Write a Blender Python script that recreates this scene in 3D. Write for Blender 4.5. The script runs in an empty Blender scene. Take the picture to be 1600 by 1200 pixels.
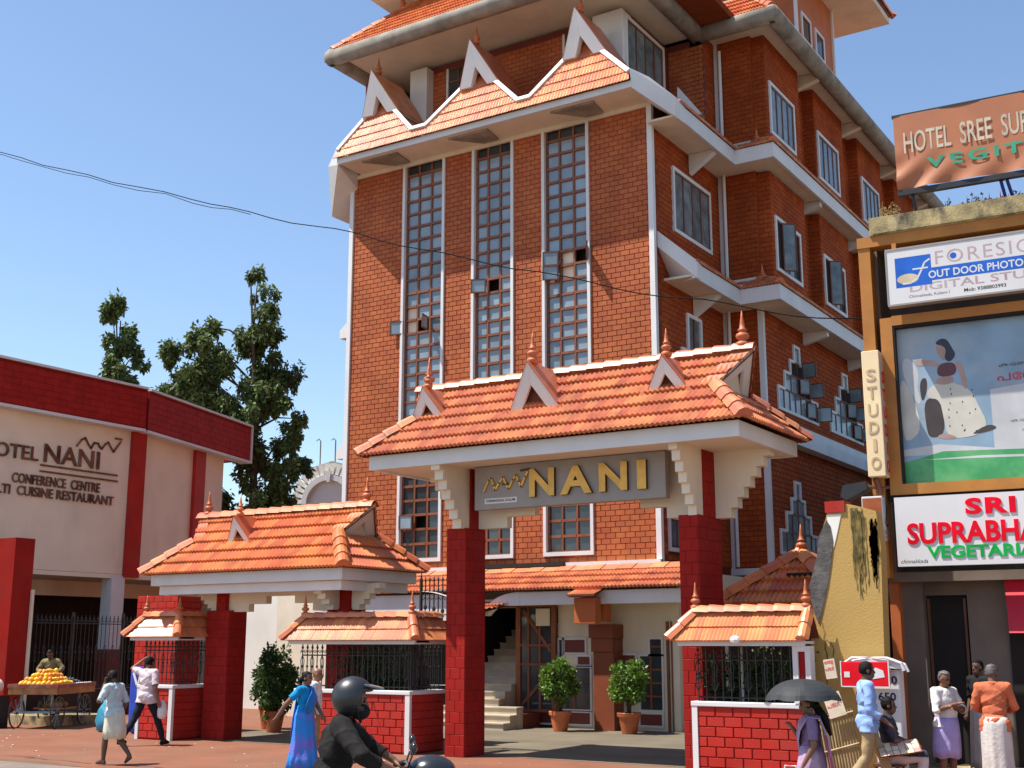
import bpy, bmesh, math, random
import numpy as np
from mathutils import Vector, Matrix
random.seed(7)
np.random.seed(7)
R = math.radians
SC = bpy.context.scene
COL = SC.collection

# ---------------------------------------------------------------- camera
cam = bpy.data.cameras.new('camera')
cam.sensor_width = 36.0
cam.lens = 36.0 * 1927.0 / 1600.0
cam.clip_end = 3000
cam_ob = bpy.data.objects.new('camera', cam)
COL.objects.link(cam_ob)
CAM = Vector((0, 0, 2.0))
cam_ob.location = CAM
cam_ob.rotation_euler = (R(90 + 11.87), 0, R(32.4))
SC.camera = cam_ob

# ---------------------------------------------------------------- sky, sun, exposure
SUN_EL, SUN_AZ = 62.5, 37.0        # light comes from -X (left) and -Y (street side)
sun_dir = Vector((-math.cos(R(SUN_AZ)) * math.cos(R(SUN_EL)), -math.sin(R(SUN_AZ)) * math.cos(R(SUN_EL)), math.sin(R(SUN_EL))))
world = bpy.data.worlds.new('World')
SC.world = world
world.use_nodes = True
wn = world.node_tree.nodes
wl = world.node_tree.links
wn.clear()
sky = wn.new('ShaderNodeTexSky')
sky.sky_type = 'NISHITA'
sky.sun_disc = False
sky.sun_elevation = R(SUN_EL)
sky.sun_rotation = math.atan2(sun_dir.x, sun_dir.y)
sky.altitude = 0
sky.air_density = 1.0
sky.dust_density = 0.4
sky.ozone_density = 2.2
bg = wn.new('ShaderNodeBackground')
bg.inputs['Strength'].default_value = 0.128
wo = wn.new('ShaderNodeOutputWorld')
wl.new(sky.outputs[0], bg.inputs['Color'])
wl.new(bg.outputs[0], wo.inputs['Surface'])
sl = bpy.data.lights.new('sun', 'SUN')
sl.energy = 5.0
sl.angle = R(0.5)
sl.color = (1.0, 0.955, 0.87)
sun_ob = bpy.data.objects.new('sun', sl)
COL.objects.link(sun_ob)
sun_ob.location = (-30, -20, 60)
sun_ob.rotation_euler = sun_dir.to_track_quat('Z', 'Y').to_euler()
SC.view_settings.view_transform = 'Standard'
SC.view_settings.look = 'None'
SC.view_settings.exposure = 0.65
SC.view_settings.gamma = 1.0
SC.view_settings.use_curve_mapping = False
SC.render.engine = 'CYCLES'
SC.cycles.max_bounces = 6
SC.cycles.use_denoising = True

# ---------------------------------------------------------------- materials
MATS = {}
def mat(name, col, rough=0.7, var=0.12, nscale=3.0, nvar=0.18, bump=0.0, bscale=60.0, spec=0.4, metal=0.0, dirt=None, dscale=1.2, stretch=1.0, damt=0.5, hue=0.0, trans=0.0):
    """Principled material; value varies per piece (object random + mesh island) and with soft noise; optional stains of another colour."""
    m = bpy.data.materials.new(name)
    m.use_nodes = True
    nt = m.node_tree
    n, l = nt.nodes, nt.links
    b = n['Principled BSDF']
    b.inputs['Roughness'].default_value = rough
    b.inputs['Specular IOR Level'].default_value = spec
    b.inputs['Metallic'].default_value = metal
    oi = n.new('ShaderNodeObjectInfo')
    ge = n.new('ShaderNodeNewGeometry')
    ad = n.new('ShaderNodeMath'); ad.operation = 'ADD'
    l.new(oi.outputs['Random'], ad.inputs[0]); l.new(ge.outputs['Random Per Island'], ad.inputs[1])
    fr = n.new('ShaderNodeMath'); fr.operation = 'FRACT'
    l.new(ad.outputs[0], fr.inputs[0])
    mr = n.new('ShaderNodeMapRange')
    mr.inputs['To Min'].default_value = 1 - var; mr.inputs['To Max'].default_value = 1 + var
    l.new(fr.outputs[0], mr.inputs['Value'])
    no = n.new('ShaderNodeTexNoise')
    no.inputs['Scale'].default_value = nscale; no.inputs['Detail'].default_value = 5.0
    l.new(ge.outputs['Position'], no.inputs['Vector'])
    mr2 = n.new('ShaderNodeMapRange')
    mr2.inputs['From Min'].default_value = 0.3; mr2.inputs['From Max'].default_value = 0.7
    mr2.inputs['To Min'].default_value = 1 - nvar; mr2.inputs['To Max'].default_value = 1 + nvar
    l.new(no.outputs['Fac'], mr2.inputs['Value'])
    mu = n.new('ShaderNodeMath'); mu.operation = 'MULTIPLY'
    l.new(mr.outputs[0], mu.inputs[0]); l.new(mr2.outputs[0], mu.inputs[1])
    hs = n.new('ShaderNodeHueSaturation')
    hs.inputs['Color'].default_value = (*col, 1)
    l.new(mu.outputs[0], hs.inputs['Value'])
    if hue:
        mh = n.new('ShaderNodeMapRange')
        mh.inputs['To Min'].default_value = 0.5 - hue; mh.inputs['To Max'].default_value = 0.5 + hue
        l.new(fr.outputs[0], mh.inputs['Value']); l.new(mh.outputs[0], hs.inputs['Hue'])
    out = hs.outputs['Color']
    if dirt:
        mp = n.new('ShaderNodeMapping'); mp.inputs['Scale'].default_value = (1, 1, stretch)
        l.new(ge.outputs['Position'], mp.inputs['Vector'])
        dn = n.new('ShaderNodeTexNoise'); dn.inputs['Scale'].default_value = dscale; dn.inputs['Detail'].default_value = 7; dn.inputs['Roughness'].default_value = 0.65
        l.new(mp.outputs[0], dn.inputs['Vector'])
        dr = n.new('ShaderNodeMapRange'); dr.inputs['From Min'].default_value = 0.48; dr.inputs['From Max'].default_value = 0.7
        dr.inputs['To Max'].default_value = damt
        l.new(dn.outputs['Fac'], dr.inputs['Value'])
        mx = n.new('ShaderNodeMix'); mx.data_type = 'RGBA'
        l.new(dr.outputs[0], mx.inputs['Factor']); l.new(out, mx.inputs['A']); mx.inputs['B'].default_value = (*dirt, 1)
        out = mx.outputs['Result']
    l.new(out, b.inputs['Base Color'])
    if bump:
        bn = n.new('ShaderNodeTexNoise'); bn.inputs['Scale'].default_value = bscale; bn.inputs['Detail'].default_value = 3
        l.new(ge.outputs['Position'], bn.inputs['Vector'])
        bp = n.new('ShaderNodeBump'); bp.inputs['Strength'].default_value = bump; bp.inputs['Distance'].default_value = 0.02
        l.new(bn.outputs['Fac'], bp.inputs['Height']); l.new(bp.outputs[0], b.inputs['Normal'])
    if trans:
        tr = n.new('ShaderNodeBsdfTranslucent'); l.new(out, tr.inputs['Color'])
        ms = n.new('ShaderNodeMixShader'); ms.inputs[0].default_value = trans
        l.new(b.outputs[0], ms.inputs[1]); l.new(tr.outputs[0], ms.inputs[2])
        l.new(ms.outputs[0], n['Material Output'].inputs['Surface'])
    MATS[name] = m
    return m

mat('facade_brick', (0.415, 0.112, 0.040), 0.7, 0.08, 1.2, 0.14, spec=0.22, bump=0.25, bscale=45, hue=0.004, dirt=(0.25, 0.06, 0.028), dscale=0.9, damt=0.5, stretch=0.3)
mat('side_brick', (0.34, 0.068, 0.019), 0.8, 0.08, 1.0, 0.18, spec=0.08, bump=0.25, bscale=45, hue=0.004, dirt=(0.22, 0.05, 0.02), dscale=0.7, damt=0.5, stretch=0.4)  # darker, redder brick: the side walls' shade put into the colour
mat('mortar', (0.20, 0.045, 0.015), 0.9, 0.05, 4, 0.15, spec=0.1)
mat('roof_tile', (0.56, 0.185, 0.085), 0.42, 0.13, 2.0, 0.12, bump=0.15, bscale=50, spec=0.45, hue=0.010, dirt=(0.22, 0.075, 0.045), dscale=2.6, damt=0.5)
mat('roof_tile_orange', (0.60, 0.17, 0.055), 0.42, 0.13, 2.0, 0.12, bump=0.15, bscale=50, spec=0.45, hue=0.010, dirt=(0.26, 0.075, 0.035), dscale=2.6, damt=0.5)
mat('roof_tile_glazed', (0.62, 0.20, 0.08), 0.33, 0.16, 2.0, 0.10, bump=0.03, bscale=50, spec=0.5, hue=0.008, dirt=(0.34, 0.11, 0.05), dscale=1.6, damt=0.3)
mat('terracotta', (0.50, 0.135, 0.05), 0.5, 0.1, 6, 0.15, bump=0.1)
mat('roof_deck', (0.20, 0.055, 0.03), 0.9, 0.05)
mat('red_paint', (0.30, 0.014, 0.010), 0.65, 0.07, 2.0, 0.12, bump=0.15, bscale=50, spec=0.12, dirt=(0.24, 0.030, 0.024), dscale=1.8, damt=0.5, stretch=0.5)
mat('red_wall', (0.42, 0.026, 0.017), 0.6, 0.08, 2.0, 0.12, bump=0.2, bscale=50, spec=0.18, dirt=(0.30, 0.055, 0.040), dscale=2.2, damt=0.55)
mat('red_joint', (0.22, 0.014, 0.010), 0.8, 0.05, 4, 0.15, spec=0.1)
mat('white_paint', (0.68, 0.665, 0.645), 0.6, 0.03, 1.5, 0.05, bump=0.06, dirt=(0.52, 0.49, 0.44), dscale=1.1, stretch=0.35, damt=0.35)
mat('white_wall', (0.78, 0.75, 0.68), 0.7, 0.03, 1.0, 0.06, bump=0.08, dirt=(0.55, 0.50, 0.42), dscale=0.7, stretch=0.3, damt=0.35)
mat('cream_paint', (0.72, 0.64, 0.50), 0.65, 0.03, 1.2, 0.07, bump=0.06, dirt=(0.50, 0.42, 0.30), dscale=0.9, stretch=0.35, damt=0.4)
mat('beige_plaster', (0.82, 0.68, 0.52), 0.75, 0.03, 0.8, 0.07, bump=0.12, bscale=90, dirt=(0.50, 0.40, 0.28), dscale=0.6, stretch=0.25, damt=0.4)
mat('concrete_gutter', (0.27, 0.235, 0.19), 0.85, 0.05, 2.5, 0.22, bump=0.3, bscale=30, dirt=(0.10, 0.09, 0.075), dscale=1.5, damt=0.7)
mat('timber', (0.21, 0.066, 0.026), 0.5, 0.15, 4, 0.2)
mat('timber_dark', (0.14, 0.05, 0.025), 0.55, 0.15, 4, 0.2)
mat('sky_reflect_glass', (0.20, 0.26, 0.30), 0.10, 0.22, 1.2, 0.22, spec=0.6, dirt=(0.36, 0.38, 0.36), dscale=1.1, damt=0.5)  # pale blue: the sky's reflection put into the glass colour
mat('dark_glass', (0.035, 0.045, 0.05), 0.08, 0.3, 2.0, 0.2, spec=0.6)
mat('curtain_glass', (0.16, 0.19, 0.20), 0.15, 0.25, 3.0, 0.35, spec=0.5)
mat('interior', (0.02, 0.017, 0.016), 0.9, 0.05)  # near-black: darkness of unlit rooms and stairwell put into the colour
mat('orange_paint', (0.46, 0.12, 0.03), 0.55, 0.05, 2, 0.12, bump=0.08)
mat('brown_paint', (0.23, 0.055, 0.02), 0.55, 0.05, 2, 0.12)
mat('maroon_paint', (0.17, 0.035, 0.025), 0.6, 0.05, 2, 0.12)
mat('step_stone', (0.52, 0.44, 0.33), 0.5, 0.06, 3, 0.12, dirt=(0.35, 0.28, 0.2), dscale=2.2)
mat('black_iron', (0.018, 0.017, 0.017), 0.45, 0.1, 6, 0.2, spec=0.5)
mat('grey_board', (0.30, 0.275, 0.25), 0.45, 0.03, 1.5, 0.05, dirt=(0.24, 0.21, 0.18), dscale=2, damt=0.4)
mat('gold_letter', (0.62, 0.33, 0.05), 0.35, 0.06, 5, 0.2, metal=0.35, spec=0.6)
mat('letter_side', (0.08, 0.045, 0.015), 0.6)
mat('foliage', (0.055, 0.105, 0.022), 0.55, 0.45, 0.8, 0.35, spec=0.35, hue=0.03, trans=0.22)
mat('foliage_tree', (0.115, 0.155, 0.045), 0.6, 0.5, 0.5, 0.4, spec=0.3, hue=0.03, trans=0.3)
mat('foliage_bright', (0.13, 0.22, 0.03), 0.45, 0.4, 1.5, 0.3, spec=0.45, hue=0.03, trans=0.25)
mat('bark', (0.075, 0.052, 0.036), 0.9, 0.1, 6, 0.3, bump=0.6, bscale=20)
mat('soil', (0.05, 0.033, 0.022), 0.95, 0.1, 10, 0.3)

# ---------------------------------------------------------------- object helpers
ORG = {}
def tag(o, label=None, cat=None, group=None, kind=None):
    if label: o['label'] = label
    if cat: o['category'] = cat
    if group: o['group'] = group
    if kind: o['kind'] = kind
    return o
def thing(name, label, cat, loc=(0, 0, 0), rz=0.0, group=None, world=True):
    """An Empty at the base of a thing. With world=True its parts are given in world metres, else in the thing's own frame."""
    o = bpy.data.objects.new(name, None)
    o.empty_display_size = 0.3
    COL.objects.link(o)
    o.location = loc
    o.rotation_euler = (0, 0, rz)
    tag(o, label, cat, group)
    ORG[o.name] = Vector(loc) if world else Vector((0, 0, 0))
    return o
def origin_of(p):
    return ORG.get(p.name, Vector((0, 0, 0))) if p is not None else Vector((0, 0, 0))
def link(name, mesh, parent=None, loc=None, rot=None, kind=None):
    o = bpy.data.objects.new(name, mesh)
    COL.objects.link(o)
    if parent is not None:
        o.parent = parent
        ORG[o.name] = origin_of(parent)
    if loc is not None: o.location = loc
    if rot is not None: o.rotation_euler = rot
    if kind: o['kind'] = kind
    return o

class MB:
    """Collects shapes; build() links them as ONE mesh object."""
    def __init__(s):
        s.v = []; s.f = []; s.mi = []; s.m = 0
    def add(s, vs, fs):
        k = len(s.v)
        s.v.extend([tuple(p) for p in vs])
        s.f.extend([tuple(i + k for i in f) for f in fs])
        s.mi.extend([s.m] * len(fs))
        return s
    def box(s, x0, x1, y0, y1, z0, z1):
        return s.add([(x0, y0, z0), (x1, y0, z0), (x1, y1, z0), (x0, y1, z0), (x0, y0, z1), (x1, y0, z1), (x1, y1, z1), (x0, y1, z1)],
                     [(0, 3, 2, 1), (4, 5, 6, 7), (0, 1, 5, 4), (1, 2, 6, 5), (2, 3, 7, 6), (3, 0, 4, 7)])
    def obox(s, o, u, v, n, a0, a1, b0, b1, c0, c1):
        """box in a frame: o + a*u + b*v + c*n (u x v = n)"""
        o, u, v, n = Vector(o), Vector(u), Vector(v), Vector(n)
        P = [o + u * a + v * b + n * c for c in (c0, c1) for (a, b) in ((a0, b0), (a1, b0), (a1, b1), (a0, b1))]
        return s.add(P, [(0, 3, 2, 1), (4, 5, 6, 7), (0, 1, 5, 4), (1, 2, 6, 5), (2, 3, 7, 6), (3, 0, 4, 7)])
    def quad(s, a, b, c, d):
        return s.add([a, b, c, d], [(0, 1, 2, 3)])
    def prism(s, poly, e):
        """polygon (3-D points, ccw seen from outside/front) extruded by vector e (pointing backwards)"""
        e = Vector(e); P = [Vector(p) for p in poly]; n = len(P)
        fs = [tuple(range(n)), tuple(range(2 * n - 1, n - 1, -1))]
        fs += [(i, n + i, n + (i + 1) % n, (i + 1) % n) for i in range(n)]
        return s.add(P + [p + e for p in P], fs)
    def tube(s, pts, r, k=6, cap=True):
        pts = [Vector(p) for p in pts]; n = len(pts)
        rr = r if isinstance(r, (list, tuple)) else [r] * n
        vs = []; fs = []
        ref = None
        for i, p in enumerate(pts):
            t = (pts[min(i + 1, n - 1)] - pts[max(i - 1, 0)])
            t = t.normalized() if t.length > 1e-9 else Vector((0, 0, 1))
            if ref is None:
                ref = Vector((0, 0, 1)) if abs(t.z) < 0.9 else Vector((1, 0, 0))
            a = t.cross(ref)
            if a.length < 1e-6: a = t.cross(Vector((1, 0, 0)))
            a.normalize(); b = t.cross(a); ref = -b if False else ref
            for j in range(k):
                w = 2 * math.pi * j / k
                vs.append(p + (a * math.cos(w) + b * math.sin(w)) * rr[i])
        for i in range(n - 1):
            for j in range(k):
                fs.append((i * k + j, i * k + (j + 1) % k, (i + 1) * k + (j + 1) % k, (i + 1) * k + j))
        if cap:
            fs.append(tuple(range(k - 1, -1, -1))); fs.append(tuple(range((n - 1) * k, n * k)))
        return s.add(vs, fs)
    def lathe(s, c, prof, k=12):
        """prof: list of (radius, z) from bottom to top"""
        c = Vector(c); vs = []; fs = []
        for (r, z) in prof:
            for j in range(k):
                w = 2 * math.pi * j / k
                vs.append(c + Vector((r * math.cos(w), r * math.sin(w), z)))
        n = len(prof)
        for i in range(n - 1):
            for j in range(k):
                fs.append((i * k + j, i * k + (j + 1) % k, (i + 1) * k + (j + 1) % k, (i + 1) * k + j))
        fs.append(tuple(range(k - 1, -1, -1))); fs.append(tuple(range((n - 1) * k, n * k)))
        return s.add(vs, fs)
    def ball(s, c, r, k=8, q=6, sx=1, sy=1, sz=1):
        c = Vector(c)
        prof = [(r * math.sin(math.pi * i / q), -r * math.cos(math.pi * i / q)) for i in range(q + 1)]
        prof[0] = (r * 0.02, -r); prof[-1] = (r * 0.02, r)
        t = MB(); t.lathe((0, 0, 0), prof, k)
        return s.add([c + Vector((p[0] * sx, p[1] * sy, p[2] * sz)) for p in t.v], t.f)
    def mesh(s, name, mats, off=Vector((0, 0, 0)), smooth=False):
        me = bpy.data.meshes.new(name)
        if off.length > 0:
            vs = [(p[0] - off.x, p[1] - off.y, p[2] - off.z) for p in s.v]
        else:
            vs = s.v
        me.from_pydata(vs, [], s.f)
        for m in (mats if isinstance(mats, (list, tuple)) else [mats]):
            me.materials.append(MATS[m] if isinstance(m, str) else m)
        if any(s.mi): me.polygons.foreach_set('material_index', s.mi)
        if smooth: me.polygons.foreach_set('use_smooth', [True] * len(me.polygons))
        me.update()
        return me
    def build(s, name, mats, parent=None, kind=None, smooth=False, bevel=0):
        me = s.mesh(name, mats, origin_of(parent), smooth)
        o = link(name, me, parent, kind=kind)
        if bevel:
            b = o.modifiers.new('bevel', 'BEVEL'); b.width = bevel; b.segments = 2; b.limit_method = 'ANGLE'
        return o

def hull(name, pts, m, parent):
    bm = bmesh.new()
    for p in pts: bm.verts.new(Vector(p) - origin_of(parent))
    r = bmesh.ops.convex_hull(bm, input=bm.verts[:])
    for v in [v for v in bm.verts if not v.link_faces]: bm.verts.remove(v)
    bmesh.ops.recalc_face_normals(bm, faces=bm.faces[:])
    me = bpy.data.meshes.new(name); bm.to_mesh(me); bm.free(); me.materials.append(MATS[m])
    return link(name, me, parent)

def rotm(u, v, n):
    return Matrix((Vector(u), Vector(v), Vector(n))).transposed()

# ---------------------------------------------------------------- Mangalore roof tiles
TW, TL = 0.19, 0.335
def tile_shape(tw, tl, glazed=False):
    AMP = tw * (0.10 if glazed else 0.19); LIFT = 0.034 if glazed else 0.066
    m = MB(); xs = [tw * i / 8 for i in range(9)]
    prof = [AMP * (0.5 - 0.5 * math.cos(4 * math.pi * x / tw)) for x in xs]
    lo = [(x, -0.035, LIFT + p) for x, p in zip(xs, prof)]
    hi = [(x, tl, 0.010 + p * 0.9) for x, p in zip(xs, prof)]
    lip = [(x, -0.030, 0.010 + p * 0.8) for x, p in zip(xs, prof)]
    vs = lo + hi + lip
    fs = [(i, i + 1, 10 + i, 9 + i) for i in range(8)] + [(18 + i, 19 + i, i + 1, i) for i in range(8)]
    fs += [(18, 0, 9), (8, 26, 17)]
    m.add(vs, fs)
    return m
_tile_cache = {}
def inside(poly, a, b, e=1e-4):
    n = len(poly)
    for i in range(n):
        x0, y0 = poly[i]; x1, y1 = poly[(i + 1) % n]
        if (x1 - x0) * (b - y0) - (y1 - y0) * (a - x0) < -e: return False
    return True
def tile_field(store, o, u, v, poly, m='roof_tile', tw=TW, tl=TL, holes=(), deck=True, aref=None):
    """Lay interlocking tiles over a convex polygon (ccw, metres along eave u and up-slope v). store: {'parent','mat','one':[],'rest':MB}"""
    o, u, v = Vector(o), Vector(u).normalized(), Vector(v).normalized()
    n = u.cross(v)
    key = (tw, tl, m)
    if key not in _tile_cache:
        _tile_cache[key] = tile_shape(tw, tl, 'glazed' in m).mesh('roof_tile', m)
    base = _tile_cache[key]
    rot = rotm(u, v, n)
    a0 = min(p[0] for p in poly); a1 = max(p[0] for p in poly)
    b0 = min(p[1] for p in poly); b1 = max(p[1] for p in poly)
    if aref is None: aref = a0
    nr = math.ceil((b1 - b0) / tl - 1e-3)
    for j in range(nr):
        for i in range(math.floor((a0 - aref) / tw), math.ceil((a1 - aref) / tw)):
            A = aref + i * tw; B = b0 + j * tl
            cs = [(A, B + 0.002), (A + tw, B + 0.002), (A + tw, B + tl - 0.002), (A, B + tl - 0.002)]
            ins = [inside(poly, *c) for c in cs]
            if any(h[0] < A + tw / 2 < h[1] and h[2] < B + tl / 2 < h[3] for h in holes): continue
            P = o + u * A + v * B + n * random.uniform(-0.003, 0.003)
            if all(ins):
                store['one'].append((P, rot, base))
            elif any(ins) or inside(poly, A + tw / 2, B + tl / 2):
                bm = bmesh.new(); bm.from_mesh(base)
                for k in range(len(poly)):
                    p0 = poly[k]; p1 = poly[(k + 1) % len(poly)]
                    dx, dy = p1[0] - p0[0], p1[1] - p0[1]
                    if abs(dy) < 1e-6 and p0[1] < b0 + 1e-6: continue   # the eave edge: tiles overhang it
                    if len(bm.faces) == 0: break
                    bmesh.ops.bisect_plane(bm, geom=bm.verts[:] + bm.edges[:] + bm.faces[:], plane_co=(p0[0] - A, p0[1] - B, 0), plane_no=(dy, -dx, 0), clear_outer=True)
                if len(bm.faces) > 2:
                    me = bpy.data.meshes.new('roof_tile'); bm.to_mesh(me); me.materials.append(MATS[m])
                    store['one'].append((P, rot, me))
                bm.free()
    if deck:
        d = MB(); d.add([o + u * a + v * b - n * 0.012 for a, b in poly], [tuple(range(len(poly)))])
        d.build('roof_deck', 'roof_deck', store['parent'])
def flush(store, name, m, cap=290, mixname=None):
    """Link the pieces of a store: the nearest `cap` as parts, the rest as one part of kind stuff."""
    par = store['parent']; org = origin_of(par)
    L = sorted(store['one'], key=lambda t: (Vector(t[0]) - CAM).length)
    for (P, rot, me) in L[:cap]:
        ob = link(name, me, par)
        ob.matrix_basis = Matrix.Translation(Vector(P) - org) @ (rot.to_4x4())
    rest = L[cap:]
    if rest:
        r = MB()
        for (P, rot, me) in rest:
            P = Vector(P)
            r.add([rot @ q.co + P for q in me.vertices], [tuple(p.vertices) for p in me.polygons])
        r.build(mixname or name + 's', m, par, kind='stuff')
    store['one'] = []

def ridge(store_parent, p0, p1, m='roof_tile', w=0.15, h=0.10, seg=0.36, up=(0, 0, 1), name='ridge_tile', flip=False):
    """Half-hexagon ridge or hip tiles overlapping from p0 (low) to p1."""
    p0, p1 = Vector(p0), Vector(p1)
    d = p1 - p0; L = d.length; d.normalize()
    n = max(1, round(L / seg)); s = L / n
    side = d.cross(Vector(up)).normalized(); upv = side.cross(d)
    key = ('ridge', round(s, 3), w, h, m)
    if key not in _tile_cache:
        q = MB()
        def ring(y, k, lift): return [(-w * k, y, -0.03 + lift), (-w * 0.62 * k, y, h * 0.62 * k + lift), (-w * 0.2 * k, y, h * k + lift), (w * 0.2 * k, y, h * k + lift), (w * 0.62 * k, y, h * 0.62 * k + lift), (w * k, y, -0.03 + lift)]
        r0, r0b, r1 = ring(-0.03, 1.08, 0.012), ring(0.03, 1.08, 0.012), ring(s, 0.93, 0.0)
        q.add(r0 + r0b + r1, [(i, i + 1, 7 + i, 6 + i) for i in range(5)] + [(6 + i, 7 + i, 13 + i, 12 + i) for i in range(5)] + [(5, 4, 3, 2, 1, 0)])
        _tile_cache[key] = q.mesh(name, m)
    rot = rotm(side, d, upv)
    org = origin_of(store_parent)
    for i in range(n):
        ob = link(name, _tile_cache[key], store_parent)
        ob.matrix_basis = Matrix.Translation(p0 + d * (i * s) - org) @ rot.to_4x4()

_fin = None
def finial(parent, p, sc=1.0, name='finial'):
    global _fin
    if _fin is None:
        q = MB()
        q.lathe((0, 0, 0), [(0.10, -0.06), (0.115, 0.0), (0.10, 0.03), (0.06, 0.05), (0.055, 0.075), (0.095, 0.10), (0.105, 0.13), (0.09, 0.165), (0.05, 0.185), (0.045, 0.20), (0.07, 0.215), (0.068, 0.235), (0.045, 0.25), (0.036, 0.32), (0.022, 0.42), (0.006, 0.53)], 14)
        _fin = q.mesh('finial', 'terracotta', smooth=True)
    o = link(name, _fin, parent, loc=Vector(p) - origin_of(parent))
    o.scale = (sc, sc, sc)
    return o

# ---------------------------------------------------------------- brick cladding
_brick_cache = {}
def brick_mesh(w, h, d, m):
    key = (round(w, 3), round(h, 3), d, m)
    if key not in _brick_cache:
        q = MB(); g = 0.006
        q.add([(0, 0, 0), (w, 0, 0), (w, h, 0), (0, h, 0), (g, g, d), (w - g, g, d), (w - g, h - g, d), (g, h - g, d)],
              [(4, 5, 6, 7), (0, 1, 5, 4), (1, 2, 6, 5), (2, 3, 7, 6), (3, 0, 4, 7)])
        _brick_cache[key] = q.mesh('brick', m)
    return _brick_cache[key]
def bricks(store, o, u, v, a1, b1, m, bw=0.25, bh=0.135, j=0.012, d=0.014, holes=(), a0=0.0, b0=0.0):
    """Running-bond bricks over a rectangle [a0,a1]x[b0,b1] in the frame (o,u,v); holes are (a0,a1,b0,b1) rectangles."""
    o, u, v = Vector(o), Vector(u).normalized(), Vector(v).normalized()
    n = u.cross(v); rot = rotm(u, v, n)
    rows = max(1, round((b1 - b0) / bh)); rh = (b1 - b0) / rows
    for r in range(rows):
        y0 = b0 + r * rh; y1 = y0 + rh
        x = a0 - (bw / 2 if r % 2 else 0)
        while x < a1 - 1e-4:
            segs = [(max(x, a0), min(x + bw, a1))]
            for h in holes:
                if h[2] < y1 - 0.03 and h[3] > y0 + 0.03:
                    ns = []
                    for (s0, s1) in segs:
                        if h[1] <= s0 or h[0] >= s1: ns.append((s0, s1)); continue
                        if h[0] > s0: ns.append((s0, h[0]))
                        if h[1] < s1: ns.append((h[1], s1))
                    segs = ns
            for (s0, s1) in segs:
                if s1 - s0 < 0.035: continue
                w = s1 - s0 - j
                me = brick_mesh(round(w, 2), rh - j, d, m)
                store['one'].append((o + u * (s0 + j / 2) + v * (y0 + j / 2) + n * random.uniform(-0.0025, 0.0015), rot, me))
            x += bw
def new_store(parent):
    return {'parent': parent, 'one': []}

# ---------------------------------------------------------------- lettering
def text(parent, s, o, u, v, h=None, w=None, m='white_paint', ext=0.01, bold=0.0, name='lettering', shear=0.0, gap=1.0, side=None):
    """Raised letters: baseline starts at o, runs along u, up is v; fitted to height h and width w."""
    cu = bpy.data.curves.new(name, 'FONT')
    cu.body = s; cu.extrude = 0.5; cu.offset = bold; cu.shear = shear; cu.space_character = gap; cu.resolution_u = 3
    ob = bpy.data.objects.new(name, cu)
    COL.objects.link(ob)
    dg = bpy.context.evaluated_depsgraph_get()
    me = bpy.data.meshes.new_from_object(ob.evaluated_get(dg))
    bpy.data.objects.remove(ob)
    me.name = name
    co = np.zeros(len(me.vertices) * 3); me.vertices.foreach_get('co', co); co = co.reshape(-1, 3)
    lo, hi = co.min(0), co.max(0)
    sy = (h / (hi[1] - lo[1])) if h else (w / (hi[0] - lo[0]))
    sx = (w / (hi[0] - lo[0])) if w else sy
    o, u, v = Vector(o), Vector(u).normalized(), Vector(v).normalized(); n = u.cross(v)
    org = origin_of(parent)
    A = np.array([u, v, n])
    q = np.stack([(co[:, 0] - lo[0]) * sx, (co[:, 1] - lo[1]) * sy, (co[:, 2] - lo[2]) * ext], 1) @ A + np.array(o - org)
    me.vertices.foreach_set('co', q.ravel())
    me.materials.clear(); me.materials.append(MATS[m])
    if side:
        me.materials.append(MATS[side])
        nn = np.zeros(len(me.polygons) * 3); me.update(); me.polygons.foreach_get('normal', nn); nn = nn.reshape(-1, 3) @ np.array(n)
        me.polygons.foreach_set('material_index', (np.abs(nn) < 0.5).astype(np.int32))
    else:
        me.polygons.foreach_set('material_index', np.zeros(len(me.polygons), np.int32))
    me.update()
    return link(name, me, parent)
# ================================================================ SETTING
mat('earth', (0.16, 0.12, 0.085), 0.95, 0.0, 0.3, 0.3, bump=0.3)
mat('asphalt', (0.20, 0.165, 0.13), 0.9, 0.0, 1.2, 0.18, bump=0.5, bscale=120, dirt=(0.30, 0.22, 0.16), dscale=0.5, damt=0.6)
mat('red_pavement', (0.235, 0.098, 0.060), 0.9, 0.0, 1.0, 0.14, spec=0.15, bump=0.4, bscale=90, dirt=(0.20, 0.125, 0.085), dscale=0.45, damt=0.75)
mat('forecourt_concrete', (0.165, 0.135, 0.095), 0.9, 0.0, 0.9, 0.16, spec=0.2, bump=0.3, bscale=70, dirt=(0.11, 0.095, 0.07), dscale=0.7, damt=0.6)
g = MB(); g.quad((-900, -900, -0.08), (900, -900, -0.08), (900, 900, -0.08), (-900, 900, -0.08)); g.build('ground', 'earth', kind='structure')
g = MB()
ys = [(-30, 0.0), (-6, 0.0), (0, 0.15), (5, 0.2), (8, 0.2), (12, 0.05), (14.3, -0.03)]
for i in range(len(ys) - 1):
    g.quad((-120, ys[i][0], ys[i][1]), (60, ys[i][0], ys[i][1]), (60, ys[i + 1][0], ys[i + 1][1]), (-120, ys[i + 1][0], ys[i + 1][1]))
g.build('road', 'asphalt', kind='structure')
g = MB()
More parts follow.
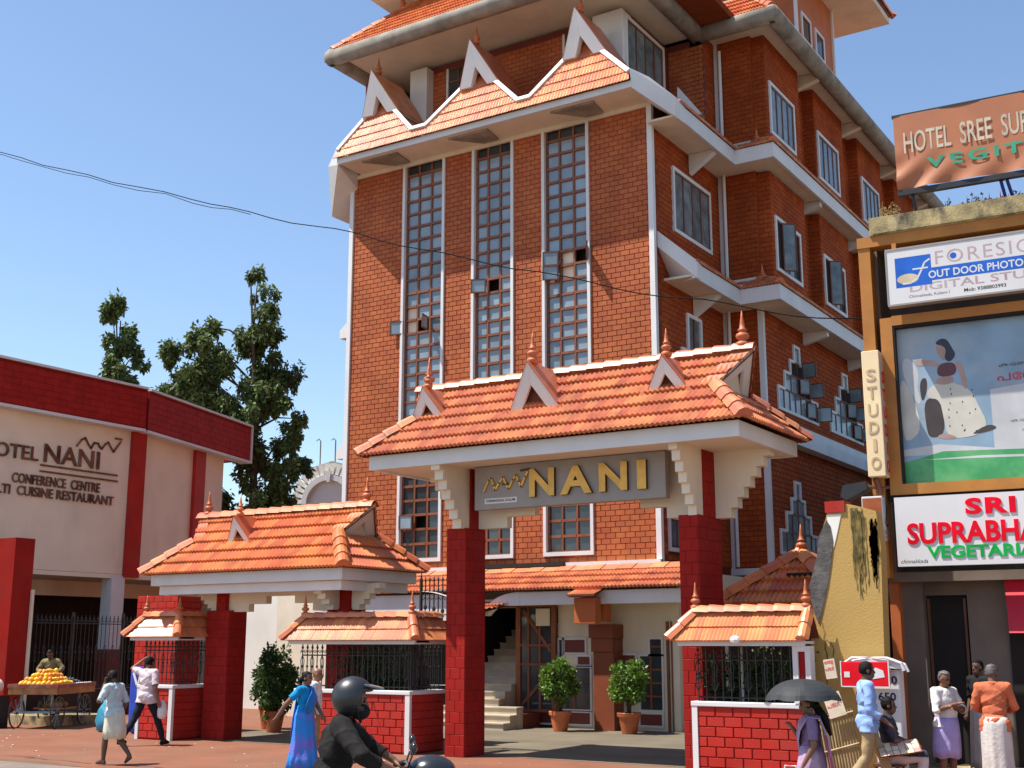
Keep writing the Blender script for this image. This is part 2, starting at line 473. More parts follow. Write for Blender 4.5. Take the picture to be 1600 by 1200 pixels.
# ragged edge of the painted pavement against the road
ex = [-120 + 0.45 * i for i in range(400)]
top = [(x, 14.35 + 0.10 * math.sin(x * 1.3) + 0.06 * math.sin(x * 4.1) + random.uniform(-0.05, 0.05)) for x in ex]
for i in range(len(ex) - 1):
    g.quad((top[i][0], top[i][1], 0.0), (top[i + 1][0], top[i + 1][1], 0.0), (ex[i + 1], 40, 0.0), (ex[i], 40, 0.0))
    g.quad((top[i][0], top[i][1] - 0.03, -0.04), (top[i + 1][0], top[i + 1][1] - 0.03, -0.04), (top[i + 1][0], top[i + 1][1], 0.0), (top[i][0], top[i][1], 0.0))
g.build('pavement', 'red_pavement', kind='structure')
g = MB(); g.quad((-21.0, 19.38, 0.004), (-6.4, 19.38, 0.004), (-6.4, 40, 0.004), (-21.0, 40, 0.004)); g.build('forecourt', 'forecourt_concrete', kind='structure')
# long cracks where the pavement meets the road
g = MB()
for k in range(5):
    x = -24 + k * 2.2; y = 14.75 - 0.04 * k; pts = []
    for i in range(12):
        pts.append((x, y)); x += random.uniform(0.12, 0.28); y += random.uniform(-0.05, 0.05)
    for (p, q) in zip(pts[:-1], pts[1:]):
        w = random.uniform(0.006, 0.02)
        g.quad((p[0], p[1] - w, 0.005), (q[0], q[1] - w, 0.005), (q[0], q[1] + w, 0.005), (p[0], p[1] + w, 0.005))
g.build('pavement_crack', 'soil', kind='structure')
# scraps of litter
mat('litter', (0.55, 0.5, 0.42), 0.8, 0.4)
g = MB()
for k in range(90):
    x = random.uniform(-30, -6); y = random.uniform(14.8, 18.6); s = random.uniform(0.01, 0.035); a = random.uniform(0, 3.1)
    c, d = math.cos(a) * s, math.sin(a) * s
    g.quad((x - c, y - d, 0.006), (x + d, y - c, 0.006 + s * 0.3), (x + c, y + d, 0.008), (x - d, y + c, 0.006 + s * 0.4))
g.build('litter', 'litter', kind='stuff')

# ================================================================ ROOF PIECES
def gablet(parent, A, F1, F2, back, bw=0.20, th=0.06, m='white_paint', roof='roof_tile', L=0.9, foot=True, fin=0.8, finback=0.25):
    """Little gable hood: two bargeboards from feet F1, F2 to apex A, two roof planes running back."""
    A, F1, F2, back = Vector(A), Vector(F1), Vector(F2), Vector(back).normalized()
    for F, nm in ((F1, 0), (F2, 1)):
        O = F2 if nm == 0 else F1
        inn = (O - F).normalized()
        mid = (F1 + F2) / 2
        dn = (mid - A).normalized()
        kk = (F1 - F2).length / 2 / max(0.05, (A - mid).length); poly = [F, F + inn * bw * kk, A + dn * bw, A]
        if nm == 1: poly = poly[::-1]
        nrm = (poly[1] - poly[0]).cross(poly[2] - poly[0])
        if nrm.dot(back) > 0: poly = poly[::-1]
        q = MB(); q.prism(poly, back * th); q.build('bargeboard', m, parent, bevel=0.006)
        up = (A - mid).normalized()
        q = MB()
        off = up * 0.035
        P = [F + off * 0.6, A + off, A + off + back * L, F + off * 0.6 + back * L]
        nn = (P[1] - P[0]).cross(P[2] - P[0])
        if nn.dot(up) < 0: P = P[::-1]
        q.prism(P, -up * 0.03)
        q.build('gablet_roof', roof, parent)
        q = MB(); lo_ = -up * 0.075
        q.prism([p_ + lo_ for p_ in P], -up * 0.012); q.build('gablet_lining', 'cream_paint', parent)
        if foot:
            q = MB(); out = -inn
            dir2 = (A - F).normalized()
            q.tube([F - back * 0.10 + out * 0.03 - dir2 * 0.05, F + back * 0.10 + out * 0.04 - dir2 * 0.03, F + back * 0.30 + out * 0.05 + Vector((0, 0, 0.2))], 0.05, 6)
            q.build('flashing_tile', roof, parent)
    if fin: finial(parent, A + back * finback + Vector((0, 0, 0.07)), fin)

def hip_roof(t, store, x0, x1, y0, y1, z0, pitch, rows_foot=None, over=0.5, m='roof_tile', fascia=0.25, fas_m='white_paint', tw=TW, tl=TL, left=True, right=True, fin=1.0, gab=0.42, soffit=True, soffit_m='cream_paint', in_=0.12, front_only=False):
    """Hipped roof over a rectangle; with rows_foot the hips stop at that course and the ridge runs out into Dutch gablets."""
    c, s = math.cos(R(pitch)), math.sin(R(pitch))
    hd = (y1 - y0) / 2; bt = hd / c; yc = (y0 + y1) / 2; zt = z0 + hd * math.tan(R(pitch))
    L = x1 - x0; W = y1 - y0
    bf = rows_foot * tl if rows_foot else bt
    for (o, u, v, Ln, el, er) in (((x0, y0, z0), (1, 0, 0), (0, c, s), L, left, right), ((x1, y1, z0), (-1, 0, 0), (0, -c, s), L, right, left)):
        l0 = bf * c if el else 0; r0 = bf * c if er else 0
        tile_field(store, o, u, v, [(0, 0), (Ln, 0), (Ln - r0, bf), (l0, bf)], m, tw, tl, aref=0)
        if bt - bf > 0.05:
            lo = over if el else 0; ro = over if er else 0
            tile_field(store, o, u, v, [(l0, bf), (Ln - r0, bf), (Ln - r0 + ro, bt), (l0 - lo, bt)], m, tw, tl, aref=0)
    if right: tile_field(store, (x1, y0, z0), (0, 1, 0), (-c, 0, s), [(0, 0), (W, 0), (W - bf * c, bf), (bf * c, bf)] if bf < bt - 0.05 else [(0, 0), (W, 0), (W / 2, bt)], m, tw, tl)
    if left: tile_field(store, (x0, y1, z0), (0, -1, 0), (c, 0, s), [(0, 0), (W, 0), (W - bf * c, bf), (bf * c, bf)] if bf < bt - 0.05 else [(0, 0), (W, 0), (W / 2, bt)], m, tw, tl)
    up = Vector((0, 0, 0.045))
    hx = bf * c; zf = z0 + bf * s
    xa = x0 + (hx - (over if rows_foot else 0) if left else 0); xb = x1 - (hx - (over if rows_foot else 0) if right else 0)
    ridge(t, Vector((xa, yc, zt)) + up, Vector((xb, yc, zt)) + up, m)
    if right:
        for yy, sg in ((y0, 1), (y1, -1)):
            ridge(t, Vector((x1 + 0.03, yy - 0.03 * sg, z0)) + up, Vector((x1 - hx, yy + sg * hx, zf)) + up, m)
    if left:
        for yy, sg in ((y0, 1), (y1, -1)):
            ridge(t, Vector((x0 - 0.03, yy - 0.03 * sg, z0)) + up, Vector((x0 + hx, yy + sg * hx, zf)) + up, m)
    if rows_foot:
        if right:
            gablet(t, (xb, yc, zt + 0.06), (x1 - hx, y0 + hx, zf + 0.05), (x1 - hx, y1 - hx, zf + 0.05), (-1, 0, 0), bw=gab, roof=m, L=0.34, foot=False, fin=fin, finback=0.22)
        if left:
            gablet(t, (xa, yc, zt + 0.06), (x0 + hx, y1 - hx, zf + 0.05), (x0 + hx, y0 + hx, zf + 0.05), (1, 0, 0), bw=gab, roof=m, L=0.3, foot=False, fin=fin, finback=0.22)
        q = MB()
        if right: q.add([(x1 - hx - 0.03, y0 + hx, zf), (x1 - hx - 0.03, y1 - hx, zf), (x1 - hx + 0.16, yc, zt)], [(0, 1, 2)])
        if left: q.add([(x0 + hx + 0.03, y1 - hx, zf), (x0 + hx + 0.03, y0 + hx, zf), (x0 + hx - 0.16, yc, zt)], [(0, 1, 2)])
        if q.v: q.build('gable_infill', 'cream_paint', t)
    if fascia:
        q = MB(); i = in_
        X0, X1 = x0 + (i if left else 0), x1 - (i if right else 0); Y0, Y1 = y0 + i, y1 - i
        zt2 = z0 - 0.005; zb = z0 - fascia
        q.box(X0, X1, Y0, Y0 + 0.10, zb, zt2); q.box(X0, X1, Y1 - 0.10, Y1, zb, zt2)
        q.box(X0, X0 + 0.10, Y0 + 0.10, Y1 - 0.10, zb, zt2); q.box(X1 - 0.10, X1, Y0 + 0.10, Y1 - 0.10, zb, zt2)
        q.build('fascia', fas_m, t, bevel=0.008)
        if soffit:
            q = MB(); q.box(X0 + 0.10, X1 - 0.10, Y0 + 0.10, Y1 - 0.10, zb + 0.03, zb + 0.08); q.build('soffit', soffit_m, t)
    return zt

# ================================================================ HOTEL
HX0, HX1, HY = -22.97, -13.0, 27.2          # front wall of the tower
hotel = thing('hotel', 'tall terracotta brick hotel with three window strips and pointed tiled gables', 'building', (-18, 30, 0))
hb = new_store(hotel)
WINS = [(-21.02, -19.52), (-18.58, -17.20), (-16.29, -14.83)]
ZB, ZS, ZT = 3.98, 4.26, 15.8
# wall behind the cladding, with the three window slots left open
w = MB()
edges = [HX0] + [e for W in WINS for e in W] + [HX1]
for i in range(0, 8, 2):
    w.box(edges[i], edges[i + 1], HY + 0.016, HY + 0.40, 3.5, ZT + 0.3)
for a, b in WINS: w.box(a, b, HY + 0.016, HY + 0.40, 3.5, ZS)
w.box(HX0, HX1 - 0.02, HY + 0.40, HY + 0.5, 3.5, ZT + 0.3)
w.build('front_wall', 'mortar', hotel)
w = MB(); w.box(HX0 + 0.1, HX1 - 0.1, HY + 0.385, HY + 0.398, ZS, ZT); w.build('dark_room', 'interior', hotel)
bricks(hb, (HX0, HY + 0.016, 0), (1, 0, 0), (0, 0, 1), HX1 - HX0 - 0.1, ZT, 'facade_brick', 0.27, 0.139, 0.010, 0.016, a0=0.1, b0=ZB,
       holes=[(a - HX0, b - HX0, ZS - 0.02, 30) for a, b in WINS])
flush(hb, 'brick', 'facade_brick', 296, 'bricks')
# white corner strips and window surrounds
q = MB(); q.box(HX1 - 0.10, HX1 + 0.04, HY - 0.05, HY + 0.09, ZB - 0.1, ZT); q.build('corner_strip', 'white_paint', hotel)
q = MB(); q.box(HX0 - 0.04, HX0 + 0.10, HY - 0.05, HY + 0.09, ZB - 0.1, ZT); q.build('corner_strip', 'white_paint', hotel)
q = MB(); q.box(HX0, HX1 + 0.04, HY - 0.14, HY + 0.01, ZB - 0.16, ZB); q.build('base_band', 'white_paint', hotel)
gp = MB(); gp.box(0, 1, -0.004, 0.004, 0, 1)
PANE = {k: gp.mesh('pane', k) for k in ('sky_reflect_glass', 'dark_glass', 'curtain_glass')}
BARM = MB().box(0, 1, 0, 1, 0, 1)
OPEN = {(0, 11, 0), (0, 12, 0), (0, 12, 1), (1, 10, 1), (2, 9, 1), (2, 10, 1), (2, 9, 2), (0, 26, 1)}
for wi, (a, b) in enumerate(WINS):
    fr = MB()
    fr.box(a, a + 0.085, HY - 0.05, HY + 0.12, ZS - 0.10, ZT); fr.box(b - 0.085, b, HY - 0.05, HY + 0.12, ZS - 0.10, ZT)
    fr.box(a + 0.085, b - 0.085, HY - 0.05, HY + 0.12, ZS - 0.10, ZS)
    surround = fr.build('window_surround', 'white_paint', hotel)
    tb = MB()
    x0, x1 = a + 0.085, b - 0.085
    cw = (x1 - x0) / 3; nr = 29; rh = (ZT - ZS) / nr
    for i in range(4):
        xx = min(max(x0 + i * cw, x0 + 0.035), x1 - 0.035)
        tb.box(xx - 0.028, xx + 0.028, HY + 0.055, HY + 0.125, ZS, ZT)
    for r in range(nr + 1):
        zz = ZS + r * rh
        hh = 0.034
        for i in range(3):
            tb.box(x0 + i * cw + 0.029, x0 + (i + 1) * cw - 0.029, HY + 0.045, HY + 0.12, max(ZS, zz - hh), min(ZT, zz + hh))
    win = tb.build('window', 'timber', surround)
    for r in range(nr):
        for i in range(3):
            zz = ZS + r * rh
            top_row = nr - 1 - r
            if (wi, top_row, i) in OPEN: continue
            kind = 'dark_glass' if (r < 6 or top_row == 0) else 'sky_reflect_glass'
            p = link('pane', PANE[kind], win)
            p.location = Vector((x0 + i * cw + 0.022, HY + 0.10, zz + 0.022)) - origin_of(win)
            p.scale = (cw - 0.044, 1, rh - 0.044)
            p.rotation_euler = (random.uniform(-0.012, 0.012), 0, random.uniform(-0.012, 0.012))
def sash(parent, hinge, ang, w, h, m='timber_dark', glass='sky_reflect_glass', bar=0.035):
    """open casement: frame bars and a pane, hinged on a vertical edge"""
    d = Vector((math.cos(ang), math.sin(ang), 0)); n = Vector((0, 0, 1)).cross(d)
    s = MB(); H = Vector(hinge)
    s.obox(H, d, n, (0, 0, 1), 0, w, -0.02, 0.02, 0, bar); s.obox(H, d, n, (0, 0, 1), 0, w, -0.02, 0.02, h - bar, h)
    s.obox(H, d, n, (0, 0, 1), 0, bar, -0.02, 0.02, bar, h - bar); s.obox(H, d, n, (0, 0, 1), w - bar, w, -0.02, 0.02, bar, h - bar)
    f = s.build('open_sash', m, parent)
    g_ = MB(); g_.obox(H, d, n, (0, 0, 1), bar, w - bar, -0.004, 0.004, bar, h - bar); g_.build('sash_pane', glass, parent)
rh = (ZT - ZS) / 29
def rz(k): return ZS + (28 - k) * rh
sash(hotel, (WINS[0][0] + 0.09, HY - 0.02, rz(12)), R(195), 0.42, rh)
sash(hotel, (WINS[0][0] + 0.95, HY - 0.02, rz(12)), R(-75), 0.42, rh)
sash(hotel, (WINS[1][0] + 0.48, HY - 0.02, rz(10)), R(205), 0.42, rh)
sash(hotel, (WINS[2][0] + 0.50, HY - 0.02, rz(10)), R(205), 0.43, rh)
sash(hotel, (WINS[2][0] + 0.50, HY - 0.02, rz(9)), R(200), 0.43, rh)
sash(hotel, (WINS[2][1] - 0.10, HY - 0.02, rz(9)), R(-60), 0.43, rh)
sash(hotel, (WINS[0][0] + 0.52, HY - 0.02, rz(26)), R(188), 0.42, rh)
q = MB(); q.box(WINS[2][0] + 0.53, WINS[2][0] + 0.93, HY + 0.16, HY + 0.20, rz(10), rz(8)); q.build('cardboard_blank', 'beige_plaster', hotel)
q = MB(); q.box(WINS[0][0] + 0.12, WINS[0][0] + 0.5, HY + 0.14, HY + 0.18, rz(12) - 0.1, rz(10)); q.build('curtain', 'beige_plaster', hotel)

# --- right side of the tower: recessed part, then the wing stepping out
SX = -13.0; SY1 = 31.6; WX = -11.87; YE = 54.0
side = MB()
side.box(SX - 0.4, SX - 0.016, HY + 0.5, SY1 + 0.4, 0, 16.0); side.box(SX - 0.4, SX - 0.016, 30.8, SY1 + 0.4, 16.0, 19.4)
side.box(SX - 0.016, WX - 0.016, SY1 + 0.016, SY1 + 0.4, 0, 19.6)
side.box(WX - 0.4, WX - 0.016, SY1 + 0.4, YE, 0, 19.6)
side.box(HX0, HX0 + 0.4, HY + 0.5, YE, 0, 19.6); side.box(HX0, WX - 0.016, YE, YE + 0.4, 0, 19.6)
side.box(HX0, WX - 0.1, HY + 0.5, YE, 19.4, 19.6)
sw = side.build('side_wall', 'mortar', hotel)
hs = new_store(hotel)
W_A = (28.4, 30.9, 12.62, 14.45)
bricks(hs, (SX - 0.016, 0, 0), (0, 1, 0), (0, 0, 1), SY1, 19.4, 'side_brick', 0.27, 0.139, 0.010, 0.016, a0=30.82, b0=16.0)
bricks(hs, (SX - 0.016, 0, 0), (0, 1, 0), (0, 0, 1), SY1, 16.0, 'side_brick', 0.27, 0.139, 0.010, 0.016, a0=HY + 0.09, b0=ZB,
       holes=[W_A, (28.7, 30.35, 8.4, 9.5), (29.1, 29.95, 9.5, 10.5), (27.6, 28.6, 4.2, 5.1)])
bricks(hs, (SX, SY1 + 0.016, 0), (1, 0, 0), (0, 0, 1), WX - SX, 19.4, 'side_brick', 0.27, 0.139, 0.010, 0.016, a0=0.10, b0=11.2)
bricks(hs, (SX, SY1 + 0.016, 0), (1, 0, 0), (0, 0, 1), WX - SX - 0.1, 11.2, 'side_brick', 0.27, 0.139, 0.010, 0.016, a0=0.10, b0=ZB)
STEP1 = (32.6, 35.9, 8.45); STEP2 = (37.15, 40.4, 8.45); STEP0 = (32.3, 35.3, 4.4)
def step_rects(S):
    y0, y1, z0 = S; w_ = y1 - y0
    return [(y0, y1, z0, z0 + 0.62), (y0 + 0.17 * w_, y1 - 0.17 * w_, z0 + 0.62, z0 + 1.14), (y0 + 0.32 * w_, y1 - 0.32 * w_, z0 + 1.14, z0 + 1.56), (y0 + 0.43 * w_, y1 - 0.43 * w_, z0 + 1.56, z0 + 2.05)]
BAYW = [(31.75, 33.75, 12.3, 13.95), (36.1, 38.1, 12.3, 13.95), (31.75, 33.75, 16.45, 17.9), (36.0, 38.0, 16.45, 17.9), (40.9, 42.9, 16.45, 17.9)]
hl = []
for S in (STEP1, STEP2, STEP0): hl += step_rects(S)
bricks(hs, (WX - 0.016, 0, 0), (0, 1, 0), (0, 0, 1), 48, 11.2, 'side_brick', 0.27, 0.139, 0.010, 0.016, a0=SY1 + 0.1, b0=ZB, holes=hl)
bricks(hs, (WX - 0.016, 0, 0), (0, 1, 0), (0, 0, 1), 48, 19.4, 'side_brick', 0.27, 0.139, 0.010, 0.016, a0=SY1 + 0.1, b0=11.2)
# projecting window bays on the two upper floors
BX = -11.5
for (y0, y1, zz0, zz1, wy0, wy1) in ((31.75, 34.6, 11.5, 15.1, 31.95, 34.0), (36.0, 38.9, 11.5, 15.1, 36.15, 38.25), (40.6, 43.4, 11.5, 15.1, 40.8, 42.9),
                                     (31.75, 34.6, 15.6, 19.3, 31.95, 34.0), (36.0, 38.9, 15.6, 19.3, 36.15, 38.25), (40.6, 43.4, 15.6, 19.3, 40.8, 42.9), (45.2, 48, 15.6, 19.3, 45.4, 47.5)):
    b_ = MB(); b_.box(WX - 0.01, BX - 0.016, y0 + 0.016, y1, zz0, zz1); b_.build('window_bay', 'mortar', hotel)
    zw0 = zz0 + 0.72; zw1 = zz0 + 2.35
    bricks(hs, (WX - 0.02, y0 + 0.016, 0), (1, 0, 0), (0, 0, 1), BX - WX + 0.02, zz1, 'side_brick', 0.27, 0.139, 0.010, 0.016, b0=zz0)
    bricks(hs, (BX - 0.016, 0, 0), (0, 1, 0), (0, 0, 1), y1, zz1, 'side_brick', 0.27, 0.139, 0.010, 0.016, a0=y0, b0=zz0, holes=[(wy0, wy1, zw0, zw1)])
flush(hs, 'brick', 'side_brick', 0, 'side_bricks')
def side_window(parent, X, y0, y1, z0, z1, n=4, glass='curtain_glass', dep=0.10, opened=False):
    """timber window in a wall facing +X: white surround, frame, vertical lights"""
    f = MB(); s = 0.10
    f.box(X - 0.02, X + 0.05, y0, y0 + s, z0, z1); f.box(X - 0.02, X + 0.05, y1 - s, y1, z0, z1)
    f.box(X - 0.02, X + 0.05, y0 + s, y1 - s, z0, z0 + s); f.box(X - 0.02, X + 0.05, y0 + s, y1 - s, z1 - s, z1)
    fr = f.build('window_surround', 'white_paint', parent)
    t_ = MB(); a, b, c, d = y0 + s, y1 - s, z0 + s, z1 - s; cw = (b - a) / n
    t_.box(X - 0.014, X - 0.006, a, b, c, d)
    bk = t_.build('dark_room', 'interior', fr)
    t_ = MB()
    for i in range(n + 1):
        yy = min(max(a + i * cw, a + 0.03), b - 0.03); t_.box(X - 0.004, X + 0.03, yy - 0.03, yy + 0.03, c, d)
    for i in range(n):
        for zz in (c, d - 0.05): t_.box(X - 0.004, X + 0.026, a + i * cw + 0.031, a + (i + 1) * cw - 0.031, zz, zz + 0.05)
    t_.build('window', 'timber_dark', fr)
    for i in range(n):
        if opened and i in (0, 3): continue
        g_ = MB(); g_.box(X + 0.002, X + 0.010, a + i * cw + 0.03, a + (i + 1) * cw - 0.03, c + 0.05, d - 0.05); g_.build('pane', glass, fr)
    if opened:
        sash(parent, (X + 0.03, a + 0.42, c), R(38), 0.40, d - c, glass='curtain_glass')
side_window(hotel, SX, *W_A)
for i, (y0, z0) in enumerate(((31.95, 11.5), (36.15, 11.5), (40.8, 11.5), (31.95, 15.6), (36.15, 15.6), (40.8, 15.6), (45.4, 15.6))):
    side_window(hotel, BX, y0, y0 + 2.08, z0 + 0.72, z0 + 2.35, opened=(i < 2))
def step_window(parent, X, S, opened=True):
    """window with a stepped, pyramid-shaped head"""
    rs = step_rects(S)
    pts_l = []; pts_r = []
    for (a, b, c, d) in rs:
        pts_l += [(a, c), (a, d)]; pts_r += [(b, c), (b, d)]
    out = pts_r[:1] + pts_r[1:] + pts_l[::-1]
    f = MB(); s = 0.085
    def vbar(y, z0, z1): f.box(X - 0.02, X + 0.05, y - s / 2, y + s / 2, z0, z1)
    def hbar(y0, y1, z): f.box(X - 0.02, X + 0.048, y0, y1, z - s / 2, z + s / 2)
    for k, (a, b, c, d) in enumerate(rs):
        vbar(a, c - (s / 2 if k == 0 else 0), d + s / 2); vbar(b, c - (s / 2 if k == 0 else 0), d + s / 2)
        if k < 3:
            hbar(a + s / 2, rs[k + 1][0] - s / 2, d); hbar(rs[k + 1][1] + s / 2, b - s / 2, d)
    hbar(rs[0][0] + s / 2, rs[0][1] - s / 2, rs[0][2]); hbar(rs[3][0] + s / 2, rs[3][1] - s / 2, rs[3][3])
    fr = f.build('window_surround', 'white_paint', parent)
    bk = MB(); gl = []
    tb = MB()
    for k, (a, b, c, d) in enumerate(rs):
        bk.box(X - 0.014, X - 0.006, a, b, c, d)
        n = max(1, round((b - a) / 0.5)); cw = (b - a) / n
        for i in range(n + 1): tb.box(X - 0.004, X + 0.026, a + i * cw - 0.025, a + i * cw + 0.025, c, d)
        tb.box(X - 0.003, X + 0.022, a, b, c - 0.03, c + 0.03)
        for i in range(n):
            if opened and k < 3 and i >= n - 2: continue
            g_ = MB(); g_.box(X + 0.002, X + 0.009, a + i * cw + 0.02, a + (i + 1) * cw - 0.02, c + 0.03, d - 0.02)
            g_.build('pane', 'curtain_glass', fr)
    bk.build('dark_room', 'interior', fr); tb.build('window', 'timber_dark', fr)
    if opened:
        for k in range(3):
            a, b, c, d = rs[k]
            sash(parent, (X + 0.05, b - 0.12 - 0.05 * k, c + 0.04), R(12 - 9 * k), 0.44, 0.46, glass='sky_reflect_glass', bar=0.028)
            if k < 2: sash(parent, (X + 0.05, b - 1.0, c + 0.05), R(62 - 10 * k), 0.36, 0.46, glass='curtain_glass', bar=0.028)
step_window(hotel, WX, STEP1); step_window(hotel, WX, STEP2); step_window(hotel, WX, STEP0, False)
for (y0, y1, z0, z1) in ((28.7, 30.35, 8.4, 9.5), (29.1, 29.95, 9.5, 10.5)): pass
f = MB()
for (y, a, b) in ((28.7, 8.36, 9.54), (30.35, 8.36, 9.54), (29.1, 9.54, 10.54), (29.95, 9.54, 10.54)): f.box(SX - 0.02, SX + 0.05, y - 0.05, y + 0.05, a, b)
for (a, b, z) in ((28.75, 29.05, 9.5), (30.0, 30.3, 9.5), (29.15, 29.9, 10.5), (28.75, 30.3, 8.4)): f.box(SX - 0.02, SX + 0.048, a, b, z - 0.05, z + 0.05)
f.build('window_surround', 'white_paint', hotel)
f = MB(); f.box(SX - 0.014, SX - 0.004, 28.7, 30.35, 8.4, 9.5); f.box(SX - 0.014, SX - 0.004, 29.1, 29.95, 9.5, 10.5); f.build('pane', 'curtain_glass', hotel)
f = MB(); 
for yy in (29.25, 29.8): f.box(SX - 0.002, SX + 0.03, yy - 0.03, yy + 0.03, 8.4, 9.5)
f.box(SX - 0.002, SX + 0.03, 29.5, 29.56, 9.5, 10.5); f.build('window', 'timber_dark', hotel)
side_window(hotel, SX, 27.6, 28.6, 4.2, 5.1, 2)
# white strips on the corners of the recess and the wing
for (x0, x1, y0, y1, z0, z1) in ((SX - 0.01, SX + 0.10, SY1 - 0.02, SY1 + 0.10, ZB - 0.1, 19.3), (WX - 0.10, WX + 0.05, SY1 - 0.05, SY1 + 0.10, ZB - 0.1, 11.2)):
    q = MB(); q.box(x0, x1, y0, y1, z0, z1); q.build('corner_strip', 'white_paint', hotel)
q = MB(); q.tube([(SX + 0.22, SY1 - 0.12, 4), (SX + 0.22, SY1 - 0.12, 19.0)], 0.05, 8); q.build('drain_pipe', 'white_paint', hotel)
q = MB(); q.box(WX, WX + 0.10, SY1 + 0.1, YE, 7.85, 8.12); q.box(WX, WX + 0.34, SY1 - 0.34, YE, 7.45, 7.80); q.box(SX + 0.1, WX, SY1 - 0.34, SY1, 7.45, 7.80)
q.build('cornice', 'white_paint', hotel)
q = MB(); q.box(SX, WX + 0.05, SY1 - 0.1, SY1 + 0.01, ZB - 0.2, ZB - 0.02); q.box(WX - 0.02, WX + 0.1, SY1 + 0.01, 44, ZB - 0.2, ZB - 0.02); q.build('base_band', 'white_paint', hotel)

# --- tiled eaves that run round the side at two floors
het = new_store(hotel)
def side_eave(z, ystart, h=0.42, m='white_paint', rise=0.45, ov=0.88):
    """fascia + soffit + short tile slope along recess, step and wing"""
    A = (SX + ov, ystart); B = (SX + ov, SY1 - ov); C_ = (WX + ov, SY1 - ov); D = (WX + ov, YE)
    q = MB(); th = 0.09
    q.box(A[0] - th, A[0], A[1], B[1] + th, z - h, z); q.box(B[0], C_[0], B[1], B[1] + th, z - h, z); q.box(C_[0] - th, C_[0], C_[1] + th, D[1], z - h, z)
    q.build('fascia', m, hotel)
    q = MB(); q.box(SX - 0.01, A[0] - th, A[1], B[1] + th, z - h + 0.06, z - h + 0.12); q.box(SX - 0.01, C_[0] - th, B[1] + th, SY1 + 0.02, z - h + 0.06, z - h + 0.12); q.box(WX - 0.01, C_[0] - th, SY1 + 0.02, D[1], z - h + 0.06, z - h + 0.12)
    q.build('soffit', 'cream_paint', hotel)
    for yy in (29.5,): q2 = MB(); q2.prism([(SX + 0.02, yy, z - h - 0.5), (SX + 0.02, yy, z - h + 0.05), (SX + ov - 0.12, yy, z - h + 0.05), (SX + ov - 0.12, yy, z - h - 0.02)], (0, 0.2, 0)); q2.build('bracket', m, hotel)
    for yy in (34.9, 39.2, 43.7): q2 = MB(); q2.prism([(WX + 0.02, yy, z - h - 0.3), (WX + 0.02, yy, z - h + 0.05), (WX + ov - 0.12, yy, z - h + 0.05), (WX + ov - 0.12, yy, z - h - 0.12)], (0, 0.2, 0)); q2.build('bracket', m, hotel)
    sl_ = math.atan2(rise, ov); L = ov / math.cos(sl_); c, s = math.cos(sl_), math.sin(sl_)
    tile_field(het, (A[0], A[1], z), (0, 1, 0), (-c, 0, s), [(0, 0), (B[1] - A[1] + ov * 0, 0), (B[1] - A[1] + ov, L), (0, L)])
    tile_field(het, (B[0], B[1], z), (1, 0, 0), (0, c, s), [(0, 0), (C_[0] - B[0], 0), (C_[0] - B[0] - ov, L), (-ov, L)])
    tile_field(het, (C_[0], C_[1], z), (0, 1, 0), (-c, 0, s), [(0, 0), (16, 0), (16, L), (ov, L)])
    ridge(hotel, (C_[0], C_[1], z + 0.05), (WX, SY1, z + rise + 0.05))
    finial(hotel, (WX + 0.12, SY1 - 0.12, z + rise + 0.02), 0.8)
    q = MB(); q.tube([(B[0] + 0.05, B[1] + 0.03, z + 0.06), (SX + 0.03, SY1 - 0.03, z + rise + 0.06)], 0.07, 6); q.build('valley_gutter', m, hotel)
    q = MB(); q.box(SX + 0.1, WX, SY1 - 0.06, SY1, z + rise + 0.02, z + rise + 0.10); q.build('flashing', m, hotel)
side_eave(11.45, 27.75)
hull('eave_end', [(SX, 27.42, 12.35), (SX, 27.42, 11.92), (SX + 0.93, 27.76, 11.02), (SX + 0.93, 27.76, 11.48), (SX, 28.3, 11.9), (SX, 28.3, 11.12), (SX + 0.86, 28.3, 11.1), (SX + 0.86, 28.3, 11.46)], 'white_paint', hotel)
side_eave(15.5, 27.0)

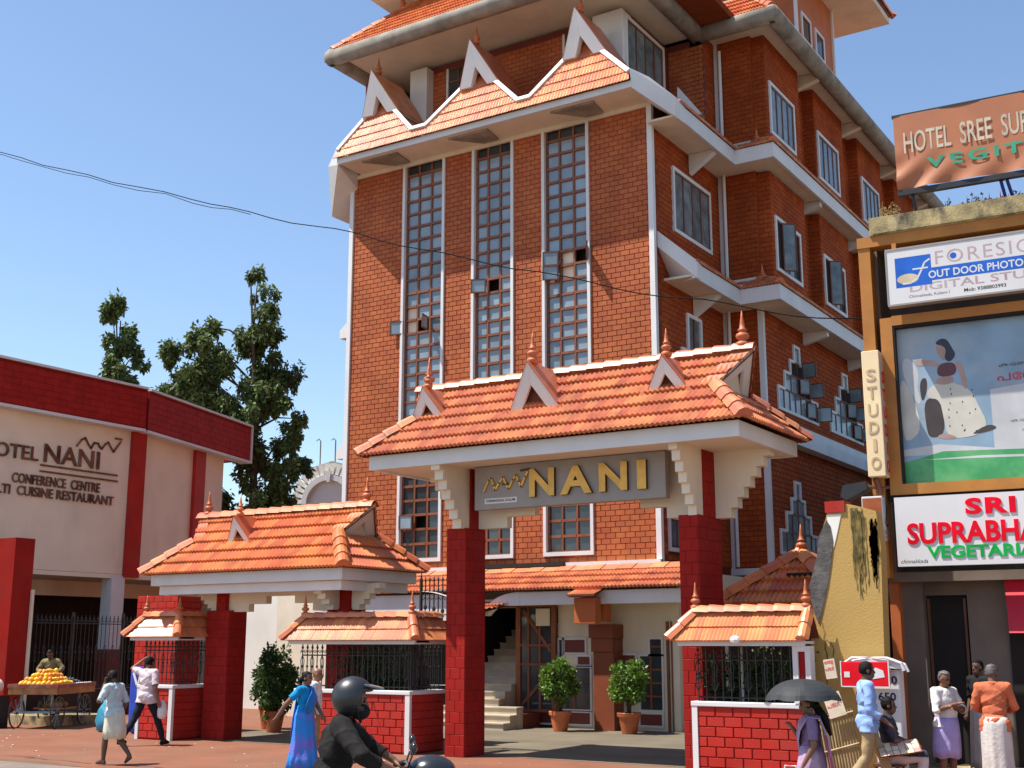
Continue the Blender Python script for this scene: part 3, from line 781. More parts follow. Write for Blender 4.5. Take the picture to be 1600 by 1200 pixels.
# --- steep tiled skirt with three pointed gables across the front
ET = new_store(hotel)
EY, EZ, PT = 26.05, 15.98, 68.5
pc, ps = math.cos(R(PT)), math.sin(R(PT))
U, V, N = Vector((1, 0, 0)), Vector((0, pc, ps)), Vector((0, -ps, pc))
EO = Vector((-22.75, EY, EZ))
LS = 9.75
tile_field(ET, EO, U, V, [(0, 0), (LS, 0), (LS - 0.10, 0.30), (0.12, 0.30)], 'roof_tile_glazed')
GAB = [(0.12, 2.80, 1.25), (3.28, 6.35, 4.75), (6.72, 9.65, 8.10)]
for (ga, gb, gc) in GAB:
    hgt = 1.95
    tile_field(ET, EO, U, V, [(ga, 0.30), (gb, 0.30), (gc, hgt)], 'roof_tile_glazed', aref=0)
    # white verge strips on both edges
    for (p, sgn) in (((ga, 0.30), -1), ((gb, 0.30), 1)):
        P0 = EO + U * p[0] + V * p[1]; P1 = EO + U * (gc + sgn * 0.06) + V * hgt
        d = (P1 - P0).normalized(); sd = d.cross(N)
        q = MB(); q.obox(P0, d, sd, d.cross(sd), -0.05, (P1 - P0).length, -0.09, 0.09, -0.10, 0.05) if False else q.obox(P0, d, N.cross(d), N, -0.05, (P1 - P0).length, -0.06, 0.06, -0.03, 0.08)
        q.build('verge_strip', 'white_paint', hotel)
        # roof plane running back from the verge to the wall
        back = Vector((0, 2.2, 0))
        pl = [P0, P1, P1 + back, P0 + back]
        nn = (pl[1] - pl[0]).cross(pl[2] - pl[0])
        if nn.z < 0: pl = pl[::-1]
        q = MB(); q.prism(pl, (0, 0, -0.04)); q.build('gable_roof', 'roof_tile', hotel)
    xc = EO.x + gc
    gablet(hotel, (xc + 0.02, 26.12, 18.48), (xc - 0.50, 26.40, 17.22), (xc + 0.76, 26.46, 17.18), (0, 1, 0), bw=0.78, th=0.18, roof='roof_tile', L=1.5, foot=False, fin=0.9, finback=0.35)
for a, b in ((2.80, 3.28), (6.35, 6.72)):
    P0 = EO + U * a + V * 0.30
    q = MB(); q.obox(P0, U, V, N, -0.04, b - a + 0.04, -0.055, 0.06, -0.02, 0.09); q.build('verge_strip', 'white_paint', hotel)
flush(ET, 'roof_tile', 'roof_tile_glazed', 230, 'roof_tiles')
flush(het, 'roof_tile', 'roof_tile', 60, 'eave_tiles')
# fascia, sloping soffit and end hoods of the skirt
q = MB(); q.box(-22.65, -12.98, EY + 0.06, EY + 0.16, EZ - 0.19, EZ - 0.01); q.build('fascia', 'white_paint', hotel)
q = MB(); q.box(-22.6, -12.98, EY + 0.16, HY + 0.01, ZT - 0.005, ZT + 0.05); q.build('soffit', 'cream_paint', hotel)
q = MB(); q.box(-22.97, -12.95, HY - 0.06, HY + 0.02, ZT - 0.12, ZT - 0.006); q.build('wall_plate', 'cream_paint', hotel)
for (a, b) in ((-21.7, -20.7), (-18.6, -17.6), (-15.3, -14.3)):
    q = MB(); q.prism([(a - 0.2, EY + 0.25, ZT - 0.01), (b + 0.1, EY + 0.25, ZT - 0.01), (b, HY - 0.15, ZT - 0.01), (a + 0.5, HY - 0.15, ZT - 0.01)], (0, 0, -0.05)); q.build('soffit_panel', 'concrete_gutter', hotel)
# right-hand hip end: white barge turning the corner down to the side eave
hull('hip_barge', [(-13.02, EY + 0.02, 16.30), (-12.98, EY + 0.05, 15.76), (-12.12, EY + 0.72, 15.04), (-12.07, EY + 0.72, 15.53), (-12.62, EY + 0.33, 16.07), (-12.99, 27.4, 15.74), (-12.99, 27.4, 16.2), (-12.12, 27.4, 15.07), (-12.12, 27.4, 15.52)], 'white_paint', hotel)
q = MB(); q.prism([(-13.02, 28.9, 15.95), (-12.98, 28.9, 16.9), (-12.3, 28.9, 15.95)], (0, 0.1, 0)); q.build('small_gable', 'white_paint', hotel)
# left-hand end
hull('hip_barge', [(-22.64, EY + 0.06, 15.98), (-22.64, EY + 0.06, 15.77), (-23.3, EY + 0.40, 15.98), (-23.85, HY + 0.1, 15.16), (-23.85, HY + 0.1, 14.76), (-22.96, HY - 0.02, 15.80), (-22.96, HY + 1.5, 14.9), (-23.8, HY + 1.5, 14.74), (-22.96, HY + 1.5, 16.3), (-22.72, EY + 0.06, 16.28)], 'white_paint', hotel)
# small canopy ends that show on the left edge
for z in (11.2, 7.55):
    q = MB(); q.prism([(-22.98, 27.6, z - 0.25), (-22.98, 27.6, z + 0.55), (-23.65, 27.6, z), (-23.65, 27.6, z - 0.25)][::-1], (0, 1.5, 0)); q.build('canopy_end', 'white_paint', hotel)

# --- set-back top storey
TX0, TX1, TY = -21.35, -14.1, 27.85
q = MB(); q.box(TX0 + 0.1, TX1 - 0.05, TY + 0.35, TY + 0.6, 15.9, 19.2); q.box(TX1 - 0.4, TX1 - 0.05, TY + 0.6, 30.8, 15.9, 19.2); q.box(TX1 - 0.05, SX, 30.8, 31.0, 15.9, 19.2); q.box(TX0 + 0.1, TX0 + 0.4, TY + 0.6, 31, 15.9, 19.2)
q.build('top_storey_wall', 'maroon_paint', hotel)
for (a, b) in ((TX0, TX0 + 0.62), (TX1 - 0.92, TX1)):
    q = MB(); q.box(a, b, TY, TY + 0.55, 15.9, 19.1); q.build('column', 'white_paint', hotel)
ts = new_store(hotel)
bricks(ts, (TX0, TY + 0.35, 0), (1, 0, 0), (0, 0, 1), TX1 - TX0 - 0.92, 19.0, 'facade_brick', 0.27, 0.139, 0.010, 0.014, a0=0.62, b0=16.0, holes=[(1.15, 2.35, 16, 20), (5.2, 6.4, 16, 20)])
bricks(ts, (TX1, 30.8, 0), (1, 0, 0), (0, 0, 1), SX - TX1, 19.0, 'facade_brick', 0.27, 0.139, 0.010, 0.014, b0=16.0)
flush(ts, 'brick', 'facade_brick', 0, 'top_bricks')
for a in (TX0 + 1.15, TX0 + 5.2):
    q = MB(); q.box(a, a + 0.07, TY + 0.28, TY + 0.38, 16, 19); q.box(a + 1.13, a + 1.2, TY + 0.28, TY + 0.38, 16, 19); s_ = q.build('window_surround', 'white_paint', hotel)
    q = MB(); q.box(a + 0.07, a + 1.13, TY + 0.33, TY + 0.345, 16, 19); q.build('pane', 'dark_glass', s_)
    q = MB()
    for i in range(1, 3): q.box(a + 0.07 + i * 0.353 - 0.03, a + 0.07 + i * 0.353 + 0.03, TY + 0.30, TY + 0.33, 16, 19)
    for k in range(8): q.box(a + 0.07, a + 1.13, TY + 0.302, TY + 0.328, 16 + k * 0.42, 16.06 + k * 0.42)
    q.build('window', 'timber_dark', s_)
side_window(hotel, TX1, 27.95 + 0.05, 30.45, 16.6, 19.0, 4)
# gutter of the top roof: rounded concrete trough along the eaves
GZ = 19.28
def trough(pts, r=0.27):
    q = MB(); q.tube(pts, r, 10); return q
PG = [(-23.0, 29.5, GZ), (-23.0, 26.15, GZ), (-13.12, 26.15, GZ), (-13.12, 30.72, GZ), (-10.85, 30.72, GZ), (-10.85, YE, GZ)]
for a, b in zip(PG[:-1], PG[1:]):
    d = (Vector(b) - Vector(a)).normalized()
    trough([Vector(a) - d * 0.13, Vector(b) + d * 0.13], 0.25).build('roof_gutter', 'concrete_gutter', hotel, smooth=True)
q = MB()
q.box(-22.95, -13.15, 26.2, 31, GZ + 0.02, GZ + 0.12); q.box(-20, -10.9, 30.8, YE, GZ + 0.02, GZ + 0.12)
q.build('soffit', 'cream_paint', hotel)
for yy in (34.9, 39.2, 43.7, 48):
    q2 = MB(); q2.prism([(WX + 0.02, yy, GZ - 0.45), (WX + 0.02, yy, GZ), (WX + 0.95, yy, GZ), (WX + 0.95, yy, GZ - 0.2)], (0, 0.22, 0)); q2.build('bracket', 'cream_paint', hotel)
q = MB(); q.box(-21.2, -14.9, 27.9, 28.5, GZ + 0.2, GZ + 2.1); q.build('lantern_wall', 'maroon_paint', hotel)
tt = new_store(hotel)
tp = 47.0; c_, s_ = math.cos(R(tp)), math.sin(R(tp))
tile_field(tt, (-23.0, 26.15, GZ + 0.22), (1, 0, 0), (0, c_, s_), [(0, 0), (9.9, 0), (8.1, 2.60), (1.8, 2.60)], 'roof_tile_orange')
tile_field(tt, (-13.1, 30.72, GZ + 0.22), (1, 0, 0), (0, c_, s_), [(0, 0), (2.25, 0), (0.9, 1.55), (-2.0, 1.55)], 'roof_tile_orange')
tile_field(tt, (-13.1, 26.15, GZ + 0.22), (0, 1, 0), (-c_, 0, s_), [(0, 0), (4.6, 0), (5.5, 2.6), (1.8, 2.6)], 'roof_tile_orange')
tile_field(tt, (-10.85, 30.72, GZ + 0.22), (0, 1, 0), (-c_, 0, s_), [(0, 0), (22, 0), (22, 1.5), (1.3, 1.5)], 'roof_tile_orange')
flush(tt, 'roof_tile', 'roof_tile_orange', 0, 'top_roof_tiles')
ridge(hotel, (-23.0, 26.15, GZ + 0.27), (-21.3, 27.85, GZ + 2.05), 'roof_tile_orange')
finial(hotel, (-21.5, 27.6, GZ + 1.95), 0.9)
ridge(hotel, (-10.85, 30.72, GZ + 0.27), (-11.85, 31.72, GZ + 1.32), 'roof_tile_orange')
q = MB(); q.box(-13.2, -11.9, 31.75, 31.9, GZ + 1.25, GZ + 1.42); q.build('flashing', 'white_paint', hotel)
# crowning lantern roofs
q = MB(); q.box(-20.6, -14.5, 28.5, 34, GZ + 1.3, GZ + 3.2); q.build('lantern_wall', 'maroon_paint', hotel)
q = MB(); q.box(-20.75, -20.5, 28.3, 28.6, GZ + 1.3, GZ + 3.2); q.build('lantern_post', 'cream_paint', hotel)
q = MB(); q.prism([(-22.4, 27.0, GZ + 2.2), (-12.5, 27.0, GZ + 2.2), (-13.9, 28.6, GZ + 2.6), (-20.9, 28.6, GZ + 2.6)], (0, 0, 0.12)); q.build('lantern_soffit', 'cream_paint', hotel)
q = MB(); q.prism([(-22.4, 33, GZ + 2.2), (-22.4, 27.0, GZ + 2.2), (-20.9, 28.6, GZ + 2.6), (-20.9, 33, GZ + 2.6)], (0, 0, 0.12)); q.build('lantern_soffit', 'cream_paint', hotel)
lt = new_store(hotel)
c_, s_ = math.cos(R(32)), math.sin(R(32))
tile_field(lt, (-22.5, 26.9, GZ + 2.36), (1, 0, 0), (0, c_, s_), [(0, 0), (10, 0), (8, 2.3), (2, 2.3)], 'roof_tile_orange')
tile_field(lt, (-22.5, 33, GZ + 2.36), (0, -1, 0), (c_, 0, s_), [(0, 0), (6.1, 0), (4.1, 2.3), (0, 2.3)], 'roof_tile_orange')
flush(lt, 'roof_tile', 'roof_tile_orange', 0, 'lantern_tiles')
ridge(hotel, (-22.5, 26.9, GZ + 2.42), (-20.5, 28.9, GZ + 3.55), 'roof_tile_orange')
# side lantern with two small windows, seen over the wing
q = MB(); q.box(-14.5, -11.85, 35.7, 39.6, GZ + 0.2, 23.9); q.build('lantern_wall', 'orange_paint', hotel)
for a in (36.25, 37.6): side_window(hotel, -11.85, a, a + 0.95, 21.25, 22.25, 1, 'dark_glass')
q = MB(); q.box(-11.87, -11.78, 35.68, 35.8, GZ + 0.3, 23.9); q.box(-11.87, -11.78, 39.5, 39.62, GZ + 0.3, 23.9); q.build('corner_strip', 'white_paint', hotel)
q = MB(); q.prism([(-15.5, 34.2, 23.75), (-10.35, 34.2, 23.75), (-10.35, 41.6, 23.75), (-15.5, 41.6, 23.75)], (0, 0, 0.22)); q.build('lantern_soffit', 'cream_paint', hotel)
hp = new_store(hotel)
tile_field(hp, (-10.25, 34.1, 24.0), (0, 1, 0), (-c_, 0, s_), [(0, 0), (7.6, 0), (5.4, 2.5), (2.2, 2.5)], 'roof_tile_orange')
tile_field(hp, (-15.5, 34.1, 24.0), (1, 0, 0), (0, c_, s_), [(0, 0), (5.25, 0), (3.0, 2.5), (0.5, 2.5)], 'roof_tile_orange')
flush(hp, 'roof_tile', 'roof_tile_orange', 0, 'lantern_tiles')
ridge(hotel, (-10.2, 41.7, 24.05), (-12.4, 39.5, 25.3), 'roof_tile_orange')
finial(hotel, (-10.7, 39.4, 24.3), 0.8)
mat('porch_dark', (0.045, 0.03, 0.026), 0.85, spec=0.1)
# ================================================================ ENTRANCE PORCH UNDER THE TOWER
porch = thing('entrance_porch', 'ground floor entrance porch with low tiled roof and white beam', 'porch', (-16, 26.5, 0))
PW = 26.8
q = MB(); q.box(-25, -18.4, PW, PW + 0.2, 0, 3.7); q.box(-15.66, -12.6, PW, PW + 0.2, 0, 3.7); q.box(-18.4, -15.66, PW, PW + 0.2, 2.88, 3.7); q.box(-12.6, -12.4, PW - 0.02, 33, 0, 3.7)
q.build('porch_wall', 'cream_paint', porch)
q = MB(); q.box(-16.15, -11.6, 25.8, 25.98, 2.90, 3.22); q.box(-22.5, -17.9, 25.8, 25.98, 2.55, 3.22); q.build('beam', 'white_paint', porch, bevel=0.01)
q = MB(); q.box(-22.5, -11.7, 25.98, PW, 3.0, 3.06); q.build('ceiling', 'cream_paint', porch)
q = MB(); pts = []
for i in range(9):
    a = math.pi / 2 * i / 8; pts.append((-16.15 - 1.0 * math.sin(a), 25.795, 2.72 + 0.50 * math.cos(a)))
arch = [(-16.15, 25.795, 2.90)] + [(p[0], p[1], max(2.66, min(2.90, p[2] - 0.2))) for p in pts[1:]]
q.prism(arch + [(p[0], p[1], p[2]) for p in pts[::-1]], (0, 0.22, 0)); q.build('arched_beam', 'white_paint', porch)
prs = new_store(porch)
sl = math.atan2(0.58, 1.35); c_, s_ = math.cos(sl), math.sin(sl); PL = 1.35 / c_
tile_field(prs, (-22.6, 25.72, 3.25), (1, 0, 0), (0, c_, s_), [(0, 0), (11.1, 0), (11.1, PL - 0.32), (0, PL - 0.32)], 'roof_tile', tw=0.2, tl=0.40)
tile_field(prs, (-14.56, 25.36, 3.06), (1, 0, 0), (0, c_, s_), [(0, 0), (0.73, 0), (0.73, 0.42), (0, 0.42)], 'roof_tile', tw=0.12, tl=0.40)
tile_field(prs, (-17.3, 25.50, 2.93), (-0.5, 0, 0), (0, c_, -s_) if False else (0, c_, s_), [(0, 0), (0.1, 0), (0.1, 0.1), (0, 0.1)], 'roof_tile') if False else None
tile_field(prs, (-18.0, 25.42, 2.74), (1, 0, 0), (0, c_, s_), [(0, 0), (1.0, 0), (1.75, 0.6), (0, 0.6)], 'roof_tile', tw=0.2, tl=0.3)
flush(prs, 'roof_tile', 'roof_tile', 160, 'roof_tiles')
q = MB()
for i in range(26):
    x = -22.6 + i * 0.43
    y0, z0 = 25.72 + (PL - 0.33) * c_, 3.25 + (PL - 0.33) * s_
    q.obox((x, y0, z0), (1, 0, 0), (0, c_, s_), (0, -s_, c_), 0.012, 0.42, 0, 0.36, 0.02, 0.075 - 0.01 * (i % 2))
q.build('flashing_tiles', 'roof_tile', porch)
# projecting beam end and orange pillar
q = MB(); q.box(-14.47, -13.91, 25.5, 25.795, 2.44, 3.04); q.box(-14.47, -13.91, 25.985, 26.3, 2.5, 2.99); q.build('beam_end', 'orange_paint', porch, bevel=0.01)
q = MB(); q.box(-14.41, -13.87, 26.3, 26.79, 0, 1.80); q.box(-14.49, -13.85, 26.22, 26.79, 2.12, 2.44); q.box(-14.45, -13.87, 26.26, 26.79, 1.80, 2.12); q.build('pillar', 'brown_paint', porch, bevel=0.01)
# windows and panels of the porch wall
def flat_win(x0, x1, z0, z1, frame='white_paint', glass='dark_glass', nx=0, nz=0, fw=0.05):
    f = MB(); y = PW - 0.03
    f.box(x0 - fw, x0, y, PW + 0.01, z0 - fw, z1 + fw); f.box(x1, x1 + fw, y, PW + 0.01, z0 - fw, z1 + fw); f.box(x0, x1, y, PW + 0.01, z0 - fw, z0); f.box(x0, x1, y, PW + 0.01, z1, z1 + fw)
    w_ = f.build('window_frame', frame, porch)
    g_ = MB(); g_.box(x0, x1, PW - 0.012, PW - 0.004, z0, z1); g_.build('pane', glass, w_)
    if nx or nz:
        b_ = MB()
        for i in range(1, nx): b_.box(x0 + (x1 - x0) * i / nx - 0.025, x0 + (x1 - x0) * i / nx + 0.025, PW - 0.035, PW - 0.013, z0, z1)
        for i in range(1, nz): b_.box(x0, x1, PW - 0.033, PW - 0.013, z0 + (z1 - z0) * i / nz - 0.02, z0 + (z1 - z0) * i / nz + 0.02)
        b_.build('glazing_bar', 'timber', w_)
flat_win(-15.49, -14.90, 1.78, 2.08, glass='maroon_paint')
flat_win(-15.62, -14.77, 0.44, 1.42, nx=2, nz=3)
flat_win(-15.62, -15.52, 1.50, 2.08)
flat_win(-15.10, -14.77, 1.49, 1.68, glass='maroon_paint')
flat_win(-16.45, -14.78, 0.10, 0.36, glass='maroon_paint')
flat_win(-13.94, -13.55, 1.50, 1.72, glass='maroon_paint')
flat_win(-13.42, -12.86, 0.48, 1.70, nx=2, nz=4)
flat_win(-13.15, -12.86, 1.75, 2.09, nx=1, nz=2)
flat_win(-13.44, -12.88, 0.13, 0.38, glass='maroon_paint')
q = MB(); q.box(-12.72, -12.66, PW - 0.05, PW, 0, 2.5); q.box(-12.60, -12.57, PW - 0.05, PW, 0, 2.5); q.build('door_jamb', 'timber', porch)
# timber screen beside the stairs
q = MB(); y0, y1 = PW - 0.14, PW - 0.06
q.box(-16.81, -16.68, y0, y1, 0.35, 2.88); q.box(-15.78, -15.66, y0, y1, 0.35, 2.88); q.box(-18.9, -15.66, y0 - 0.01, y1 + 0.01, 2.88, 3.0)
for xx in (-16.45, -16.12): q.box(xx - 0.03, xx + 0.03, y0 + 0.01, y1 - 0.01, 0.42, 2.88)
for zz in (1.46, 1.92): q.box(-16.68, -15.78, y0 + 0.008, y1 - 0.008, zz, zz + 0.06)
q.box(-16.68, -15.78, y0, y1, 0.35, 0.42)
q.obox((-16.6, y1 - 0.015, 2.8), (0.62, 0, -0.78), (0.78, 0, 0.62), (0, -1, 0), 0, 1.28, -0.04, 0.04, 0, 0.05)
q.obox((-16.65, y1 - 0.015, 0.5), (0.7, 0, 0.71), (-0.71, 0, 0.7), (0, -1, 0), 0, 1.15, -0.04, 0.04, 0, 0.05)
q.build('timber_screen', 'timber', porch)
q = MB(); q.box(-16.68, -15.78, y1 - 0.03, y1 - 0.022, 0.42, 2.88); q.build('screen_glass', 'dark_glass', porch)
q = MB(); q.box(-16.2, -15.8, y0 - 0.03, y0 - 0.01, 2.42, 2.84); q.build('cream_board', 'cream_paint', porch)
q = MB(); q.box(-17.62, -15.66, PW + 0.2, 33, 0, 3.6); q.build('stairwell', 'interior', porch) if False else None
q = MB(); q.box(-18.5, -18.4, PW + 0.2, 32, 0, 4); q.box(-18.4, -15.6, 32, 32.1, 0, 4); q.box(-18.4, -15.6, PW + 0.2, 32, 3.9, 4.0); q.box(-15.65, -15.6, PW + 0.2, 32, 0, 3.9); q.box(-22, -18.45, 26.6, 26.75, 0, 2.9); q.build('stairwell_dark_wall', 'interior', porch)  # near-black walls, ceiling and porch sheet added: shade put into the colour
stairs = thing('entrance_stairs', 'pale stone steps climbing into the dark doorway beside the timber screen', 'stairs', (-17, 25.2, 0))
stm = None
for i in range(15):
    y = 25.05 + i * 0.29; xr = -16.12 if i < 3 else -16.84
    xl = -18.3
    q = MB(); q.box(xl, xr, y, y + 0.30, 0, 0.168 * (i + 1) - 0.03); q.box(xl, xr + 0.02, y - 0.03, y + 0.30, 0.168 * (i + 1) - 0.028, 0.168 * (i + 1))
    if i < 3: q = MB(); q.box(xl, -16.14 + 0.0 * i, y, y + 0.30, 0, 0.168 * (i + 1) - 0.03); q.box(xl, -16.12, y - 0.03, y + 0.30, 0.168 * (i + 1) - 0.028, 0.168 * (i + 1))
    q.build('step', 'step_stone', stairs)
q = MB(); q.box(-16.83, -16.1, 25.92, PW - 0.15, 0, 0.34); q.build('stair_plinth', 'maroon_paint', stairs)

# ================================================================ GATES
def corbel(t, o, d, th, n=7, run=0.95, rise=1.22, m='cream_paint'):
    """stepped bracket: o lower inner corner, d outward direction, th thickness vector"""
    o, d, th = Vector(o), Vector(d), Vector(th); up = Vector((0, 0, 1))
    poly = [o]
    base = run * 0.28; st = (run - base) / (n - 1); sh_ = rise / n
    for k in range(n):
        poly.append(o + d * (base + st * k) + up * (sh_ * k)); poly.append(o + d * (base + st * k) + up * (sh_ * (k + 1)))
    poly.append(o + up * rise)
    nrm = (poly[1] - poly[0]).cross(up)
    if nrm.dot(th) > 0: poly = poly[::-1]
    q = MB(); q.prism(poly, th); q.build('stepped_bracket', m, t)
def gate_column(t, st, x0, x1, y0, y1, zb, nx0, nx1, ny0, ny1, zt, m='red_paint'):
    j = 0.006
    q = MB(); q.box(x0 + j, x1 - j, y0 + j, y1 - j, 0, zb); q.box(nx0, nx1, ny0, ny1, zb, zt)
    c = q.build('column', 'red_joint', t)
    st['parent'] = c
    bricks(st, (x0 + j, y0 + j, 0), (1, 0, 0), (0, 0, 1), x1 - x0 - 2 * j, zb, m, 0.22, 0.19, 0.006, j)
    bricks(st, (x1 - j, y0 + j, 0), (0, 1, 0), (0, 0, 1), y1 - y0 - 2 * j, zb, m, 0.22, 0.19, 0.006, j)
    bricks(st, (nx0, ny0, zb), (1, 0, 0), (0, 0, 1), nx1 - nx0, zt - zb, m, 0.22, 0.19, 0.006, 0.008)
    bricks(st, (nx1, ny0, zb), (0, 1, 0), (0, 0, 1), ny1 - ny0, zt - zb, m, 0.22, 0.19, 0.006, 0.008)
    flush(st, 'brick', m, 150, 'bricks')
    q = MB(); q.box(x0 + 0.004, x1 - 0.004, y0 + 0.004, y1 - 0.004, zb, zb + 0.012); q.build('column_top', m, t)
    return c
gate = thing('main_gate', 'tall entrance gate with wide tiled roof, red columns and the grey NANI sign', 'gate', (-11, 19.3, 0))
gs = new_store(gate)
hip_roof(gate, gs, -14.75, -7.10, 17.9, 20.8, 5.45, 44, rows_foot=3, over=0.42, m='roof_tile', fascia=0.27, fin=1.12)
flush(gs, 'roof_tile', 'roof_tile', 296, 'roof_tiles')
cst = new_store(gate)
gate_column(gate, cst, -13.43, -12.995, 18.88, 19.55, 4.08, -13.27, -13.0, 19.05, 19.50, 5.26)
gate_column(gate, cst, -8.70, -8.34, 18.88, 19.85, 4.08, -8.52, -8.345, 19.15, 19.68, 5.26)
for (x0, x1) in ((-13.22, -13.03), (-8.51, -8.36)):
    corbel(gate, (x0, 19.05 if x0 < -10 else 19.15, 4.08), (0, -1, 0), (x1 - x0, 0, 0), run=0.98, rise=1.18)
corbel(gate, (-8.336, 19.62, 4.08), (1, 0, 0), (0, 0.22, 0), run=1.0, rise=1.18)
corbel(gate, (-13.28, 19.5, 4.08), (-1, 0, 0), (0, 0.22, 0), run=1.0, rise=1.18)
q = MB()
q.box(-12.99, -8.53, 19.30, 19.46, 4.72, 5.26)
for (a, b, z) in ((-12.99, -12.35, 4.10), (-12.35, -11.75, 4.30), (-11.75, -11.2, 4.46), (-9.1, -8.53, 4.10), (-9.6, -9.1, 4.30), (-10.1, -9.6, 4.46), (-11.2, -10.1, 4.6)):
    q.box(a, b, 19.30, 19.46, z, 4.72)
q.build('stepped_beam', 'cream_paint', gate)
# sign board
sgn = MB(); sgn.box(-12.79, -8.90, 18.86, 19.02, 4.40, 5.20); sgn = sgn.build('sign_board', 'grey_board', gate, bevel=0.01)
q = MB(); q.box(-12.6, -12.55, 19.02, 19.3, 4.5, 5.1); q.box(-9.1, -9.05, 19.02, 19.3, 4.5, 5.1); q.build('sign_bracket', 'black_iron', gate)
xs = ((-11.66, 'N', 0.62), (-10.80, 'A', 0.68), (-9.92, 'N', 0.62), (-9.14, 'I', 0.20))
for x, ch, w_ in ((-11.56, 'N', 0.52), (-10.92, 'A', 0.64), (-10.14, 'N', 0.55), (-9.40, 'I', 0.17)):
    text(gate, ch, (x, 18.855, 4.565), (1, 0, 0), (0, 0, 1), h=0.50, w=w_, m='gold_letter', ext=0.07, bold=0.035, side='letter_side')
sq = [(-12.58, 4.76), (-12.46, 4.97), (-12.40, 5.0), (-12.33, 4.86), (-12.30, 4.77), (-12.20, 4.90), (-12.10, 5.0), (-12.02, 4.86), (-11.97, 4.78), (-11.86, 4.94), (-11.78, 5.02), (-11.72, 4.9), (-11.66, 4.8), (-11.56, 4.98), (-11.50, 5.06)]
sq = [(x * 0.88 - 1.50, z - 0.03) for x, z in sq]
q = MB()
for (a, b) in zip(sq[:-1], sq[1:]):
    d = Vector((b[0] - a[0], 0, b[1] - a[1])); L = d.length; d.normalize()
    q.obox((a[0], 18.858, a[1]), d, d.cross(Vector((0, 1, 0))) * -1, Vector((0, -1, 0)), -0.012, L + 0.012, -0.02, 0.02, 0, 0.03) if False else q.obox((a[0], 18.858, a[1]), d, Vector((0, -1, 0)).cross(d), Vector((0, -1, 0)), -0.012, L + 0.012, -0.019, 0.019, 0, 0.03)
q.build('wave_emblem', 'gold_letter', gate)
q = MB()
a = (-12.30, 4.86); q.obox((-12.17, 18.858, 4.83), (1, 0, 0), (0, 0, 1), (0, -1, 0), 0, 0.15, 0, 0.025, 0, 0.028); q.obox((-11.78, 18.858, 5.05), (1, 0, 0.1), (-0.1, 0, 1), (0, -1, 0), 0, 0.2, 0, 0.03, 0, 0.028)
q.build('emblem_stroke', 'letter_side', gate)
q = MB(); q.box(-12.56, -11.86, 18.852, 18.858, 4.50, 4.60); q.build('notice_strip', 'white_paint', gate)
mat('black_print', (0.015, 0.015, 0.02), 0.7)
text(gate, 'CHINNAKKADA, KOLLAM', (-12.53, 18.851, 4.522), (1, 0, 0), (0, 0, 1), h=0.055, w=0.63, m='black_print', ext=0.002, bold=0.01)
# three gablets on the street slope and their finials
tan44 = math.tan(R(44))
def slope_gablet(t, x, y, w_, h_, roof, y0, z0, lean=0.18, fin=0.8, bw=0.17):
    z = z0 + (y - y0) * tan44 + 0.04
    gablet(t, (x, y - lean, z + h_), (x - w_ / 2, y, z), (x + w_ / 2, y, z), (0, 1, 0), bw=bw, roof=roof, L=h_ / tan44 + lean * 0.9, fin=fin, finback=0.20)
    q = MB(); q.add([(x - w_ * 0.46, y + 0.1, z), (x + w_ * 0.46, y + 0.1, z), (x, y + 0.1, z + h_ * 0.85)], [(0, 1, 2)]); q.build('gablet_back', 'roof_deck', t)
slope_gablet(gate, -13.72, 18.62, 0.74, 0.56, 'roof_tile', 17.9, 5.45, fin=0.75, bw=0.30)
slope_gablet(gate, -11.30, 18.55, 1.02, 0.80, 'roof_tile', 17.9, 5.45, lean=0.25, fin=1.0, bw=0.40)
slope_gablet(gate, -8.72, 18.62, 0.74, 0.56, 'roof_tile', 17.9, 5.45, fin=0.85, bw=0.30)

lgate = thing('side_gate', 'smaller tiled gate with red columns to the left of the main gate', 'gate', (-18, 19.5, 0))
gs = new_store(lgate)
hip_roof(lgate, gs, -21.2, -15.60, 18.5, 21.15, 3.45, 44, rows_foot=3, over=0.42, m='roof_tile_orange', fascia=0.24, fin=0.95)
flush(gs, 'roof_tile', 'roof_tile_orange', 296, 'roof_tiles')
q = MB(); q.box(-20.95, -15.85, 18.76, 18.86, 3.02, 3.205); q.box(-15.95, -15.85, 18.86, 20.9, 3.02, 3.205); q.box(-20.95, -20.85, 18.86, 20.9, 3.02, 3.205); q.build('lower_fascia', 'white_paint', lgate)
cst = new_store(lgate)
gate_column(lgate, cst, -20.21, -19.53, 19.46, 20.0, 2.68, -19.97, -19.70, 19.5, 19.8, 3.2)
gate_column(lgate, cst, -16.80, -16.22, 19.46, 20.0, 2.68, -16.75, -16.25, 19.5, 19.95, 3.2)
corbel(lgate, (-19.98, 19.56, 2.66), (-1, 0, 0), (0, 0.2, 0), n=6, run=0.75, rise=0.52)
corbel(lgate, (-16.24, 19.56, 2.66), (1, 0, 0), (0, 0.2, 0), n=5, run=0.7, rise=0.52)
corbel(lgate, (-16.7, 19.5, 2.66), (0, -1, 0), (0.2, 0, 0), n=5, run=0.7, rise=0.52)
q = MB(); q.box(-19.69, -16.76, 19.6, 19.76, 2.98, 3.2)
for (a, b, z) in ((-19.69, -19.1, 2.66), (-19.1, -18.6, 2.82), (-17.3, -16.76, 2.66), (-17.8, -17.3, 2.82)): q.box(a, b, 19.6, 19.76, z, 2.98)
q.build('stepped_beam', 'cream_paint', lgate)
slope_gablet(lgate, -19.05, 19.15, 0.66, 0.52, 'roof_tile_orange', 18.5, 3.45, fin=0.75, bw=0.26)

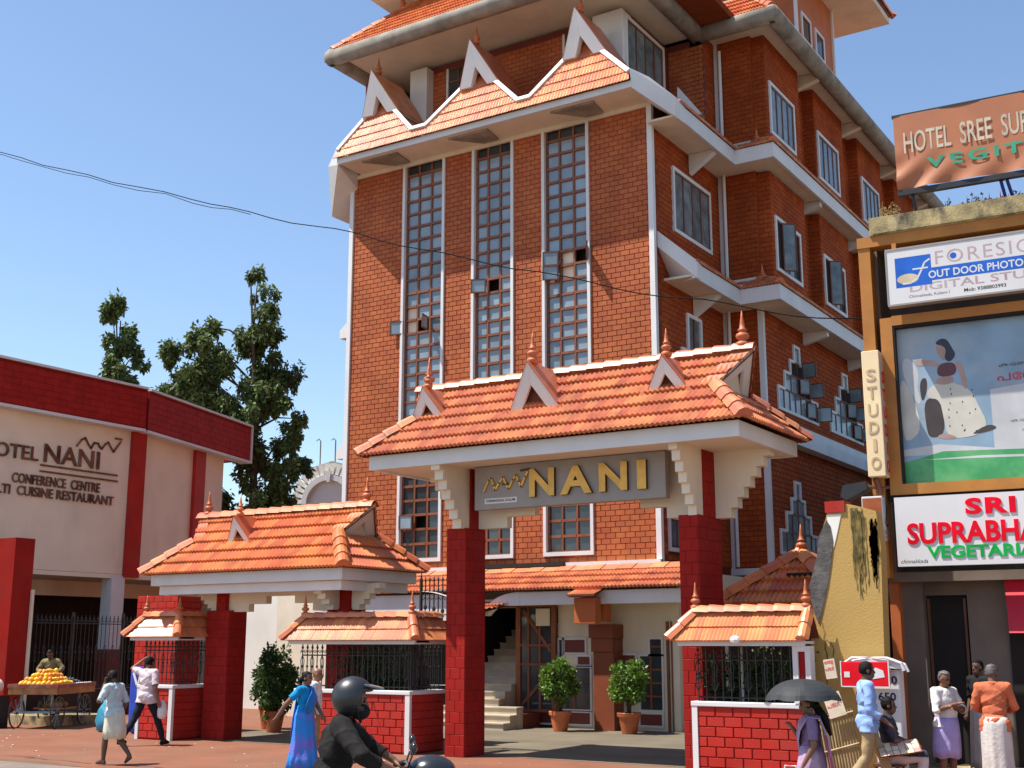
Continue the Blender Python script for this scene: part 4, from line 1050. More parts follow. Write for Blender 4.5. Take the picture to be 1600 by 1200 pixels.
# ================================================================ LOW BOUNDARY WALLS WITH THEIR OWN TILED CAPS
def grille(t, x0, x1, y, z0, z1, axis='x', pitch=0.13, name='grille'):
    q = MB()
    n = max(2, round((x1 - x0) / pitch))
    def P(a, off, z): return (a, y + off, z) if axis == 'x' else (y + off, a, z)
    for i in range(n + 1):
        a = x0 + (x1 - x0) * i / n
        q.tube([P(a, 0, z0), P(a, 0, z1)], 0.011, 5)
        # spear head, side leaves and centre knot
        zt = z1 - 0.10
        q.tube([P(a, 0, zt - 0.03), P(a, 0, zt), P(a, 0, zt + 0.07)], [0.008, 0.028, 0.003], 5)
        for sg in (-1, 1):
            q.tube([P(a, 0, zt - 0.10), P(a + sg * 0.04, 0, zt - 0.04), P(a + sg * 0.05, 0, zt - 0.10)], 0.009, 4)
            if i % 2 == 0:
                zc = (z0 + z1) / 2
                q.tube([P(a, 0, zc - 0.28), P(a + sg * 0.045, 0, zc - 0.20), P(a + sg * 0.03, 0, zc - 0.05), P(a + sg * 0.045, 0, zc + 0.1), P(a, 0, zc + 0.2)], 0.010, 4)
        q.ball(P(a, 0, (z0 + z1) / 2 - 0.02), 0.026, 6, 4)
    for z in (z0 + 0.06, z1 - 0.24): q.tube([P(x0, 0.0, z), P(x1, 0.0, z)], 0.013, 4)
    return q.build(name, 'black_iron', t)
def low_wall(label, x0, x1, y0, side, eave, roofm='roof_tile_glazed', group=None, rx0=None, rx1=None, right_post=False):
    t = thing('boundary_wall', label, 'wall', ((x0 + x1) / 2, y0, 0))
    th = 0.22; zt = 1.06
    q = MB(); q.box(x0, x1 - 0.012, y0 + 0.012, y0 + th, 0, zt)
    if side: q.box(x1 - th, x1 - 0.012, y0 + th, y0 + side, 0, zt)
    body = q.build('wall_body', 'red_joint', t)
    st = new_store(body)
    bricks(st, (x0 + 0.07, y0 + 0.012, 0), (1, 0, 0), (0, 0, 1), x1 - x0 - 0.14, zt, 'red_wall', 0.285, 0.150, 0.012, 0.014, b0=0.03)
    if side: bricks(st, (x1 - 0.012, y0 + 0.05, 0), (0, 1, 0), (0, 0, 1), side - 0.05, zt, 'red_wall', 0.285, 0.150, 0.006, 0.010, b0=0.03)
    flush(st, 'brick', 'red_wall', 200, 'bricks')
    q = MB(); q.box(x1 - 0.085, x1 + 0.02, y0 - 0.02, y0 + 0.05, 0, zt); q.box(x0 - 0.02, x0 + 0.07, y0 - 0.02, y0 + 0.05, 0, zt); q.build('corner_strip', 'white_paint', t)
    q = MB(); q.box(x0 - 0.03, x1 + 0.03, y0 - 0.03, y0 + th + 0.03, zt, zt + 0.075)
    if side: q.box(x1 - th - 0.03, x1 + 0.03, y0 + th + 0.03, y0 + side, zt, zt + 0.075)
    q.build('coping', 'white_paint', t, bevel=0.012)
    # tiled cap: street slope, hip end and return along the side
    ra, rb = (rx0 if rx0 is not None else x0 - 0.35), (rx1 if rx1 is not None else x1 + 0.22)
    yf = y0 - 0.15; pit = 54; c, s = math.cos(R(pit)), math.sin(R(pit)); hd = 0.30; bt = hd / c; zr = eave + hd * math.tan(R(pit))
    rs = new_store(t); L = rb - ra
    tl = bt / 2
    tile_field(rs, (ra, yf, eave), (1, 0, 0), (0, c, s), [(0, 0), (L, 0), (L - (hd if side else 0.0), bt), (hd, bt)], roofm, 0.125, tl)
    tile_field(rs, (rb - (hd if side else 0), yf + 2 * hd, eave), (-1, 0, 0), (0, -c, s), [(0, 0), (L - (hd if side else 0), 0), (L - hd - (hd if side else 0), bt), (0, bt)], roofm, 0.125, tl)
    tile_field(rs, (ra, yf + 2 * hd, eave), (0, -1, 0), (c, 0, s), [(0, 0), (2 * hd, 0), (hd, bt)], roofm, 0.125, tl)
    up = Vector((0, 0, 0.035))
    for (p, r_) in (((ra - 0.02, yf - 0.02, eave), 1), ((ra - 0.02, yf + 2 * hd + 0.02, eave), 1)): ridge(t, Vector(p) + up, Vector((ra + hd, yf + hd, zr)) + up, roofm, w=0.10, h=0.07, seg=0.26)
    if side:
        W = side + 0.12
        tile_field(rs, (rb, yf, eave), (0, 1, 0), (-c, 0, s), [(0, 0), (W, 0), (W, bt), (hd, bt)], roofm, 0.125, tl)
        ridge(t, Vector((rb + 0.02, yf - 0.02, eave)) + up, Vector((rb - hd, yf + hd, zr)) + up, roofm, w=0.10, h=0.07, seg=0.26)
        ridge(t, Vector((rb - hd, yf + hd, zr)) + up, Vector((rb - hd, yf + W, zr)) + up, roofm, w=0.10, h=0.07, seg=0.28)
        ridge(t, Vector((ra + hd, yf + hd, zr)) + up, Vector((rb - hd, yf + hd, zr)) + up, roofm, w=0.10, h=0.07, seg=0.28)
        finial(t, (rb - hd, yf + hd, zr + 0.09), 0.72)
    else:
        ridge(t, Vector((ra + hd, yf + hd, zr)) + up, Vector((rb, yf + hd, zr)) + up, roofm, w=0.10, h=0.07, seg=0.28)
        ridge(t, Vector((rb - 0.06, yf - 0.02, eave)) + up, Vector((rb - 0.06, yf + hd, zr)) + up, roofm, w=0.10, h=0.07, seg=0.26)
        finial(t, (rb - 0.08, yf + hd, zr + 0.09), 0.72)
    finial(t, (ra + hd, yf + hd, zr + 0.09), 0.72)
    flush(rs, 'roof_tile', roofm, 150, 'roof_tiles')
    q = MB(); q.box(ra + 0.08, rb - 0.06, yf + 0.07, yf + 0.13, eave - 0.09, eave - 0.005); q.box(ra + 0.08, rb - 0.06, yf + 0.13, yf + 2 * hd - 0.07, eave - 0.06, eave - 0.02)
    if side: q.box(rb - 0.12, rb - 0.06, yf + 0.13, yf + W, eave - 0.09, eave - 0.005)
    q.build('fascia', 'white_paint', t)
    grille(t, x0 + 0.05, x1 - 0.06, y0 + 0.11, zt + 0.075, eave - 0.06)
    if side: grille(t, y0 + 0.12, y0 + side - 0.02, x1 - 0.11, zt + 0.075, eave - 0.06, axis='y')
    return t
low_wall('red brick boundary wall with tiled cap at the far left of the side gate', -21.45, -20.40, 18.78, 1.25, 2.15, 'roof_tile_glazed')
low_wall('red brick boundary wall with tiled cap between the side gate and the main gate', -16.95, -14.16, 18.78, 1.1, 2.07, 'roof_tile_glazed', rx0=-17.2)
rw = low_wall('red brick boundary wall with pale shining tiles to the right of the main gate', -8.08, -6.22, 17.90, 0, 2.05, 'roof_tile_glazed', rx0=-8.36, rx1=-6.20)
q = MB(); q.box(-6.46, -6.38, 17.86, 18.05, 1.14, 1.96); q.box(-6.27, -6.19, 17.86, 18.05, 1.14, 1.96); q.box(-6.38, -6.27, 17.86, 18.05, 1.88, 1.96); q.build('end_post', 'white_paint', rw)
q = MB(); q.box(-6.38, -6.27, 17.90, 18.02, 1.14, 1.88); q.build('post_panel', 'red_paint', rw)
q = MB(); q.box(-7.41, -7.375, 18.2, 18.24, 1.1, 1.95); q.build('grille_post', 'grey_board', rw)
q = MB(); q.ball((-7.25, 17.62, 2.05), 0.07, 8, 6, 1.2, 0.7, 0.9); q.build('spot_lamp', 'white_paint', rw)
# red brick pier behind the left wall with a lamp on it
pier = thing('brick_pier', 'square red brick pier behind the left boundary wall, white lamp on top', 'pier', (-22.9, 20.9, 0))
q = MB(); q.box(-23.62, -22.26, 20.51, 21.25, 0, 3.10); pb = q.build('pier_body', 'red_joint', pier)
st = new_store(pb); bricks(st, (-23.63, 20.51, 0), (1, 0, 0), (0, 0, 1), 1.38, 3.1, 'red_wall', 0.285, 0.15, 0.008, 0.012); bricks(st, (-22.26, 20.51, 0), (0, 1, 0), (0, 0, 1), 0.75, 3.1, 'red_wall', 0.285, 0.15, 0.008, 0.012)
flush(st, 'brick', 'red_wall', 250, 'bricks')
q = MB(); q.ball((-22.75, 20.9, 3.22), 0.14, 10, 6, 2.2, 0.8, 0.75); q.build('lamp_shade', 'white_paint', pier, smooth=True)
q = MB(); q.tube([(-23.1, 20.9, 3.1), (-23.1, 20.9, 3.45)], 0.02, 6); q.build('lamp_post', 'white_paint', pier)
# opened ornamental iron gate leaf by the main gate
ig = thing('iron_gate', 'black ornamental iron gate leaf folded back behind the left column', 'gate', (-14.5, 19.9, 0))
q = MB()
gx = [(-14.83 + 0.105 * i) for i in range(13)]
for i, x in enumerate(gx):
    top = 3.18 if i else 3.26
    q.tube([(x, 20.0, 0.1), (x, 20.0, top)], 0.014 if i else 0.035, 5)
    q.tube([(x, 20.0, top - 0.02), (x, 20.0, top + 0.04), (x, 20.0, top + 0.12)], [0.006, 0.022, 0.002], 5)
    q.ball((x, 20.0, 3.02), 0.026, 6, 4)
    if i % 2: q.ball((x, 20.0, 2.72 - 0.02 * i), 0.045, 6, 5, 1, 0.6, 1.2)
    q.tube([(x, 20.0, 2.9), (x + 0.05, 20.0, 2.84), (x + 0.1, 20, 2.9 - 0.01 * i)], 0.009, 4)
arc = [(-14.83 + 0.105 * i, 20.0, 3.0 - 0.0030 * i * i) for i in range(13)]
q.tube(arc, 0.022, 5)
for z in (0.2, 1.2, 2.55): q.tube([(gx[0], 20.0, z), (gx[-1], 20.0, z)], 0.018, 5)
q.tube([(gx[0], 20.0, 3.0), (gx[-1], 20.0, 3.03)], 0.012, 5)
q.build('gate_leaf', 'black_iron', ig)
# tiled kiosk roof behind the right wall
ks = thing('kiosk', 'small guard kiosk with dark red hipped tile roof behind the right wall', 'kiosk', (-7, 22, 0))
st = new_store(ks)
c_, s_ = math.cos(R(38)), math.sin(R(38))
hip_roof(ks, st, -9.0, -6.15, 20.2, 23.0, 2.45, 38, rows_foot=None, m='roof_tile_orange', fascia=0.2)
flush(st, 'roof_tile', 'roof_tile_orange', 200, 'roof_tiles')
finial(ks, (-7.55, 21.6, 3.60), 0.95)
q = MB(); q.box(-8.6, -6.5, 20.6, 22.6, 0, 2.3); q.build('kiosk_shade_box', 'porch_dark', ks)  # near-black box: darkness of the open kiosk put into the colour
# white yard wall seen through the side gate
yw = MB(); yw.box(-29.5, -24.1, 29.2, 29.4, 0, 5.2); yw = yw.build('yard_wall', 'white_wall'); tag(yw, 'plain white yard wall seen through the opening of the side gate', 'wall')
# ================================================================ CONFERENCE CENTRE ON THE LEFT
mat('metal_letter', (0.22, 0.16, 0.13), 0.25, 0.25, 3.0, 0.4, metal=0.7, spec=0.6)
conf = thing('conference_centre', 'beige two storey conference hall with red parapet and metal letters at the left edge', 'building', (-36, 26, 0))
P0 = Vector((-34, 8, 0)); P1 = Vector((-34, 29.0, 0)); P2 = Vector((-36.3, 36.4, 0))
def wall_strip(q, a, b, z0, z1, off0, off1):
    """vertical slab along a->b; offsets are outwards (to the right of a->b)"""
    d = (b - a).normalized(); n = Vector((d.y, -d.x, 0))
    q.obox(a, d, (0, 0, 1), n, 0, (b - a).length, z0, z1, off0, off1)
d2 = (P2 - P1).normalized()
E2 = P1 + d2 * 6.35
q = MB(); wall_strip(q, P0, P1, 4.3, 9.6, -0.3, 0); q.build('wall_panel', 'beige_plaster', conf)
q = MB(); wall_strip(q, P1, E2, 4.3, 9.6, -0.3, 0); q.build('wall_panel', 'beige_plaster', conf)
q = MB(); q.obox(E2, (-1, 0, 0), (0, 0, 1), (0, 1, 0), 0, 9, 0, 9.6, -0.3, 0); q.build('end_wall', 'beige_plaster', conf)
par = MB(); wall_strip(par, P0, P1 + Vector((0, 0.02, 0)), 9.32, 10.72, 0.0, 0.42); wall_strip(par, P1, P2, 9.30, 10.70, 0.0, 0.42)
par.obox(P2, (-1, 0, 0), (0, 0, 1), (0, 1, 0), 0, 6, 9.3, 10.7, -0.3, 0)
pp = par.build('parapet', 'red_joint', conf)
mat('parapet_tile', (0.33, 0.018, 0.014), 0.65, 0.06, 2.0, 0.15, spec=0.12)
st = new_store(pp)
bricks(st, P0 + Vector((0.42, 0, 0)), (0, 1, 0), (0, 0, 1), 21.0, 10.62, 'parapet_tile', 0.6, 0.21, 0.006, 0.012, b0=9.36, a0=12)
nn = Vector((d2.y, -d2.x, 0))
bricks(st, P1 + nn * 0.42, d2, (0, 0, 1), (P2 - P1).length, 10.60, 'parapet_tile', 0.6, 0.21, 0.006, 0.012, b0=9.34)
flush(st, 'tile', 'parapet_tile', 0, 'parapet_tiles')
q = MB(); wall_strip(q, P0, P1, 10.72, 10.80, -0.1, 0.50); wall_strip(q, P1, P2, 10.70, 10.78, -0.1, 0.50); wall_strip(q, P0, P1, 9.22, 9.318, 0.0, 0.46); wall_strip(q, P1, P2, 9.20, 9.298, 0.0, 0.46)
q.obox(P2, d2, (0, 0, 1), nn, 0, 0.10, 9.2, 10.78, -0.1, 0.48); q.build('parapet_coping', 'white_paint', conf)
q = MB(); wall_strip(q, P1 + Vector((0, -0.25, 0)), P1 + Vector((0, 0.35, 0)), 4.20, 9.22, 0.0, 0.16); q.build('pilaster', 'red_wall', conf)
q = MB(); wall_strip(q, P1 + d2 * 3.95, P1 + d2 * 4.7, 4.3, 9.20, 0.0, 0.14); q.build('pilaster', 'red_wall', conf)
q = MB(); q.box(-34.45, -33.95, 28.3, 28.85, 1.8, 4.25); q.build('ground_column', 'white_paint', conf)
q = MB(); q.box(-34.5, -33.9, 28.25, 28.9, 0, 1.8); q.build('column_dado', 'maroon_paint', conf)
q = MB(); q.box(-34.45, -33.95, 15.0, 15.6, 0, 4.25); q.build('ground_column', 'white_paint', conf)
q = MB(); q.box(-44, -34.0, 8, 36, 4.15, 4.29); q.build('first_floor_slab', 'beige_plaster', conf)
q = MB(); q.box(-44, -43.8, 8, 36, 0, 9.6); q.box(-44, -34, 35.6, 35.8, 0, 4.2); q.box(-44, -34.2, 8, 29, 10.3, 10.4); q.build('back_wall', 'brown_paint', conf)
q = MB(); q.box(-36.8, -36.6, 8, 35.6, 3.62, 4.14); q.build('ceiling_beam', 'beige_plaster', conf)
q = MB(); q.box(-38.2, -38.0, 8, 35.5, 0, 4.14); q.build('inner_wall', 'porch_dark', conf)
for (a, z) in ((24.2, 2.6), (26.5, 2.6)):
    q = MB(); q.ball((-37.95, a, z), 0.11, 8, 6, 0.5, 1, 1.6); q.build('wall_lamp', 'black_iron', conf)
LX = -33.985
uY, uZ = (0, 1, 0), (0, 0, 1)
def ltr(s, y, z, h, w): text(conf, s, (LX, y, z), uY, uZ, h=h, w=w, m='metal_letter', ext=0.05, bold=0.012)
ltr('HOTEL', 23.0, 7.72, 0.46, 2.05)
ltr('NANI', 25.26, 7.74, 0.60, 2.2)
ltr('CONFERENCE  CENTRE', 24.15, 6.96, 0.32, 3.4)
ltr('MULTI  CUISINE RESTAURANT', 23.1, 6.58, 0.31, 5.05)
q = MB()
q.box(LX, LX + 0.04, 25.15, 28.25, 7.60, 7.655); q.box(LX, LX + 0.04, 25.15, 28.28, 7.40, 7.455); q.build('underline_bar', 'metal_letter', conf)
q = MB()
pts = [(26.5, 8.42), (26.68, 8.66), (26.82, 8.74), (26.95, 8.55), (27.08, 8.42), (27.2, 8.62), (27.36, 8.62), (27.44, 8.5), (27.52, 8.46), (27.66, 8.64), (27.78, 8.72), (27.9, 8.55), (28.02, 8.42), (28.3, 8.80)]
for a, b in zip(pts[:-1], pts[1:]):
    d = Vector((0, b[0] - a[0], b[1] - a[1])); L = d.length; d.normalize()
    q.obox((LX, a[0], a[1]), d, Vector((1, 0, 0)).cross(d), (1, 0, 0), -0.02, L + 0.02, -0.03, 0.03, 0, 0.04)
q.box(LX, LX + 0.04, 28.05, 28.36, 8.86, 8.92)
q.build('wave_emblem', 'metal_letter', conf)
# front pier at the picture's left edge
q = MB(); q.box(-30.0, -28.72, 20.7, 21.3, 0, 4.75)
pr = q.build('street_pier', 'red_paint'); tag(pr, 'plain dark red street pier behind the fruit cart', 'pier')
q = MB(); q.box(-28.72, -28.66, 21.28, 21.36, 0, 3.4); o_ = q.build('cream_pole', 'cream_paint'); tag(o_, 'thin cream pole against the dark red street pier', 'pole')
# iron fence along the hall
fence = thing('iron_fence', 'black iron railing with spear tops in front of the conference hall', 'fence', (-29.2, 24, 0))
for k in range(3):
    y0 = 21.35 + k * 1.75
    grille(fence, y0, y0 + 1.7, -29.2, 0.75, 2.78, axis='y', pitch=0.14, name='railing')
q = MB(); q.box(-29.35, -29.05, 21.3, 26.8, 0, 0.75); q.build('plinth', 'porch_dark', fence)
for k in range(4):
    q = MB(); q.box(-29.24, -29.16, 21.32 + k * 1.75, 21.38 + k * 1.75, 0.75, 2.85); q.build('post', 'black_iron', fence)

# ================================================================ SHOP BLOCK ON THE RIGHT (its own frame, turned 3.7 degrees)
SH = thing('shop_building', 'two storey shop with ochre frame and stained concrete parapet at the right edge', 'building', (-6.043, 19.853, 0), R(3.7), world=False)
mat('ochre_paint', (0.42, 0.165, 0.028), 0.6, 0.05, 2, 0.15, bump=0.08, dirt=(0.25, 0.09, 0.03), dscale=1.4, damt=0.5)
mat('stained_concrete', (0.36, 0.28, 0.14), 0.9, 0.06, 5, 0.35, bump=0.4, bscale=25, dirt=(0.05, 0.047, 0.04), dscale=3.2, damt=1.2, stretch=0.5)
mat('shop_wall', (0.20, 0.16, 0.135), 0.85, 0.04, 1.2, 0.12, spec=0.1, dirt=(0.10, 0.08, 0.065), dscale=0.8, damt=0.5)
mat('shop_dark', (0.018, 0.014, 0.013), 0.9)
mat('panel_white', (0.66, 0.64, 0.63), 0.4, 0.02, 1, 0.03, dirt=(0.5, 0.47, 0.43), dscale=1.2, stretch=0.4, damt=0.3)
W_ = 7.5
q = MB(); q.box(0.58, W_, -0.25, 0.3, 8.60, 8.91); q.box(0.64, W_, -0.28, -0.25, 8.62, 8.66); q.build('parapet', 'stained_concrete', SH)
q = MB(); q.box(0.36, W_, -0.22, 0.05, 8.42, 8.60); q.build('top_beam', 'ochre_paint', SH)
q = MB(); q.box(0.37, 0.56, -0.2, 0.15, 3.0, 8.42); q.build('corner_post', 'ochre_paint', SH)
q = MB(); q.box(0.92, 0.99, -0.24, -0.18, 8.20, 8.42); q.build('sign_stay', 'ochre_paint', SH)
q = MB(); q.box(0.56, W_, 0.9, 1.0, 3.0, 8.6); q.box(0.56, 0.60, 0.15, 0.9, 3.0, 8.6); q.box(0.6, W_, 0.05, 0.9, 8.5, 8.6); q.build('recess_wall', 'shop_wall', SH)
q = MB(); q.box(0.64, 0.83, -0.16, 0.05, 4.30, 7.20); q.box(0.83, W_, -0.16, 0.05, 7.06, 7.22); q.box(0.83, W_, -0.16, 0.05, 4.30, 4.47); q.build('poster_frame', 'ochre_paint', SH)
q = MB(); q.box(0.6, W_, -0.1, 0.1, 4.22, 4.298); q.box(0.83, 0.86, -0.15, 0.04, 4.47, 7.06); q.box(0.86, W_, -0.15, 0.04, 7.02, 7.06); q.build('black_frame_strip', 'shop_dark', SH)  # thin black strips round the print and under its frame
q = MB(); q.box(0.30, W_, 0.1, 6, 2.95, 3.1); q.build('floor_slab', 'shop_wall', SH)
# ground floor
q = MB(); q.box(0.60, 0.92, 0.4, 0.7, 0, 3.0); q.box(1.56, 2.15, 0.6, 0.75, 0, 3.0); q.box(0.92, 1.56, 0.6, 0.75, 2.75, 3.0); q.build('ground_wall', 'shop_wall', SH)
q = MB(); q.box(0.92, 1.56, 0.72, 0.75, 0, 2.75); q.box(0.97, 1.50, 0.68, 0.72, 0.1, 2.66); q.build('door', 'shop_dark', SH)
q = MB(); q.box(0.94, 0.98, 0.64, 0.68, 0, 2.7); q.box(1.49, 1.53, 0.64, 0.68, 0, 2.7); q.build('door_frame', 'timber_dark', SH)
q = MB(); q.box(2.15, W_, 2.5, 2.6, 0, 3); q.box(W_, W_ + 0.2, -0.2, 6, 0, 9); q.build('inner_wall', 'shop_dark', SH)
q = MB(); q.box(0.30, W_, -0.6, 3, 0.0, 0.16); q.build('platform', 'stained_concrete', SH)
q = MB(); q.box(0.45, 0.60, 0.2, 0.4, 0, 3.0); q.build('orange_post', 'orange_paint', SH)
q = MB(); q.box(-1.5, 0.36, 1.2, 1.3, 0, 3.2); q.build('side_wall', 'shop_dark', SH)
mat('red_awning', (0.55, 0.012, 0.03), 0.5, 0.04, 2, 0.1)
q = MB(); q.prism([(2.17, 0.3, 3.05), (4.5, 0.3, 3.05), (4.5, -0.15, 2.15), (2.24, -0.15, 2.15)], (0, 0.03, 0)); q.box(2.2, 4.5, 0.32, 1.0, 2.6, 2.64)
o_ = q.build('awning', 'red_awning', SH)
q = MB(); q.box(2.15, W_, 0.55, 0.65, 0.16, 3.0); q.build('doorway_shade_slab', 'shop_dark', SH)  # near-black slab added for the shade behind the awning
q = MB()
for k in range(5): q.box(2.24, 2.48, 0.1 + 0.02 * k, 0.16, 2.42 + 0.07 * k, 2.45 + 0.07 * k)
q.build('awning_louvre', 'shop_dark', SH)
q = MB(); q.box(0.7, 14, 6.0, 30, 0, 8.3); q.build('unseen_shade_block', 'shop_wall', SH)  # unseen block added to cut sky light on the hotel's side wall
# ---- signs (each a thing of its own)
def shthing(name, label, cat, group=None):
    return thing(name, label, cat, (-6.043, 19.853, 0), R(3.7), group, world=False)
U3, V3 = (1, 0, 0), (0, 0, 1)
mat('banner_cloth', (0.40, 0.145, 0.065), 0.55, 0.02, 1.5, 0.10, spec=0.4)
mat('pale_letter', (0.52, 0.44, 0.33), 0.6, 0.02)
mat('green_letter', (0.03, 0.30, 0.17), 0.5, 0.02)
mat('blue_steel', (0.015, 0.03, 0.22), 0.5)
bn = shthing('banner', 'orange cloth banner on blue posts above the shop parapet', 'banner')
q = MB(); nx_, nz_ = 44, 16; x0, x1, z0, z1 = 1.09, 4.9, 9.30, 10.58
def bw_(a, b):
    fold = 0.0
    k = (a * 2.6 + b * 3.2)
    cor = max(0, 1 - a / 1.3) * max(0, 1 - b / 0.8)
    fold += 0.035 * cor * math.sin(14 * (a * 0.75 - b * 0.9))
    fold += 0.010 * math.sin(5 * a + 2 * b) + 0.022 * max(0, 1 - b / 0.45) * math.sin(9 * a - 10 * b)
    return -0.30 + fold
for j in range(nz_ + 1):
    for i in range(nx_ + 1):
        a = i / nx_ * (x1 - x0); b = j / nz_ * (z1 - z0); q.v.append((x0 + a, bw_(a, b), z0 + b))
for j in range(nz_):
    for i in range(nx_):
        k = j * (nx_ + 1) + i; q.f.append((k, k + 1, k + nx_ + 2, k + nx_ + 1)); q.mi.append(0)
q.build('banner_cloth', 'banner_cloth', bn, smooth=True)
q = MB(); q.box(1.07, 4.9, -0.30, -0.22, 10.57, 10.61); q.box(1.09, 4.9, -0.30, -0.20, 9.20, 9.29); q.build('banner_rail', 'black_iron', bn)
q = MB(); q.tube([(1.30, -0.2, 9.3), (1.36, -0.02, 8.6)], 0.035, 6); q.tube([(1.32, -0.2, 10.5), (1.30, -0.2, 9.2)], 0.03, 6); q.build('post', 'black_iron', bn)
q = MB(); q.tube([(2.66, -0.2, 9.25), (2.72, 0.0, 8.85)], 0.028, 6); q.tube([(2.75, -0.2, 9.25), (2.83, 0.1, 8.85)], 0.028, 6); q.tube([(2.7, -0.2, 10.5), (2.7, -0.2, 9.2)], 0.028, 6); q.build('post', 'blue_steel', bn)
text(bn, 'HOTEL  SREE  SUPRABHATHAM', (1.24, -0.314, 9.90), U3, V3, h=0.37, w=3.35, m='pale_letter', ext=0.001, bold=0.01)
text(bn, 'VEGITERIAN', (1.58, -0.318, 9.58), U3, V3, h=0.19, w=3.0, m='green_letter', ext=0.001, bold=0.03, gap=1.35)
fs = shthing('studio_signboard', 'white signboard with blue fish emblem and photo studio wording', 'sign')
mat('sign_blue', (0.012, 0.10, 0.46), 0.4, 0.02); mat('pale_mauve', (0.42, 0.31, 0.33), 0.5, 0.02); mat('sign_tan', (0.55, 0.45, 0.30), 0.5, 0.02)
q = MB(); q.box(0.86, 3.6, -0.42, -0.27, 7.34, 8.24); q.build('sign_panel', 'panel_white', fs)
q = MB(); q.box(0.845, 3.61, -0.43, -0.26, 8.24, 8.27); q.box(0.845, 3.61, -0.43, -0.26, 7.31, 7.34); q.box(0.84, 0.86, -0.43, -0.26, 7.34, 8.24); q.build('sign_frame', 'grey_board', fs)
Yf = -0.4203
q = MB(); q.box(0.99, 1.55, Yf - 0.0006, Yf, 7.60, 8.10); q.box(1.55, 3.6, Yf - 0.0006, Yf, 7.66, 7.87); q.build('blue_band', 'sign_blue', fs)
q = MB()
el = [(1.18 + 0.17 * math.cos(a), Yf - 0.0012, 7.735 + 0.085 * math.sin(a)) for a in [2 * math.pi * k / 24 for k in range(24)]]
q.prism(el, (0, 0.0006, 0)); fb = q.build('emblem_body', 'sign_tan', fs)
q = MB()
cur = [(1.10, 7.66), (1.22, 7.66), (1.33, 7.73), (1.40, 7.86), (1.45, 7.97), (1.53, 8.02)]
for a, b in zip(cur[:-1], cur[1:]):
    d = Vector((b[0] - a[0], 0, b[1] - a[1])); L = d.length; d.normalize(); q.obox((a[0], Yf - 0.0018, a[1]), d, Vector((0, -1, 0)).cross(d), (0, -1, 0), -0.005, L + 0.005, -0.014, 0.014, 0, 0.0006)
q.box(1.26, 1.50, Yf - 0.0019, Yf - 0.00125, 7.87, 7.895)
q.build('emblem_stroke', 'panel_white', fs)
text(fs, 'FORESIGHT', (1.62, Yf, 7.91), U3, V3, h=0.22, w=1.95, m='pale_mauve', ext=0.0005, gap=1.15)
q = MB()
q.prism([(1.895 + 0.05 * math.cos(a), Yf - 0.0012, 8.02 + 0.05 * math.sin(a)) for a in [2 * math.pi * k / 16 for k in range(16)]], (0, 0.0006, 0)); q.build('emblem_eye', 'sign_blue', fs)
text(fs, 'OUT DOOR PHOTO & VIDEO', (1.50, Yf - 0.0006, 7.695), U3, V3, h=0.125, w=2.05, m='panel_white', ext=0.0005, bold=0.02)
text(fs, 'DIGITAL STUDIO', (1.20, Yf, 7.505), U3, V3, h=0.13, w=2.30, m='pale_mauve', ext=0.0005, bold=0.015)
text(fs, 'Chinnakkada, Kollam-1', (1.18, Yf, 7.405), U3, V3, h=0.055, w=0.62, m='black_print', ext=0.0005)
text(fs, 'Mob: 9388803993', (2.02, Yf, 7.40), U3, V3, h=0.06, w=0.62, m='black_print', ext=0.0005, bold=0.02)
# hoarding with a printed picture of a seated woman
po = shthing('advert_hoarding', 'framed hoarding printed with a woman in a pale dotted skirt', 'hoarding')
mat('print_blue', (0.23, 0.33, 0.42), 0.35, 0.03, 1.2, 0.22, dirt=(0.42, 0.43, 0.43), dscale=0.7, damt=0.8)
mat('print_white', (0.52, 0.52, 0.52), 0.35, 0.03, 1.5, 0.12, dirt=(0.40, 0.42, 0.46), dscale=1.2, damt=0.7)
mat('print_green', (0.05, 0.30, 0.10), 0.35, 0.1, 1.5, 0.15, dirt=(0.2, 0.42, 0.2), dscale=1.5, damt=0.6)
mat('print_skin', (0.42, 0.27, 0.22), 0.4); mat('print_hair', (0.03, 0.03, 0.045), 0.4); mat('print_maroon', (0.14, 0.04, 0.055), 0.4)
mat('print_skirt', (0.56, 0.53, 0.45), 0.4, 0.03, 3, 0.1); mat('print_brown', (0.06, 0.045, 0.04), 0.4); mat('print_red', (0.42, 0.06, 0.09), 0.4)
q = MB(); q.box(0.86, 4.2, 0.0, 0.03, 4.47, 7.02); q.build('print_sheet', 'print_blue', po)
def flat(poly, m, lay, name='print_shape'):
    y = -0.0005 * lay
    q = MB(); q.add([(x, y, z) for x, z in poly], [tuple(range(len(poly)))]); return q.build(name, m, po)
# picture coordinates: crop pixels (7.5 px per photo px) -> metres on the sheet
def pm(px, py): return (0.86 + (px - 95) / 1480 * 1.92, 7.02 - (py - 110) / 1950 * 2.53)
def fp(pts, m, lay, name='print_shape'):
    if name not in ('print_ground', 'print_band'):
        for _ in range(2):
            n_ = len(pts); pts = [q_ for k in range(n_) for q_ in (tuple(0.75 * np.array(pts[k]) + 0.25 * np.array(pts[(k + 1) % n_])), tuple(0.25 * np.array(pts[k]) + 0.75 * np.array(pts[(k + 1) % n_])))]
    P = [pm(*p) for p in pts]
    A = sum(P[i][0] * P[(i + 1) % len(P)][1] - P[(i + 1) % len(P)][0] * P[i][1] for i in range(len(P)))
    return flat(P if A > 0 else P[::-1], m, lay, name)
fp([(1150, 980), (3000, 800), (3000, 1780), (1150, 1700)], 'print_white', 1, 'print_ground')
fp([(95, 1640), (95, 1720), (3000, 1760), (3000, 1700), (1150, 1690), (520, 1600)], 'print_white', 2, 'print_ground')
fp([(95, 1800), (560, 1690), (3000, 1780), (3000, 2060), (95, 2060)], 'print_green', 3, 'print_band')
